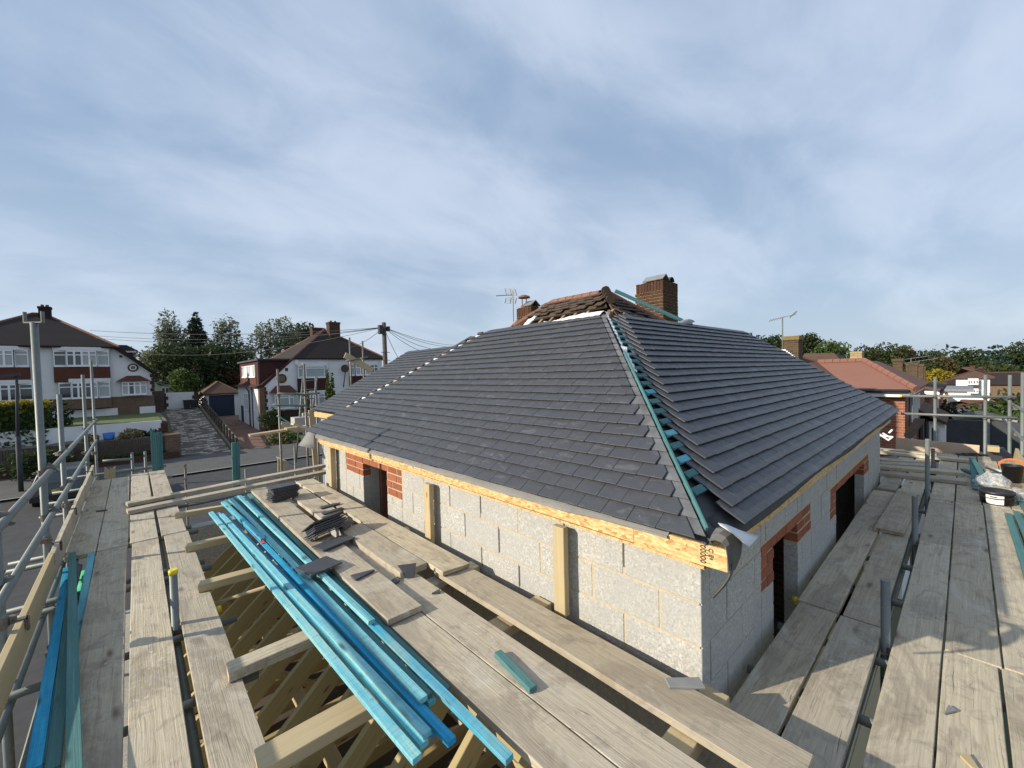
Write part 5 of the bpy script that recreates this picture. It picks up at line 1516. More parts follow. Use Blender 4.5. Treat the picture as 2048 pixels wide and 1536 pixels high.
gx = [-900, -500, -250, -120, -60] + rng(-40, 3.5, 2.0) + rng(4.0, 5.6, 0.1) + rng(6.5, 40, 2) + rng(45, 120, 6) + [150, 200, 260, 340, 450, 600, 900]
gy = [-900, -500, -250, -100, -40] + rng(-20, 60, 1.0) + [66, 75, 90, 120, 180, 260, 400, 900]
sheet('ground', 'ground', gx, gy, 0)
sheet('road', 'asphalt', rng(-60, 11, 1.5), rng(9.5, 26.5, 1.0), 0.012)
sheet('pavement', 'pavement', rng(-60, 30, 1.5), [26.62, 28, 29, 30.4], 0.10)
sheet('kerb', 'kerb', rng(-60, 30, 1.5), [26.5, 26.61], 0.105)
sheet('road', 'asphalt', rng(11, 40, 1.5), rng(17, 26.5, 1.0), 0.012)
sheet('driveway', 'paving', rng(2.0, 4.35, 0.4), rng(30.42, 47, 0.8), 0.02)
sheet('driveway', 'blockpave', rng(5.05, 7.9, 0.4), rng(30.42, 49, 0.8), 0.02)
sheet('forecourt', 'asphalt', rng(-14, 1.9, 1.5), rng(-2, 9.5, 1.0), 0.012)

# ------------------------------------------------------------------ foliage
def leaves(bm_v, bm_f, c, s, rr, flat=0.0):
    """one leaf clump: a bent quad"""
    a = Vector((rr.gauss(0, 1), rr.gauss(0, 1), rr.gauss(0, 1) * (1 - flat))).normalized()
    b = a.cross(Vector((rr.gauss(0, 1), rr.gauss(0, 1), rr.gauss(0, 1)))).normalized()
    n = len(bm_v); s1 = s * rr.uniform(0.6, 1.3); s2 = s * rr.uniform(0.35, 0.7)
    bm_v += [tuple(c - a * s1), tuple(c + b * s2), tuple(c + a * s1), tuple(c - b * s2)]
    bm_f.append((n, n + 1, n + 2, n + 3))


def crown_obj(name, lobes, n, size, mat, parent, seed, hang=0.0, surf=0.55):
    """leaf clumps through the lobes (centre, rx, ry, rz); hang draws some clumps down into strands"""
    rr = random.Random(seed); mb = MB(); tot = sum(l[1] * l[2] * l[3] for l in lobes)
    for (c, rx, ry, rz) in lobes:
        k = int(n * (rx * ry * rz) / tot) + 8
        for _ in range(k):
            d = Vector((rr.gauss(0, 1), rr.gauss(0, 1), rr.gauss(0, 1))).normalized() * (rr.uniform(surf, 1.0) ** 0.6)
            q = mnoise.noise(d * 2.1 + Vector(c) * 0.37) * 0.38 + 1.0
            p = Vector(c) + Vector((d.x * rx, d.y * ry, d.z * rz)) * q
            if hang and rr.random() < hang:
                L = rr.uniform(0.6, 2.2)
                for t in range(5): leaves(mb.v, mb.f, p + Vector((rr.uniform(-.06, .06), rr.uniform(-.06, .06), -L * t / 5)), size * 0.6, rr)
            else: leaves(mb.v, mb.f, p, size, rr)
    return mb.build(name, mat, parent, fix=False)


def trunk_obj(base, top, r, mat, parent, limbs=5, spread=1.5, seed=0):
    rr = random.Random(seed); mb = MB(); base, top = Vector(base), Vector(top); p = base; n = 5
    for i in range(n):
        q = base.lerp(top, (i + 1) / n) + Vector((rr.uniform(-.1, .1), rr.uniform(-.1, .1), 0)) * spread * 0.4
        mb.tube(p, q, r * (1 - 0.8 * i / n), r * (1 - 0.8 * (i + 1) / n), 7, False); p = q
    for i in range(limbs):
        t = rr.uniform(0.35, 0.9); a = base.lerp(top, t); an = rr.uniform(0, 6.28)
        b = a + Vector((math.cos(an) * spread, math.sin(an) * spread, spread * rr.uniform(0.4, 1.0)))
        mb.tube(a, b, r * (1 - t) * 0.6 + 0.02, 0.015, 5, False)
    return mb.build('trunk', mat, parent, True)


def tree(name, label, base, h, lobes, n, size, leaf, bark='bark', r=0.18, seed=1, hang=0.0, cat='tree', group=None, tt=0.85, limbs=5, spread=1.5, surf=0.45):
    base = Vector(base); root = thing(name, label, cat, base, group)
    trunk_obj(base, base + Vector((0, 0, h * tt)), r, bark, root, limbs, spread, seed)
    crown_obj('crown', [(base + Vector(c), a, b, d) for c, a, b, d in lobes], n, size, leaf, root, seed, hang, surf)
    return root


# ------------------------------------------------------------------ windows and houses
def window(parent, axis, c, u0, u1, z0, z1, cols, transom=None, pane='glass', cur=None, name='window', fr=0.05, out=-1, side_w=None):
    """frame, bars and panes on the wall plane (axis 'y': facing -y at y=c; axis 'x': facing -x at x=c)"""
    mb = MB()
    def bx(a, b, q0, q1, d0, d1, m=mb):
        if axis == 'y': m.box(a, b, c + d0, c + d1, q0, q1)
        else: m.box(c + d0, c + d1, a, b, q0, q1)
    bx(u0, u1, z0 - 0.04, z0 + fr, -0.05, 0.04); bx(u0, u1, z1 - fr, z1, -0.03, 0.04)
    ed = [u0 + (u1 - u0) * i / cols for i in range(cols + 1)] if not isinstance(cols, list) else [u0 + (u1 - u0) * t for t in cols]
    for e in ed:
        w_ = fr * (0.5 if e not in (ed[0], ed[-1]) else 0.5)
        bx(max(u0, e - fr * .55), min(u1, e + fr * .55), z0 + fr, z1 - fr, -0.03, 0.04)
    if transom:
        zt = z0 + (z1 - z0) * transom; bx(u0 + fr * .5, u1 - fr * .5, zt - fr * .4, zt + fr * .4, -0.026, 0.036)
    f = mb.build(name, 'upvc', parent)
    for i, (a, b) in enumerate(zip(ed, ed[1:])):
        m = MB(); bx(a + fr * .4, b - fr * .4, z0 + fr * .8, z1 - fr * .8, 0.012, 0.022, m)
        pm = pane if not (cur and cur[i % len(cur)]) else cur[i % len(cur)]
        o = m.build('pane', pm, None); adopt(o, f)
    return f


def hip_roof(parent, x0, x1, y0, y1, ze, zr, axis, inset, mat, name='roof', ov=0.25, ins2=None, ridge_mat='terracotta', rt=True):
    """hipped roof solid with a ridge along the axis; inset = how far the ridge ends stand in (0 = gable)"""
    x0 -= ov; x1 += ov; y0 -= ov; y1 += ov; ins2 = inset if ins2 is None else ins2
    if axis == 'x': ra, rb = Vector((x0 + inset, (y0 + y1) / 2, zr)), Vector((x1 - ins2, (y0 + y1) / 2, zr))
    else: ra, rb = Vector(((x0 + x1) / 2, y0 + inset, zr)), Vector(((x0 + x1) / 2, y1 - ins2, zr))
    A, B, Cc, D = Vector((x0, y0, ze)), Vector((x1, y0, ze)), Vector((x1, y1, ze)), Vector((x0, y1, ze))
    mb = MB(); dn = Vector((0, 0, -0.12))
    vs = [A, B, Cc, D, ra, rb, A + dn, B + dn, Cc + dn, D + dn]; mb.v = [tuple(v) for v in vs]
    if axis == 'x': mb.f = [(0, 1, 5, 4), (1, 2, 5), (2, 3, 4, 5), (3, 0, 4)]
    else: mb.f = [(0, 1, 4), (1, 2, 5, 4), (2, 3, 5), (3, 0, 4, 5)]
    mb.f += [(0, 6, 7, 1), (1, 7, 8, 2), (2, 8, 9, 3), (3, 9, 6, 0), (9, 8, 7, 6)]
    o = mb.build(name, mat, parent)
    if rt:
        m2 = MB().tube(ra, rb, 0.1, None, 6)
        for P_, Q in (((A, ra), (D, ra if axis == 'x' else rb)) if axis == 'x' else ((A, ra), (B, ra))): m2.tube(P_, Q, 0.09, None, 6)
        if axis == 'x':
            for P_ in (B, Cc): m2.tube(P_, rb, 0.09, None, 6)
        else:
            for P_ in (Cc, D): m2.tube(P_, rb, 0.09, None, 6)
        m2.v = [(x, y, z + 0.0) for x, y, z in m2.v]
        m2.build('hip_tiles', ridge_mat, o, kind='stuff')
    return o


def stack(parent, x, y, wx, wy, z0, z1, mat, pots=2):
    o = MB().box(x - wx / 2, x + wx / 2, y - wy / 2, y + wy / 2, z0, z1 - 0.16).box(x - wx / 2 - .04, x + wx / 2 + .04, y - wy / 2 - .04, y + wy / 2 + .04, z1 - 0.16, z1).build('chimney', mat, parent)
    for k in range(pots):
        t = (k + .5) / pots - .5; px, py = (x + wx * t * .8, y) if wx > wy else (x, y + wy * t * .8)
        q = MB().tube((px, py, z1), (px, py, z1 + 0.16), 0.10, 0.085, 8).build('chimney_pot', 'rust', None); adopt(q, o)
    return o


# house across the road, left ------------------------------------------------
Y1 = 42.0
h1 = thing('white_house', 'white semi-detached pair with dark hipped roof and red-brown tiled bays at the left edge', 'house', (-4, Y1, -2.4))
MB().box(-9.6, 1.18, Y1, Y1 + 9, -1.02, 2.58).build('wall', 'render_white', h1) if False else None
poly = [(-9.6, -1.02), (1.18, -1.02), (1.18, 0.60), (-0.95, 2.60), (-9.6, 2.60)]
MB().prism([(x, Y1, z) for x, z in poly], (0, 8.5, 0)).build('wall', 'render_white', h1)
MB().box(-9.6, 1.22, Y1 - 0.03, Y1 + 8.5, -1.85, -1.02).build('wall', 'brick_wall_brown', h1)
MB().box(-9.6, -0.85, Y1 - 0.06, Y1 + 8.5, -2.6, -1.85).box(0.35, 1.24, Y1 - 0.06, Y1 + 8.5, -2.6, -1.85).build('plinth', 'render_white', h1, kind='stuff')
MB().box(-0.85, 0.35, Y1 - 0.04, Y1 + 8, -2.6, -1.85).build('plinth', 'brick_wall_brown', h1)
hip_roof(h1, -8.9, -0.9, Y1 - 0.1, Y1 + 8.6, 2.62, at(90, 630, y=Y1 + 4.3).z + .05, 'x', 4.0, 'roof_dark', ov=0.3)
MB().prism([(-1.0, Y1 - .35, 2.56), (1.42, Y1 - .35, 0.50), (1.42, Y1 - .35, 0.68), (-0.7, Y1 - .35, 2.72)], (0, 9, 0)).build('catslide_roof', 'roof_dark', h1)
stack(h1, at(91, 640, y=Y1 + 3.9).x, Y1 + 3.9, 0.62, 0.55, 4.2, at(92, 614, y=Y1 + 3.9).z, 'roof_dark', 2)
def bay(parent, x0, x1, zb, z0, zt, y, apron, frx=0.45, cols=(4, .72), cur=None, ap0=None, sp=0.62):
    """canted bay: middle light and two splayed sides, tile-hung apron below"""
    yo = y - frx
    f = window(parent, 'y', yo, x0 + sp, x1 - sp, z0, zt, cols[0], cols[1], cur=cur, fr=0.09)
    window(parent, 'y', yo + frx * .45, x0, x0 + sp - .02, z0, zt, 1, cols[1], cur=[cur[0]] if cur else None, fr=0.09)
    window(parent, 'y', yo + frx * .45, x1 - sp + .02, x1, z0, zt, 1, cols[1], cur=[cur[-1]] if cur else None, fr=0.09)
    MB().prism([(x0 - .05, y + .02, zt), (x0 - .05, y - frx * .5, zt), (x0 + sp, yo - .04, zt), (x1 - sp, yo - .04, zt), (x1 + .05, y - frx * .5, zt), (x1 + .05, y + .02, zt)], (0, 0, 0.25)).build('bay_head', 'render_white', parent)
    if ap0 is not None:
        MB().prism([(x0 - .03, y + .02, ap0), (x0 - .03, y - frx * .45, ap0), (x0 + sp, yo + .01, ap0), (x1 - sp, yo + .01, ap0), (x1 + .03, y - frx * .45, ap0), (x1 + .03, y + .02, ap0)], (0, 0, z0 - .05 - ap0)).build('bay_apron', apron, parent)
    MB().box(x0 + .1, x1 - .1, y + .06, y + .1, z0, zt).build('room_back', 'fence_wood', parent)


C_ = [None, None, 'curtain', 'curtain']
bay(h1, -3.86, -1.16, 0, 1.22, 2.30, Y1, 'hung_tile', cur=C_, ap0=0.12)
bay(h1, -3.70, -1.18, 0, -1.02, 0.10, Y1, 'brick_wall_brown', cur=[None, None, None, 'curtain'], ap0=-1.75)
bay(h1, -7.75, -4.98, 0, 1.22, 2.30, Y1, 'hung_tile', cur=['curtain', None, 'curtain', 'curtain'], ap0=0.12)
bay(h1, -7.6, -4.85, 0, -1.02, 0.10, Y1, 'brick_wall_brown', cur=[None, None, None, None], ap0=-1.75)
window(h1, 'y', Y1 - .28, -0.55, 0.80, -0.92, 0.05, [0, .26, .5, .74, 1.0], 0.7, cur=['curtain', None, 'curtain', 'curtain'], fr=.08)
MB().hexa([(-.85, Y1 + .02, .10), (-.85, Y1 - .5, .10), (1.02, Y1 - .5, .10), (1.02, Y1 + .02, .10), (-.25, Y1 + .02, .50), (-.25, Y1 - .06, .50), (.45, Y1 - .06, .50), (.45, Y1 + .02, .50)]).build('porch_roof', 'hung_tile', h1)
def oculus(parent, x, z, y, r, ring='hung_tile'):
    MB().tube((x, y - .06, z), (x, y + .05, z), r, None, 20).build('round_window', ring, parent)
    MB().tube((x, y - .08, z), (x, y - .03, z), r * .66, None, 20).build('round_window_frame', 'upvc', parent)
    MB().tube((x, y - .10, z), (x, y - .05, z), r * .44, None, 18).build('round_pane', 'glass', parent)
oculus(h1, 0.10, 1.10, Y1, .30)
MB().box(-.62, -.46, Y1 - .02, Y1 + .1, 1.85, 2.0).build('vent', 'black_plastic', h1)
for k in range(6):
    MB().box(1.02 if k % 2 else 1.10, 1.26, Y1 - .035, Y1 + .2, -1.0 + .27 * k, -1.0 + .27 * k + .25).build('quoin', 'brick_wall_dark', h1)
MB().box(-0.9, 0.15, Y1 + 2.5, Y1 + 6, 1.0, 2.45).build('dormer', 'hung_tile', h1); MB().box(-1.2, 0.35, Y1 + 2.3, Y1 + 6.2, 2.35, 2.5).build('dormer_fascia', 'upvc', h1)
MB().prism([(-1.5, Y1 + 2.2, 2.5), (0.45, Y1 + 2.2, 2.5), (-0.2, Y1 + 2.6, 2.95), (-1.5, Y1 + 2.6, 2.95)], (0, 4, 0)).build('dormer_roof', 'roof_dark', h1)
hl = thing('neighbouring_house', 'dark roof of the next house just showing at the left frame edge', 'house', (-14, Y1, -2.4))
MB().box(-19, -10.5, Y1, Y1 + 8, -2.5, 2.4).build('wall', 'render_white', hl); hip_roof(hl, -19, -10.5, Y1, Y1 + 8, 2.5, 5.0, 'x', 3.8, 'roof_brown')

# raised front garden
sheet('lawn', 'lawn', rng(-6, 1.25, 1), rng(33.2, 41.9, 1), 0, fn=lambda x, y: -2.36)
MB().box(-6, 1.24, 33.0, 33.15, -3.7, -2.36).build('garden_wall', 'render_white'); tag(bpy.data.objects['garden_wall'], 'low white rendered wall holding up the front lawn', 'wall')
t = bpy.data.objects['garden_wall']
for k in range(3): MB().box(1.24 - (.16 if k % 2 else .05), 1.52, 32.97, 33.25, -3.4 + .3 * k, -3.4 + .3 * k + .29).build('quoin', 'brick_wall_dark', t)
MB().box(-5.9, 1.5, 33.16, 41.9, -4.6, -2.40).build('garden_bank', 'soil', kind='structure')
sheet('flower_bed', 'soil', rng(-6, 1.5, .5), rng(31.0, 33.0, .4), 0, fn=lambda x, y: -3.16 + 0.05 * math.sin(x * 3 + y * 2))
fb = thing('palisade', 'low fence of upright timber sleepers below the flower bed', 'fence', (-2, 30.9, -4.4))
x = -5.8; k = 0
while x < 1.5:
    MB().box(x, x + .085, 30.86, 30.95, -4.5, -3.08 + R.uniform(-.02, .02)).build('upright', 'fence_wood', fb) if k < 90 else None; x += .095; k += 1
kb = MB().box(-6, 1.85, 30.44, 30.60, -4.6, -4.02).build('brick_edging', 'brick_wall_dark'); tag(kb, 'low brick edging wall along the far pavement', 'wall')
pb = MB().box(1.26, 1.95, 30.7, 31.6, -4.6, -3.05).build('brick_pier', 'brick_wall_brown'); tag(pb, 'brick pier at the corner of the flower bed', 'wall')
tub2 = lathe([(0.20, 0), (0.25, .38), (.26, .38), (.22, .05)], (-1.05, 32.0, -3.14), 14).build('blue_tub', 'blue_plastic', None, True); tag(tub2, 'bright blue plastic tub standing in the flower bed', 'tub')
def shrub(name, label, c, rx, ry, rz, n, size, leaf, seed, cat='shrub', group=None, surf=0.35, hang=0):
    o = crown_obj(name, [(Vector(c), rx, ry, rz)], n, size, leaf, None, seed, hang, surf); return tag(o, label, cat, group)
shrub('garden_plant', 'straw coloured plant right of the blue tub', (-0.15, 31.9, -2.95), .55, .4, .35, 250, .12, 'leaf_straw', 3)
shrub('garden_plant', 'dry plant left of the blue tub', (-1.75, 31.9, -3.0), .35, .3, .25, 120, .12, 'leaf_straw', 4)
shrub('garden_plant', 'grey green plant at the end of the flower bed', (.75, 31.8, -3.0), .4, .3, .25, 140, .12, 'leaf_dark', 5)
cov = crown_obj('ground_cover', [(Vector((-1.8 + i * .55, 30.62, -4.05)), .4, .18, .22) for i in range(6)], 500, .1, 'leaf_green', None, 9, 0, .2); cov['kind'] = 'stuff'
# hedges at the left
def hedge(name, label, x0, x1, y0, y1, z0, z1, n, size, leaf, topleaf, seed, core='leaf_dark'):
    rr = random.Random(seed); root = thing(name, label, 'hedge', ((x0 + x1) / 2, (y0 + y1) / 2, z0))
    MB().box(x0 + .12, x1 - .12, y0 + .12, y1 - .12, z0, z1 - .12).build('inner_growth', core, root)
    mb, mt = MB(), MB()
    for _ in range(n):
        f = rr.random(); x, y, z = rr.uniform(x0, x1), rr.uniform(y0, y1), rr.uniform(z0, z1)
        if f < .30: z = z1 + rr.gauss(0, .05); leaves(mt.v, mt.f, Vector((x, y, z)), size, rr); continue
        elif f < .72: y = y0 + rr.gauss(0, .06)
        elif f < .86: x = x1 + rr.gauss(0, .06)
        else: x = x0 + rr.gauss(0, .06)
        m_ = mt if z > z1 - .5 and rr.random() < (z - z1 + .5) * 1.6 else mb
        leaves(m_.v, m_.f, Vector((x, y, z)), size, rr)
    mb.build('foliage', leaf, root, fix=False); mt.build('top_foliage', topleaf, root, fix=False); return root
hedge('clipped_hedge', 'big clipped hedge with a yellow top in front of the white house', -9.0, -3.45, 33.0, 35.0, -4.4, -0.95, 6000, .13, 'leaf_green', 'leaf_yellow', 11)
shrub('garden_shrub', 'dark rounded bush below the yellow topped hedge', (-3.4, 29.7, -3.75), 1.2, .7, .75, 900, .12, 'leaf_dark', 12)
shrub('garden_shrub', 'dark shrub beside the right end of the yellow topped hedge', (-3.0, 34.6, -2.6), .5, .6, 1.6, 700, .12, 'leaf_dark', 13)

# end wall, bins, fence, garages -------------------------------------------
ew = MB().box(2.15, 4.1, 47.2, 47.4, -2.6, -1.0).build('yard_wall', 'render_white'); tag(ew, 'white rendered yard wall closing the patchwork drive', 'wall')
for s in (0, 1):
    for k in range(5): MB().box(*((1.85, 2.15 + (.14 if k % 2 else 0)) if s == 0 else (4.1 - (.14 if k % 2 else 0), 4.4)), 47.16, 47.45, -2.5 + .3 * k, -2.5 + .3 * k + .29).build('quoin', 'brick_wall_dark', ew)
for k, xx in enumerate((3.5, 4.0)):
    b = thing('wheelie_bin', ('left' if not k else 'right') + ' dark wheelie bin at the end of the patchwork drive', 'bin', (xx, 46.5, -2.45), 'bins on the drive')
    MB().hexa([(xx - .2, 46.3, -2.4), (xx + .2, 46.3, -2.4), (xx + .2, 46.7, -2.4), (xx - .2, 46.7, -2.4), (xx - .25, 46.25, -1.75), (xx + .25, 46.25, -1.75), (xx + .25, 46.8, -1.75), (xx - .25, 46.8, -1.75)]).build('body', 'black_plastic', b)
    MB().box(xx - .27, xx + .27, 46.22, 46.82, -1.74, -1.68).build('lid', 'felt', b)
gate = MB().box(1.28, 1.85, 44.0, 44.1, -2.5, -0.75).build('side_gate', 'fence_wood'); tag(gate, 'dark side gate beside the white house', 'gate')
sh = thing('garden_shed', 'pale grey shed with a small window behind the yard wall', 'shed', (3, 58, -2.2))
a, b = at(316, 784, y=58), at(350, 784, y=58); zt0, zt1 = at(316, 763, y=58).z, at(350, 770, y=58).z
MB().prism([(a.x - 2, 58, -2.3), (b.x, 58, -2.3), (b.x, 58, zt1), (a.x - 2, 58, zt0 + .6)], (0, 3, 0)).build('wall', 'blind', sh)
MB().prism([(a.x - 2.2, 57.7, zt0 + .62), (b.x + .2, 57.7, zt1), (b.x + .2, 57.7, zt1 + .14), (a.x - 2.2, 57.7, zt0 + .76)], (0, 3.6, 0)).build('roof', 'lead', sh)
window(sh, 'y', 57.97, b.x - 1.1, b.x - .5, zt1 - .85, zt1 - .25, 2)

fc = thing('drive_fence', 'dark post and rail fence between the two drives', 'fence', (4.7, 38, -4))
yy = 30.6; k = 0
while yy < 47:
    g = gz(4.5, yy); MB().box(4.60, 4.70, yy, yy + .10, g - .2, g + .86).build('post', 'fence_wood', fc); yy += 1.15; k += 1
for h_ in (.30, .72):
    mb = MB(); pv = None
    for i in range(15):
        yy = 30.6 + 16.1 * i / 14; q = Vector((4.73, yy, gz(4.5, yy) + h_))
        if pv: mb.bar(pv, q, .03, .12)
        pv = q
    mb.build('rail', 'fence_grey', fc)
mb = MB(); pv = None
for i in range(30):
    yy = 30.5 + 17 * i / 29; q = (4.42, yy, gz(4.4, yy))
    if pv: mb.hexa([(4.42, pv[1], pv[2] - .3), (4.58, pv[1], pv[2] - 1.3), (4.58, yy, q[2] - 1.3), (4.42, yy, q[2] - .3), (4.42, pv[1], pv[2] + .12), (4.58, pv[1], pv[2] + .12), (4.58, yy, q[2] + .12), (4.42, yy, q[2] + .12)])
    pv = q
o = mb.build('drive_edging', 'soil'); tag(o, 'concrete edging strip along the patchwork drive', 'kerb')
g2 = thing('garage', 'detached garage with a dark blue up-and-over door and hipped roof', 'garage', (6.3, 49, -3.5))
gl, gr, gt, gb = at(418, 790, y=49), at(468, 790, y=49), at(443, 790, y=49).z, -3.55
MB().box(gl.x - .35, gl.x - .02, 49.05, 54, gb - .2, gt + .1).build('wall', 'render_white', g2); MB().box(gr.x + .02, gr.x + .4, 49.05, 54, gb - .2, gt + .1).build('wall', 'render_white', g2)
MB().box(gl.x - .35, gr.x + .4, 49.04, 54, gt, gt + .16).build('lintel', 'render_white', g2)
dr = MB().box(gl.x, gr.x, 49.1, 49.16, gb - .1, gt).build('door', 'garage_door', g2)
for k in range(7): q = MB().box(gl.x + .05, gr.x - .05, 49.085, 49.10, gb + .1 + k * .28, gb + .1 + k * .28 + .25).build('door_panel', 'garage_door', None); adopt(q, dr)
hip_roof(g2, gl.x - .4, gr.x + .45, 49.0, 54.5, gt + .18, at(432, 764, y=51.5).z, 'y', 2.1, 'roof_brown', ov=.15, ridge_mat='roof_brown')
shrub('garden_shrub', 'dark ivy hedge beside the garage wall', (4.7, 48.6, -2.2), .5, .8, 1.2, 500, .13, 'leaf_dark', 15)

# second house across the road ---------------------------------------------
Y2 = 36.0
h2 = thing('white_house', 'white house with brown tile-clad dormer box and two brick chimneys beyond the scaffold', 'house', (11, Y2, -4))
MB().prism([(7.40, Y2, -2.5), (16.9, Y2, -2.5), (16.9, Y2, 1.55), (9.55, Y2, 1.55), (7.40, Y2, -0.55)], (0, 8, 0)).build('wall', 'render_white', h2)
MB().box(7.42, 16.9, Y2 - .03, Y2 + 8, -4.8, -2.5).build('wall', 'brick_wall_dark', h2)
MB().box(7.05, 7.40, Y2 - .02, Y2 + .5, -4.5, -.58).build('brick_pillar', 'brick_wall_brown', h2)
for k in range(6): MB().box(7.40, 7.52 if k % 2 else 7.60, Y2 - .03, Y2 + .1, -2.4 + .3 * k, -2.4 + .3 * k + .28).build('quoin', 'brick_wall_dark', h2)
MB().box(7.10, 7.40, Y2 + .5, Y2 + 2.6, -4.5, -.62).build('side_wall', 'render_white', h2)
MB().box(7.13, 7.40, Y2 + 2.6, Y2 + 3.2, -4.5, -.62).build('side_pier', 'brick_wall_dark', h2)
sw = MB().box(7.10, 7.40, Y2 + 3.2, Y2 + 8.8, -4.5, -.62).build('side_wall', 'render_white', h2)
window(h2, 'x', 7.08, Y2 + 4.4, Y2 + 6.0, -2.6, -1.2, 2, .7, pane='curtain')
MB().box(7.06, 7.10, Y2 + 6.6, Y2 + 7.5, -4.2, -2.3).build('side_door', 'garage_door', h2)
MB().tube((7.02, Y2 + 3.6, -4.2), (7.02, Y2 + 3.6, -1.0), .05, None, 6).tube((7.02, Y2 + 3.6, -1.0), (6.9, Y2 + 3.9, -.7), .05, None, 6).build('downpipe', 'black_plastic', h2)
MB().prism([(6.75, Y2 - .05, -.62), (7.2, Y2 - .05, -.42), (9.6, Y2 - .05, 1.72), (9.6, Y2 - .05, 1.58), (7.3, Y2 - .05, -.66)], (0, 9, 0)).build('catslide_roof', 'hung_tile_dark', h2)
MB().box(7.22, 10.6, Y2 + .45, Y2 + 8.2, -.45, 1.42).build('dormer', 'hung_tile_dark', h2)
MB().box(7.05, 10.7, Y2 + .25, Y2 + 8.4, 1.42, 1.56).build('dormer_roof', 'felt', h2)
dw0, dw1 = at(511, 740, x=7.2).y, at(485, 740, x=7.2).y
MB().box(7.19, 7.22, dw0 - .1, dw1 + .1, -.42, .2).build('dormer_apron', 'hung_tile', h2)
window(h2, 'x', 7.17, dw0, dw1, .16, 1.12, [0, .16, .40, .60, .84, 1.0], None, 'curtain', [None, 'upvc', None, 'upvc', None], fr=.08)
MB().tube((7.15, Y2 + .4, -.5), (7.15, Y2 + .4, 1.42), .05, None, 6).build('downpipe', 'black_plastic', h2)
rf2 = hip_roof(h2, 9.6, 17.0, Y2, Y2 + 8.2, 1.60, at(657, 660, y=Y2 + 4.1).z + .05, 'x', 4.0, 'roof_dark', ov=.22)
ca = at(667, 672, y=Y2 + 3.3); stack(h2, ca.x, Y2 + 3.3, .95, .8, 2.6, at(667, 645, y=Y2 + 3.3).z, 'brick_wall_dark', 2)
cb = at(634, 672, y=Y2 + 7.5); stack(h2, cb.x, Y2 + 7.5, 1.05, .8, 2.4, at(634, 656, y=Y2 + 7.5).z, 'brick_wall_dark', 0)
bay(h2, 9.75, 12.05, 0, .0, .98, Y2, 'hung_tile_dark', cols=([0, .1, 1.0], .78), cur=['blind', 'blind'], ap0=-1.15, frx=.4, sp=.35)
bay(h2, 9.85, 12.0, 0, -2.25, -1.3, Y2, 'brick_wall_dark', cols=(3, .7), cur=['blind', 'blind', 'blind'], ap0=-4.2, frx=.4, sp=.35)
bay(h2, 13.9, 16.4, 0, .10, 1.05, Y2, 'hung_tile_dark', cols=(4, .7), cur=['curtain', None, 'curtain', None], ap0=-1.1, frx=.4, sp=.4)
window(h2, 'y', Y2 - .30, 8.0, 9.35, -2.35, -1.25, [0, .24, .76, 1], .78, cur=['blind', 'blind', 'blind'], fr=.09)
MB().hexa([(7.7, Y2 + .02, -1.1), (7.7, Y2 - .5, -1.1), (9.6, Y2 - .5, -1.1), (9.6, Y2 + .02, -1.1), (8.2, Y2 + .02, -.55), (8.2, Y2 - .06, -.55), (9.15, Y2 - .06, -.55), (9.15, Y2 + .02, -.55)]).build('porch_roof', 'hung_tile', h2)
oc = at(563, 757, y=Y2); MB().tube((oc.x, Y2 - .06, oc.z), (oc.x, Y2 + .05, oc.z), .36, None, 20).build('round_window', 'hung_tile', h2); MB().tube((oc.x, Y2 - .08, oc.z), (oc.x, Y2 - .03, oc.z), .24, None, 18).build('round_pane', 'leaf_straw', h2)
v_ = at(573, 739, y=Y2); MB().box(v_.x - .1, v_.x + .1, Y2 - .02, Y2 + .1, v_.z - .12, v_.z + .12).build('vent', 'black_plastic', h2)
al = at(593, 724, y=Y2 - .1); MB().box(al.x - .1, al.x + .12, Y2 - .12, Y2, al.z - .2, al.z + .2).build('alarm_box', 'upvc', h2)
ds = at(690, 737, y=Y2 - .5); dish = thing('satellite_dish', 'round mesh satellite dish on the front of the far white house', 'dish', ds)
MB().tube(ds, ds + Vector((.1, .12, 0)), .34, .22, 18).build('dish', 'fence_wood', dish); MB().tube(ds + Vector((.05, .06, -.2)), (ds.x, Y2, ds.z - 1.6), .035, None, 6).build('bracket', 'black_plastic', dish)
# front garden of that house
for (px, pt, yy, w_, lb, lf, cat) in ((655, 742, 33.5, .42, 'taller bright conifer by the bay of the far white house', 'leaf_cypress', 'conifer'), (664, 750, 33.9, .36, 'shorter conifer right behind the taller one', 'leaf_cypress', 'conifer'), (613, 780, 33.6, .6, 'dark conical shrub behind the ladder', 'leaf_dark', 'shrub')):
    tp = at(px, pt, y=yy); g = gz(tp.x, yy)
    root = thing('conifer', lb, cat, (tp.x, yy, g)); trunk_obj((tp.x, yy, g), (tp.x, yy, tp.z - .4), .06, 'bark', root, 0, 1, 3)
    H = tp.z - g; crown_obj('crown', [(Vector((tp.x, yy, g + H * t)), w_ * (1.05 - t * .95) + .05, w_ * (1.05 - t * .95) + .05, H * .13) for t in (.12, .25, .38, .5, .62, .74, .85, .94)], 1400, .10, lf, root, int(px), 0, .3)
for (px, py, yy, rx, rz_, lb, lf) in ((545, 838, 34.5, .9, .8, 'shaded shrub against the dark brick base', 'leaf_dark'), (565, 880, 31.5, 1.0, .6, 'green bush beside the red brick drive', 'leaf_green'), (588, 895, 31.0, .8, .7, 'taller green bush behind the bent scaffold board', 'leaf_green'), (632, 893, 31.2, 1.3, .55, 'low clipped hedge near the road', 'leaf_dark'), (668, 905, 31.2, .9, .5, 'low clipped hedge end at the stud', 'leaf_dark')):
    c = at(px, py, y=yy); shrub('garden_shrub', lb, c, rx, .6, rz_, 700, .11, lf, int(px))
ed = MB(); pv = None
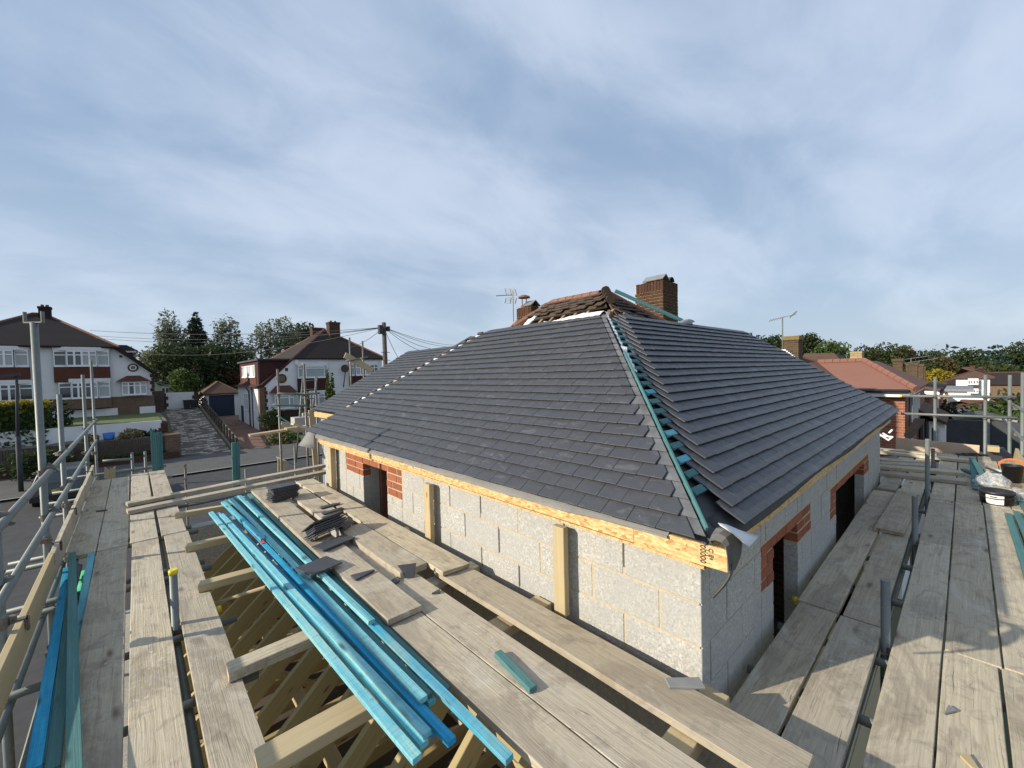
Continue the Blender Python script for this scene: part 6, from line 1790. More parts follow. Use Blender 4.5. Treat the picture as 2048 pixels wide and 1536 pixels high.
for i in range(9):
    yy = 30.5 + 5.0 * i / 8; q = Vector((7.95 + .0 * i, yy, gz(8, yy) + .1))
    if pv: ed.bar(pv, q, .18, .22)
    pv = q
tag(ed.build('drive_border', 'terracotta'), 'pinkish red kerb edging the brick drive', 'kerb')
sheet('lawn', 'lawn', rng(8.1, 20, 1), rng(30.5, 35.9, .9), .03)
fs = MB().box(9.2, 10.6, 33.0, 33.25, -4.4, -2.6).build('rubble_wall', 'block'); tag(fs, 'pale block wall behind the far scaffold planks', 'wall')

# ------------------------------------------------------------------ street things
pl_ = thing('utility_pole', 'brown wooden utility pole carrying many wires', 'utility pole', (0, 0, 0))
ptop, pbot = at(767.5, 645, y=25.0), at(772, 735, y=25.0); g = gz(pbot.x, 25); pl_.location = (pbot.x, 25, g)
MB().tube((pbot.x, 25, g), ptop, .17, .13, 10).build('pole', 'pole_wood', pl_, True)
MB().box(ptop.x - .42, ptop.x - .16, 24.75, 25.0, ptop.z - .75, ptop.z - .2).build('junction_box', 'felt', pl_); MB().box(ptop.x + .15, ptop.x + .32, 24.8, 25.0, ptop.z - .55, ptop.z - .25).build('junction_box', 'felt', pl_)
for k in range(3): MB().tube((ptop.x - .3, 24.9, ptop.z - 1.9 - k * .5), (ptop.x + .3, 24.9, ptop.z - 1.9 - k * .5), .02, None, 5).build('step_iron', 'coupler', pl_) if k < 2 else None
def cable(a, b, sag, lb, r=.012, n=14):
    mb = MB(); pv = None
    for i in range(n + 1):
        t = i / n; q = Vector(a).lerp(Vector(b), t) - Vector((0, 0, sag * 4 * t * (1 - t)))
        if pv: mb.tube(pv, q, r, None, 4, False)
        pv = q
    return tag(mb.build('overhead_wire', 'cable'), lb, 'wire', 'wires from the utility pole')
wt = ptop - Vector((0, 0, .3))
for (px, py, yy, sag, lb) in ((180, 661, 40, .35, 'upper wire running left to the white semi-detached pair'), (185, 671, 41, .5, 'middle wire running left to the white semi-detached pair'), (190, 676, 41, .6, 'lower wire running left to the white semi-detached pair'), (300, 708, 52, .7, 'wire dropping across the dark trees'), (590, 668, 40, .2, 'wire to the brick chimney of the second white house'), (700, 695, 36, .2, 'steep wire down to the second white house'),
                          (912, 690, 40, .3, 'highest wire sagging right behind the tiled roof'), (905, 694, 34, .3, 'second wire sagging right behind the tiled roof'), (880, 700, 30, .3, 'third wire sagging right behind the tiled roof'), (850, 705, 26, .2, 'lowest wire sagging right behind the tiled roof'), (796, 715, 22, .1, 'short stay wire right of the pole')):
    cable(wt, at(px, py, y=yy), sag, lb, .016)
lm = thing('street_lamp', 'slim grey street lamp in front of the yellow topped hedge', 'street lamp', (0, 0, 0))
lb_ = at(40, 945, y=27.6); lt = at(33, 752, y=27.6); lm.location = (lb_.x, 27.6, gz(lb_.x, 27.6))
MB().tube((lb_.x, 27.6, gz(lb_.x, 27.6)), (lb_.x, 27.6, -2.2), .085, None, 10).tube((lb_.x, 27.6, -2.2), (lt.x, 27.6, lt.z), .055, .045, 8).build('post', 'felt', lm, True)
MB().hexa([(lt.x - .55, 27.5, lt.z - .06), (lt.x + .12, 27.5, lt.z), (lt.x + .12, 27.7, lt.z), (lt.x - .55, 27.7, lt.z - .06), (lt.x - .5, 27.52, lt.z + .04), (lt.x + .1, 27.52, lt.z + .14), (lt.x + .1, 27.68, lt.z + .14), (lt.x - .5, 27.68, lt.z + .04)]).build('lamp_head', 'felt', lm)

# parked car seen from behind
cx, cy = at(122, 960, y=24.5).x, 24.5; cz = gz(cx, cy) + .02
car = thing('parked_car', 'dark parked hatchback seen from behind through the guard rails', 'car', (cx, cy, cz))
prof = [(0, .35), (.02, .62), (.10, .90), (.42, 1.38), (.75, 1.46), (2.0, 1.47), (2.75, 1.02), (3.75, .86), (3.95, .55), (3.95, .30), (0.05, .28)]
def car_sec(s, w_): return [(cx + s * (w_ if z < .95 else w_ - (z - .95) * .42), cy + y, cz + z) for y, z in prof]
mb = MB(); L_, R_ = car_sec(-1, .84), car_sec(1, .84); n = len(prof)
mb.v = L_ + R_
for i in range(n): mb.f.append((i, (i + 1) % n, n + (i + 1) % n, n + i))
mb.f.append(tuple(range(n))[::-1]); mb.f.append(tuple(range(n, 2 * n)))
mb.build('body', 'car_paint', car, False, bevel=.03)
MB().hexa([(cx - .62, cy + .115, cz + .95), (cx + .62, cy + .115, cz + .95), (cx + .62, cy + .15, cz + .95), (cx - .62, cy + .15, cz + .95), (cx - .5, cy + .385, cz + 1.33), (cx + .5, cy + .385, cz + 1.33), (cx + .5, cy + .42, cz + 1.33), (cx - .5, cy + .42, cz + 1.33)]).build('rear_window', 'glass', car)
for s in (-1, 1):
    MB().hexa([(cx + s * .70, cy + .70, cz + 1.0), (cx + s * .845, cy + .70, cz + 1.0), (cx + s * .845, cy + 2.4, cz + 1.0), (cx + s * .70, cy + 2.4, cz + 1.0), (cx + s * .60, cy + .95, cz + 1.36), (cx + s * .70, cy + .95, cz + 1.36), (cx + s * .70, cy + 1.9, cz + 1.36), (cx + s * .60, cy + 1.9, cz + 1.36)]).build('side_window', 'glass', car)
    MB().box(cx + s * .75 - .1, cx + s * .75 + .08, cy - .005, cy + .12, cz + .62, cz + .92).build('tail_light', 'tail_light', car)
    for yw in (.72, 3.2):
        w_ = MB().tube((cx + s * .66, cy + yw, cz + .31), (cx + s * .86, cy + yw, cz + .31), .31, None, 16).build('wheel', 'tyre', car); q = MB().tube((cx + s * .855, cy + yw, cz + .31), (cx + s * .872, cy + yw, cz + .31), .19, None, 12).build('rim', 'galv', None); adopt(q, w_)
MB().box(cx - .27, cx + .27, cy - .012, cy + .02, cz + .60, cz + .71).build('number_plate', 'plate_yellow', car); MB().box(cx - .86, cx + .86, cy - .06, cy + .2, cz + .30, cz + .52).build('bumper', 'black_plastic', car)

# scaffold at the street side of the house ------------------------------------
sf = thing('scaffold', 'far scaffold with ladder at the street end of the house', 'scaffold', (3, 12, GZ))
YS = 12.0
for px, py0, dy in ((555, 738, 0), (608, 728, 0), (631, 752, 1.1), (622, 790, 1.0)): 
    p = at(px, py0, y=YS + dy); tube_obj('standard', (p.x, p.y, GZ), p, RT + .004, 'coupler', sf)
for a, b, d in (((556, 787), (604, 789), 0), ((546, 809), (604, 812), 0), ((595, 790), (640, 786), .2), ((692, 722), (735, 714), 1.5)):
    tube_obj('guard_rail', at(*a, y=YS + d - .05), at(*b, y=YS + d - .05), RT + .003, 'galv', sf)
for px, py0 in ((699, 675), (725, 682)):
    p = at(px, py0, y=13.6); tube_obj('standard', (p.x, p.y, -1.6), p, RT + .004, 'coupler', sf)
for px, py in ((556, 790), (606, 790), (557, 810), (607, 811), (724, 717)): coupler(at(px, py, y=YS - .03), sf)
o = plank('brace_board', at(690, 710, y=13.5), at(746, 741, y=13.5), .20, .04, 'timber', (0, -1, .2)); adopt(o, sf)
ld = thing('ladder', 'aluminium ladder tied to the far scaffold', 'ladder', at(632, 860, y=12.6))
la0, la1, lb0, lb1 = at(597, 905, y=12.8), at(606, 752, y=12.8), at(622, 845, y=12.6), at(634, 753, y=12.8)
tube_obj('stile', at(592, 925, y=12.9), at(606, 752, y=12.8), .022, parent=ld); tube_obj('stile', at(622, 845, y=12.9), at(634, 753, y=12.8), .022, parent=ld)
for k in range(8):
    t = k / 8; y_ = 762 + 18 * k; tube_obj('rung', at(605.5 - 1.0 * k, y_, y=12.85), at(633.5 - 2.2 * k, y_ - 2, y=12.85), .013, parent=ld, n=6)
tag(plank('timber_post', at(634, 955, y=11.6), at(622, 820, y=11.6), .11, .05, 'timber', (0, -1, 0)), 'leaning pale timber post beside the far eaves', 'timber')
for k, (pa, pb, lb) in enumerate((((498, 869), (572, 858), 'long pale board sticking out left from the far scaffold'), ((571, 856), (612, 851), 'pale board on top at the far scaffold edge'), ((585, 846), (640, 862), 'board running back along the far scaffold'))):
    tag(plank('scaffold_board', at(*pa, y=11.8 - .3 * k), at(*pb, y=11.8 - .3 * k), .24, .05, 'timber' if k < 2 else 'board', (0, 0, 1)), lb, 'scaffold board', 'boards of the far scaffold')
tag(plank('scaffold_board', at(562, 851, y=12.3), at(612, 858, y=12.3), .22, .04, 'board', (0, -1, 0)), 'board on edge as toe board of the far scaffold', 'scaffold board', 'boards of the far scaffold')
for px, pt, pb_ in ((555, 830, 850), (590, 838, 848)): pass
batten((555, 831), (588, 850), at(555, 831, y=12).z, at(588, 850, y=12).z, 'thin blue batten leaning on the far scaffold', w=.06, group=None)
MB().box(at(585, 832, y=12.8).x, at(617, 832, y=12.8).x, 12.6, 13.0, at(600, 848, y=12.8).z, at(600, 834, y=12.8).z).build('block_pile', 'block'); tag(bpy.data.objects['block_pile'], 'small pile of pale blocks on the far scaffold', 'blocks')
for px, pt in ((589, 892), (375, 932), (491, 945), (253, 905), (291, 905)):
    pass
for (px, pt, yy, lb) in ((589, 893, 12.2, 'bare tube with a pale cap end beyond the bridging planks'), (370, 928, 11.3, 'bare tube standing beyond the left deck end'), (491, 938, 11.5, 'short bare tube right of the two standing green battens'), (264, 905, 11.6, 'thin tube left of the tall green bundle'), (290, 903, 11.6, 'thin tube just left of the tall green bundle')):
    p = at(px, pt, y=yy); tag(tube_obj('scaffold_tube', (p.x, p.y, GZ), p, RT, 'galv' if px != 370 else 'coupler'), lb, 'scaffold tube', 'tube tops at the street end')
tag(tube_obj('scaffold_tube', at(205, 922, y=11.5), at(264, 918, y=11.5), RT), 'level tube at the end of the left deck', 'scaffold tube')
sgn = thing('site_board', 'yellow wooden board propped on a tube near the road', 'board', at(565, 935, y=16))
MB().prism([at(556, 915, y=16), at(574, 926, y=16), at(572, 940, y=16), at(556, 944, y=16)], (0, .05, 0)).build('panel', 'timber', sgn); tube_obj('prop', at(553, 914, y=16), at(590, 930, y=15.5), .02, parent=sgn)

# ------------------------------------------------------------------ trees across the road
def tz(px, py, y): return at(px, py, y=y)
def crown_from(px_list, y, base):
    """lobes placed by where they stand: (px, py, rx, rz in metres)"""
    b = Vector(base); return [(at(px, py, y=y) - b, rx, rx * .85, rz_) for px, py, rx, rz_ in px_list]
def ptree(name, label, px, pb, y, lobes, n, size, leaf, bark='bark', r=.2, seed=1, hang=0, group='trees behind the houses across the road', **kw):
    b = at(px, pb, y=y); b.z = min(b.z, gz(b.x, y)); top = max(at(q[0], q[1], y=y).z + q[3] for q in lobes)
    return tree(name, label, b, (top - b.z), crown_from(lobes, y, b), n, size, leaf, bark, r, seed, hang, 'tree', group, **kw)
ptree('birch_tree', 'tall drooping birch left of the dark conifer', 338, 780, 62, [(336, 640, .8, 1.3), (324, 655, .75, 1.2), (347, 655, .8, 1.3), (356, 676, .9, 1.5), (333, 680, 1.0, 1.6), (320, 678, .6, 1.2), (363, 695, .9, 1.4), (340, 708, 1.1, 1.6), (352, 725, 1.0, 1.4), (346, 690, 1.3, 1.8), (368, 712, 1.2, 1.5)], 2000, .20, 'leaf_birch', 'bark_pale', .15, 21, .5, limbs=12)
cl_ = []
for i_ in range(17):
    t_ = i_ / 16; n_ = 1 if i_ < 2 else (3 if i_ < 9 else 5)
    for q_ in range(n_):
        cl_.append((391 + (0 if n_ == 1 else (q_ / (n_ - 1) - .5) * 62 * t_ + 3 * math.sin(i_ * 2.3 + q_)), 629 + 118 * t_ + 4 * math.sin(q_ * 1.9 + i_), .36 + 1.05 * t_, .42))
ptree('conifer_tree', 'dark pointed conifer between two birches', 392, 790, 66, cl_, 6000, .24, 'leaf_conifer', 'bark', .2, 22, 0, limbs=0)
ptree('birch_tree', 'drooping birch just right of the dark conifer', 450, 790, 60, [(438, 655, .75, 1.1), (455, 648, .8, 1.1), (467, 660, .75, 1.2), (446, 678, .9, 1.5), (468, 688, 1.0, 1.5), (484, 702, .9, 1.3), (432, 690, .7, 1.3), (455, 708, 1.1, 1.5), (425, 712, 1.2, 1.6), (490, 718, 1.2, 1.5)], 1900, .20, 'leaf_birch', 'bark_pale', .14, 23, .5, limbs=12)
ptree('birch_tree', 'broad rounded birch left of the brick chimneys', 545, 760, 64, [(526, 662, 1.2, 1.2), (548, 652, 1.2, 1.1), (568, 650, 1.2, 1.2), (585, 665, 1.2, 1.2), (512, 685, 1.1, 1.4), (540, 678, 1.5, 1.5), (570, 682, 1.5, 1.5), (555, 702, 1.8, 1.5), (520, 708, 1.3, 1.4), (590, 695, 1.3, 1.4)], 2300, .21, 'leaf_birch', 'bark_pale', .17, 24, .35, limbs=14)
ptree('broadleaf_tree', 'dark tree directly behind the brick chimneys', 606, 740, 70, [(605, 664, 1.8, 1.5), (618, 668, 1.3, 1.4), (600, 685, 2.5, 2.0)], 1500, .28, 'leaf_dark', 'bark', .18, 25, .15)
ptree('dark_yew', 'dense dark green mass of tree in the middle behind the garage', 420, 800, 58, [(345, 718, 2.2, 1.9), (380, 732, 3.0, 2.2), (430, 730, 3.2, 2.6), (465, 745, 2.3, 2.2), (482, 722, 1.6, 1.6), (330, 742, 1.5, 1.6), (415, 765, 3.2, 1.9)], 4800, .24, 'leaf_dark', 'bark', .25, 26, .05)
ptree('birch_tree', 'small pale birch beside the white house gable', 305, 780, 60, [(300, 718, 1.1, 1.2), (312, 730, 1.4, 1.6), (298, 738, 1.2, 1.4), (318, 752, 1.5, 1.5)], 900, .22, 'leaf_birch', 'bark_pale', .1, 27, .35)
ptree('garden_tree', 'bright green round shrub behind the yard wall', 372, 790, 55, [(372, 765, 1.5, 1.2), (362, 755, 1.2, 1.0), (385, 775, 1.2, .9)], 1100, .2, 'leaf_green', 'bark', .08, 28, 0)
ptree('garden_tree', 'reddish brown shrub right of the garage roof', 455, 790, 57, [(450, 757, 1.6, 1.0), (466, 752, 1.4, 1.1), (440, 768, 1.0, .8)], 900, .2, 'leaf_copper', 'bark', .08, 29, 0)
ptree('garden_tree', 'bare twiggy brown tree rising from the green shrub', 390, 790, 56, [(391, 742, .35, 1.4)], 60, .12, 'leaf_straw', 'bark', .07, 30, 0, limbs=14, spread=.5)
wood = crown_obj('far_wood', [(Vector((x_, 95 + 8 * math.sin(x_), gz(x_, 95) + 3.0 + 1.2 * math.sin(x_ * .7))), 6, 4, 4.5) for x_ in range(-45, 50, 6)], 9000, .5, 'leaf_dark', None, 31, 0, .4); wood['kind'] = 'stuff'

# ------------------------------------------------------------------ houses to the right
n1 = thing('brick_house', 'red brick rear extension with a new red tiled hipped roof next door', 'house', (15.8, 2, -5.9))
XN = 15.9
ya, yb = at(1810, 785, x=XN).y, at(1600, 785, x=XN).y
zE = at(1760, 781, x=XN).z
MB().box(XN, 24, ya, 8.5, -7.0, zE).build('wall', 'brick_wall_red', n1)
MB().box(XN - .30, XN - .27, ya - .12, 3.0, zE - .16, zE - .02).build('fascia', 'upvc', n1); MB().box(XN - .28, 21, ya - .13, ya - .10, zE - .16, zE - .02).build('fascia', 'upvc', n1)
MB().tube((XN - .36, ya - .1, zE + .0), (XN - .36, 3.0, zE + .0), .06, None, 6).build('gutter', 'black_plastic', n1)
E1, E2 = Vector((XN - .33, ya - .25, zE + .04)), Vector((XN - .33, at(1703, 780, x=XN - .3).y, zE + .04))
R1 = at(1728, 722, x=17.7); R2 = at(1636, 725, x=17.7)
mb = MB(); mb.prism([E1, R1, R2, E2], (0.02, 0, -.07)); r1_ = mb.build('roof', 'roof_red', n1)
E3 = Vector((21.5, ya - .25, zE + .04)); R3 = Vector((20.3, R1.y, R1.z))
MB().prism([E1, E3, Vector((20.8, R1.y + .0, R1.z)), R1], (0, .02, -.07)).build('roof', 'roof_red', n1)
MB().prism([R2, R1, Vector((20.8, R1.y, R1.z)), Vector((20.8, R2.y, R1.z))], (0, 0, -.07)).build('roof', 'roof_red', n1)
mb = MB()
for k in range(9):
    p, q = E1.lerp(R1, k / 9), E1.lerp(R1, (k + .93) / 9); o = MB().tube(p + Vector((0, 0, .03)), q + Vector((0, 0, .03)), .085, None, 7).build('hip_tile', 'roof_red', None); adopt(o, r1_)
for k in range(6):
    p, q = R1.lerp(R2, k / 6), R1.lerp(R2, (k + .95) / 6); o = MB().tube(p + Vector((0, 0, .02)), q + Vector((0, 0, .02)), .085, None, 7).build('ridge_tile', 'roof_red', None); adopt(o, r1_)
# main roof of the same house, older and browner, with its stepped chimney
m0, m1 = Vector((XN - .1, E2.y, zE + .04)), at(1500, 790, x=XN - .1)
A1, A2 = at(1527, 686, x=19.0), at(1480, 686, x=19.0)
MB().prism([E2, R2, at(1607, 716, x=17.9), A1, A2, Vector((XN - .33, 9.0, zE + .04))], (0.03, 0, -.08)).build('main_roof', 'roof_brown', n1)
MB().prism([A1, A2, Vector((23, A2.y + 1, zE)), Vector((23, A1.y, zE)), Vector((19.5, R2.y, R2.z - .1))], (0, 0, -.08)).build('main_roof', 'roof_brown', n1)
for k in range(5): o = MB().tube(A1.lerp(A2, k / 5), A1.lerp(A2, (k + .95) / 5), .09, None, 6).build('ridge_tile', 'terracotta', n1)
cN = at(1567, 727, x=17.0); cz_ = at(1567, 673, x=17.0).z; cyw = cN.y - at(1597, 727, x=17.0).y
MB().box(17.0, 17.55, cN.y - cyw, cN.y, -.6, cz_ - .14).build('chimney', 'brick_wall_mossy', n1); MB().box(16.97, 17.58, cN.y - cyw - .03, cN.y + .03, cz_ - .14, cz_).build('chimney_cap', 'lichen', n1)
for k in range(9):
    p = at(1566 + 3.6 * k, 704 + 2.7 * k, x=16.95); MB().box(p.x, p.x + .03, p.y - .09, p.y + .06, p.z - .03, p.z + .09).build('step_flashing', 'membrane_white', n1)
# lower pitched bits and side wall receding behind it
MB().box(21, 30, ya + .3, 6, -7, -2.2).build('rear_wall', 'brick_wall_dark', n1)
for k in range(3):
    x0_ = 17.2 + 1.3 * k; window(n1, 'y', ya - .02, x0_, x0_ + .8, -2.0 - .05 * k, -1.1, 1, None)
MB().tube((XN + .3, ya - .1, -3), (XN + .3, ya - .1, zE - .1), .05, None, 6).build('downpipe', 'lead', n1)
fr_ = MB().box(XN - 2.2, XN, ya - .2, 4.2, -2.75, -2.62).build('flat_roof', 'felt', n1)
MB().box(XN - 2.1, XN, ya - .1, 4.2, -5.9, -2.75).build('lower_wall', 'render_white', n1)
MB().prism([at(1808, 868, x=14.2), at(1830, 836, x=15.9), at(1850, 838, x=17.0), at(1825, 872, x=15.2)], (0, 0, -.06)).build('lean_to_roof', 'roof_brown', n1)
nh = thing('leanto_house', 'brown tiled low roof and white bay with black downpipes beside the brick house', 'house', (20, .8, -6))
MB().box(20.5, 24, at(1890, 840, x=20.5).y, 2.5, -7, at(1840, 842, x=20.5).z).build('wall', 'render_white', nh)
zq = at(1860, 842, x=20.4).z
MB().prism([(20.2, at(1893, 838, x=20.2).y, zq), (24, at(1893, 838, x=20.2).y, zq), (24, 2.6, zq + 1.3), (20.2, 2.6, zq + 1.3)], (0, 0, -.1)).build('roof', 'roof_brown', nh)
window(nh, 'x', 20.47, at(1890, 850, x=20.5).y + .08, at(1877, 850, x=20.5).y, zq - 1.6, zq - .25, 1, .6, fr=.07)
window(nh, 'x', 20.47, at(1875, 850, x=20.5).y, at(1859, 850, x=20.5).y, zq - 2.6, zq - .15, 1, .72, fr=.09)
for px in (1853, 1842): p = at(px, 850, x=20.4); MB().tube((p.x, p.y, zq - 3), (p.x, p.y, zq), .05, None, 6).build('downpipe', 'black_plastic', nh)
chs = thing('white_trestle', 'white metal folding trestle on the flat roof next door', 'trestle', at(1775, 878, x=14.3))
tr_ = [((1757, 871), (1786, 874)), ((1765, 866), (1778, 874)), ((1786, 873), (1776, 881)), ((1778, 866), (1785, 859)), ((1757, 867), (1776, 880))]
mb = MB()
for a, b in tr_: mb.tube(at(*a, x=14.3), at(*b, x=14.3), .022, None, 6)
mb.build('frame', 'upvc', chs)


def row_house(x, yc, w_, dpt, zb, ze, zr, wall, roof, label, name='house', axis='y', inset=2.0, ch=(), fascia=True, ext=None, wins=True):
    root = thing(name, label, 'house', (x, yc, zb))
    MB().box(x, x + dpt, yc - w_ / 2, yc + w_ / 2, zb, ze).build('wall', wall, root)
    hip_roof(root, x, x + dpt, yc - w_ / 2, yc + w_ / 2, ze, zr, axis, inset, roof, ov=.35, ridge_mat='roof_brown')
    if fascia: MB().box(x - .36, x - .33, yc - w_ / 2 - .3, yc + w_ / 2 + .3, ze - .17, ze - .01).build('fascia', 'upvc', root)
    for (cx_, cy_, ct, m_) in ch: stack(root, cx_, cy_, .38, .38, ze, ct, m_, 0)
    if wins:
        for k in range(2):
            y0_ = yc - w_ * .35 + k * w_ * .4; window(root, 'x', x - .02, y0_, y0_ + w_ * .28, ze - 1.45, ze - .35, 3, .7, fr=.07)
            window(root, 'x', x - .02, y0_, y0_ + w_ * .28, ze - 4.0, ze - 2.7, 3, .7, fr=.07)
    return root
# houses stepping away to the right, each standing where its roof shows
def yat(px, x): return at(px, 740, x=x).y
def zat(px, py, x): return at(px, py, x=x).z
for (x, pl0, pr0, pe, pr_, wall, roof, lab, chs_) in [
    (27, 1800, 1883, 781, 752, 'brick_wall_red', 'roof_dark', 'second brick house along the row, dark roof with a white gutter board', ((1825, 729), (1796, 721))),
    (36, 1790, 1868, 790, 742, 'brick_wall_red', 'roof_brown', 'third house along the row, brown roof below two grey chimneys', ((1839, 731),)),
    (46, 1800, 1882, 792, 738, 'render_white', 'roof_brown', 'fourth house along the row with a reddish chimney', ((1818, 728), (1832, 729))),
    (58, 1830, 1892, 786, 742, 'brick_wall_red', 'roof_dark', 'fifth house along the row with a wide dark roof', ((1846, 735),))]:
    w_ = max(abs(yat(pl0, x) - yat(pr0, x)), 6.5); yc = yat(pr0, x) + .35 + w_ / 2
    row_house(x, yc, w_, 7, -9.5, zat(1880, pe, x), zat(1850, pr_, x + 3.5), wall, roof, lab, 'terrace_house', 'x', 2.2, [(x + 2.0, yat(cpx, x + 2), zat(cpx, cpy, x + 2) + .1, 'brick_wall_mossy') for cpx, cpy in chs_])
wh = row_house(72, (yat(1912, 72) + yat(1980, 72)) / 2, abs(yat(1912, 72) - yat(1980, 72)), 9, -9.5, zat(1940, 755, 72), zat(1940, 736, 76), 'render_white', 'roof_brown', 'distant white house with a maroon tiled bay and brown roof', 'white_house', 'y', 2.5, [(76, yat(1945, 76), zat(1945, 731, 76), 'brick_wall_dark')], False, wins=False)
bw0, bw1 = yat(1957, 71.6), yat(1936, 71.6)
for z0_, z1_ in ((zat(1945, 769, 71.6), zat(1945, 757, 71.6)), (zat(1945, 786, 71.6), zat(1945, 777, 71.6))): window(wh, 'x', 71.5, bw0, bw1, z0_, z1_, 4, .7, fr=.10)
MB().box(71.45, 72, bw0, bw1, zat(1945, 776, 71.6), zat(1945, 769.5, 71.6)).build('bay_apron', 'hung_tile', wh)
row_house(90, yat(2010, 90), 12, 10, -9.5, zat(2000, 768, 90), zat(2000, 745, 95), 'brick_wall_brown', 'roof_dark', 'distant brown roofed house behind the right hand standards', 'house', 'y', 3.5, (), False, wins=False)
gw = thing('white_gable', 'low white walled house with a dark door below the far roofs', 'house', (44, 1, -8))
gy0, gy1 = yat(1935, 44), yat(1897, 44)
MB().box(44, 50, gy0, gy1, -9, zat(1910, 783, 44)).build('wall', 'render_white', gw); MB().box(43.8, 50, gy0 - .3, gy1 + .2, zat(1910, 783, 44), zat(1910, 778, 44)).build('roof', 'lead', gw)
MB().box(43.95, 44, yat(1903, 44), yat(1896, 44), -6.2, zat(1900, 805, 44)).build('door', 'garage_door', gw)
bg = thing('bungalow_outbuilding', 'low outbuilding with a brown hipped roof and pale eaves', 'outbuilding', (38, -1, -8))
by0, by1 = yat(1992, 38), yat(1908, 38); zeb = zat(1940, 820, 38)
MB().box(38, 43, by0, by1, -8, zeb).build('wall', 'render_white', bg); hip_roof(bg, 38, 43, by0, by1, zeb + .05, zat(1940, 802, 40.5), 'y', 1.6, 'roof_brown', ov=.2, ridge_mat='roof_brown')
MB().box(37.75, 37.8, by0 - .2, by1 + .2, zeb - .18, zeb + .06).build('fascia', 'upvc', bg)
# gardens: hedges, fences
for (x, p0, p1, pt, zb, n_, lb, lf, sd_) in ((30, 1888, 2100, 808, -7.5, 2600, 'tall dark hedge behind the end guard rails', 'leaf_dark', 41), (33, 1985, 2120, 785, -7.5, 1700, 'taller yellowish hedge at the right edge', 'leaf_oak', 42), (27, 1930, 2090, 824, -7.2, 1500, 'bright green hedge top above the grey fence', 'leaf_green', 43)):
    y0_, y1_ = yat(p1, x), yat(p0, x); rr = random.Random(sd_)
    lob = [(Vector((x + rr.uniform(-.4, .4), lerp(y0_, y1_, i / 9), zat((p0 + p1) / 2, pt, x) - 1.3 + rr.uniform(-.25, .25))), 1.0, (y1_ - y0_) / 11, 1.35) for i in range(10)]
    o = crown_obj('hedge', lob, n_, .16, lf, None, sd_, 0, .3); tag(o, lb, 'hedge')
tag(MB().box(22.0, 22.15, yat(2100, 22), yat(1890, 22), -7.5, zat(1960, 842, 22)).build('felt_fence', 'felt'), 'long dark grey boundary screen below the guard rails', 'fence')
for px in (1886, 1977): p = at(px, 846, x=21.95); MB().box(p.x - .04, p.x + .0, p.y - .03, p.y + .03, -7, p.z + .15).build('fence_post', 'lead', bpy.data.objects['felt_fence'])
sr = thing('garden_building', 'grey felt roofed garden building behind the dark screen', 'outbuilding', (25, -1, -7))
y0_, y1_ = yat(2035, 24.5), yat(1908, 24.5)
MB().prism([(24.5, y0_, zat(2030, 845, 24.5)), (24.5, y1_, zat(1908, 840, 24.5)), (24.5, y1_ - .6, zat(1925, 829, 24.5)), ], (2.5, 0, 0)).build('roof', 'fence_grey', sr); MB().box(24.6, 27, y0_, y1_, -7.5, zat(2030, 845, 24.5)).build('wall', 'fence_grey', sr)
MB().tube((24.4, y0_, zat(2030, 843, 24.5)), (24.4, y1_ - .6, zat(1925, 829, 24.5)), .06, None, 5).build('verge_board', 'kerb', sr)

# aerials on the row
for (px0, py0, py1, x, lb) in ((1565, 673, 635, 17.3, 'tall thin aerial on the chimney next door'), (1822, 728, 717, 46, 'small aerial far along the row, left'), (1838, 731, 722, 46, 'small aerial far along the row, right')):
    a_, b_ = at(px0, py0 + 25, x=x), at(px0, py1, x=x); root = thing('television_aerial', lb, 'aerial', a_)
    MB().tube(a_, b_, .02 if x < 20 else .03, None, 6).build('mast', 'galv', root)
    mb = MB(); w_ = .012 if x < 20 else .02; d = Vector((0, -1, .16)).normalized() * (.42 if x < 20 else 1.0)
    mb.tube(b_ - d, b_ + d, w_, None, 5)
    for k in range(6): q = b_.lerp(b_ + d * (-1 if x < 20 else 1), k / 5); mb.tube(q - Vector((.12, .02, .06)), q + Vector((.12, -.02, .06)), w_ * .6, None, 4)
    if x < 20: mb.tube(b_ + d * .55 + Vector((0, 0, -.06)), b_ + d + Vector((0, -.02, .10)), w_ * 2, None, 5)
    mb.build('boom', 'galv', root)
# chimneys peeping over: buff stack and dark roof behind the red roof
bk2 = thing('rear_house', 'house behind the red roof with a pale buff chimney', 'house', (24, 3, -6))
cp = at(1712, 725, x=26); cw = (at(1701, 722, x=26) - at(1725, 722, x=26)).length
c_ = MB().box(26, 26.6, cp.y - cw / 2, cp.y + cw / 2, -1.5, at(1712, 703, x=26).z).build('chimney', 'brick_wall_buff', bk2)
MB().prism([at(1598, 740, x=22), at(1700, 740, x=22), at(1668, 706, x=24), at(1608, 707, x=24)], (2, 0, -.1)).build('roof', 'roof_brown', bk2)
MB().box(24.2, 30, 1.5, 6, -7, -1.2).build('wall', 'brick_wall_red', bk2)

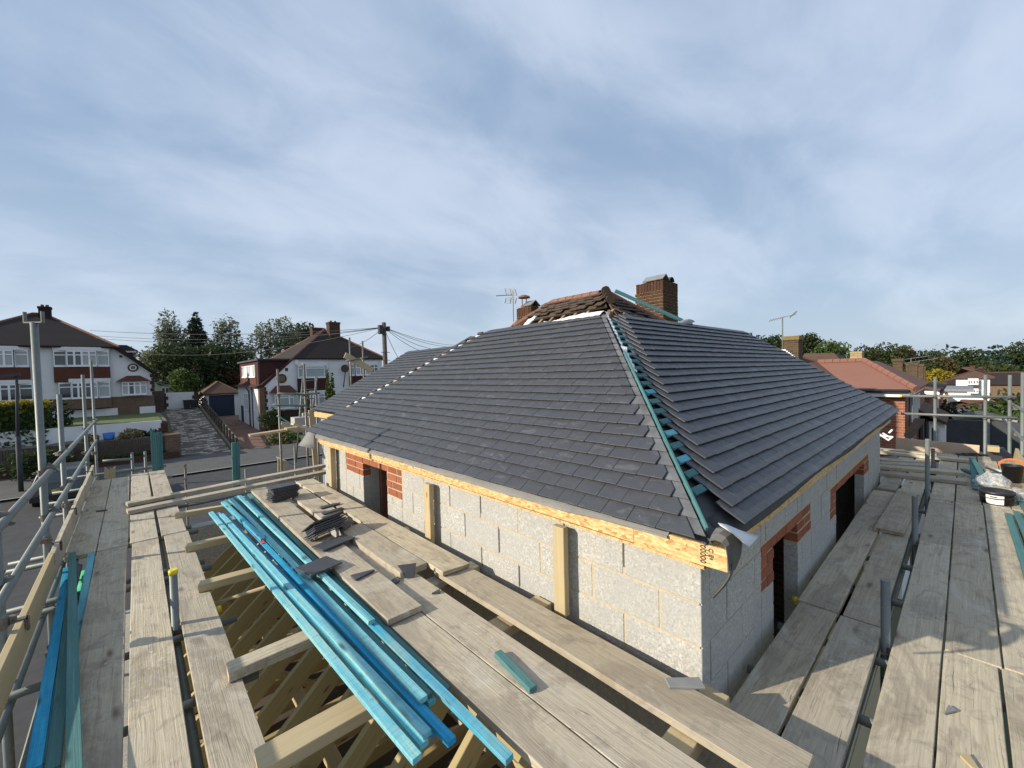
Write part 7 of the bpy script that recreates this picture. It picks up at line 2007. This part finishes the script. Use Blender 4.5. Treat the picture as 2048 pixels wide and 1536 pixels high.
# ------------------------------------------------------------------ wooded skyline on the right
sky_trees = [  # px centre, px top, half-width px, distance along x, leaf, label
    (1490, 668, 40, 70, 'leaf_oak', 'leftmost dark oak just showing over the tiled roof'), (1545, 672, 34, 75, 'leaf_dark', 'dark tree left of the neighbour chimney'), (1617, 668, 26, 80, 'leaf_oak', 'oak right behind the neighbour chimney'), (1655, 682, 34, 70, 'leaf_green', 'feathery green tree above the brown roof'),
    (1725, 690, 30, 110, 'leaf_oak', 'rounded oak left of the skyline gap'), (1768, 686, 40, 120, 'leaf_oak', 'broad oak behind the buff chimney'), (1810, 694, 32, 125, 'leaf_autumn', 'brown tinged tree in the middle of the wood'), (1850, 700, 34, 130, 'leaf_oak', 'dull green tree above the row of chimneys'),
    (1888, 712, 26, 125, 'leaf_autumn', 'autumn brown tree left of the distant white house'), (1926, 698, 36, 150, 'leaf_dark', 'dark round tree above the distant white house'), (1992, 685, 36, 140, 'leaf_blue', 'layered bluish cedar near the right edge'), (2045, 682, 40, 150, 'leaf_dark', 'dark tree at the very right edge of the wood'),
    (1960, 720, 34, 120, 'leaf_dark', 'darker tree in front of the cedar'), (2010, 725, 40, 115, 'leaf_oak', 'oak below the cedar'), (1872, 738, 26, 105, 'leaf_yellow', 'bright yellow green shrub among the far roofs'), (1770, 722, 40, 105, 'leaf_dark', 'dark tree right of the red hip roof'), (1835, 722, 40, 110, 'leaf_oak', 'olive tree behind the far chimneys')]
for k, (px, pt, hw, x, lf, lb) in enumerate(sky_trees):
    top = at(px, pt, x=x); rad = hw * depth(top) / FPX; base = Vector((x, top.y, gz(x, top.y))); base.z = min(base.z, top.z - rad * 1.6)
    rr = random.Random(50 + k); lob = []
    if lf == 'leaf_blue':
        for i in range(7): lob.append((Vector((rr.uniform(-.2, .2) * rad, rr.uniform(-.25, .25) * rad, top.z - base.z - .25 * rad - i * .28 * rad)), rad * (.25 + .13 * i), rad * (.3 + .15 * i), rad * .10))
    else:
        for i in range(9):
            a_ = rr.uniform(0, 6.28); q = rr.uniform(.25, .72) * rad; hgt_ = rr.uniform(-1.25, -.35)
            lob.append((Vector((math.cos(a_) * q * .7, math.sin(a_) * q, top.z - base.z + rad * hgt_ )), rad * .48, rad * .50, rad * .40))
        lob.append((Vector((0, 0, top.z - base.z - rad * .42)), rad * .5, rad * .55, rad * .42)); lob.append((Vector((0, 0, top.z - base.z - rad * 1.4)), rad * .8, rad * .9, rad * .8))
    tree('woodland_tree', lb, base, top.z - base.z, lob, 2300, rad * .055 + .10, lf, 'bark', .35, 60 + k, 0, 'tree', 'trees of the wooded skyline', tt=.8, surf=.5)
wood2 = crown_obj('far_wood', [(Vector((170 + 6 * math.sin(i * 1.7), at(1440 + i * 26, 740, x=170).y, zat(1440 + i * 26, 735, 170) - 4 + 1.5 * math.sin(i * 2.3))), 9, 7, 8) for i in range(28)], 9000, .8, 'leaf_dark', None, 33, 0, .4); wood2['kind'] = 'stuff'
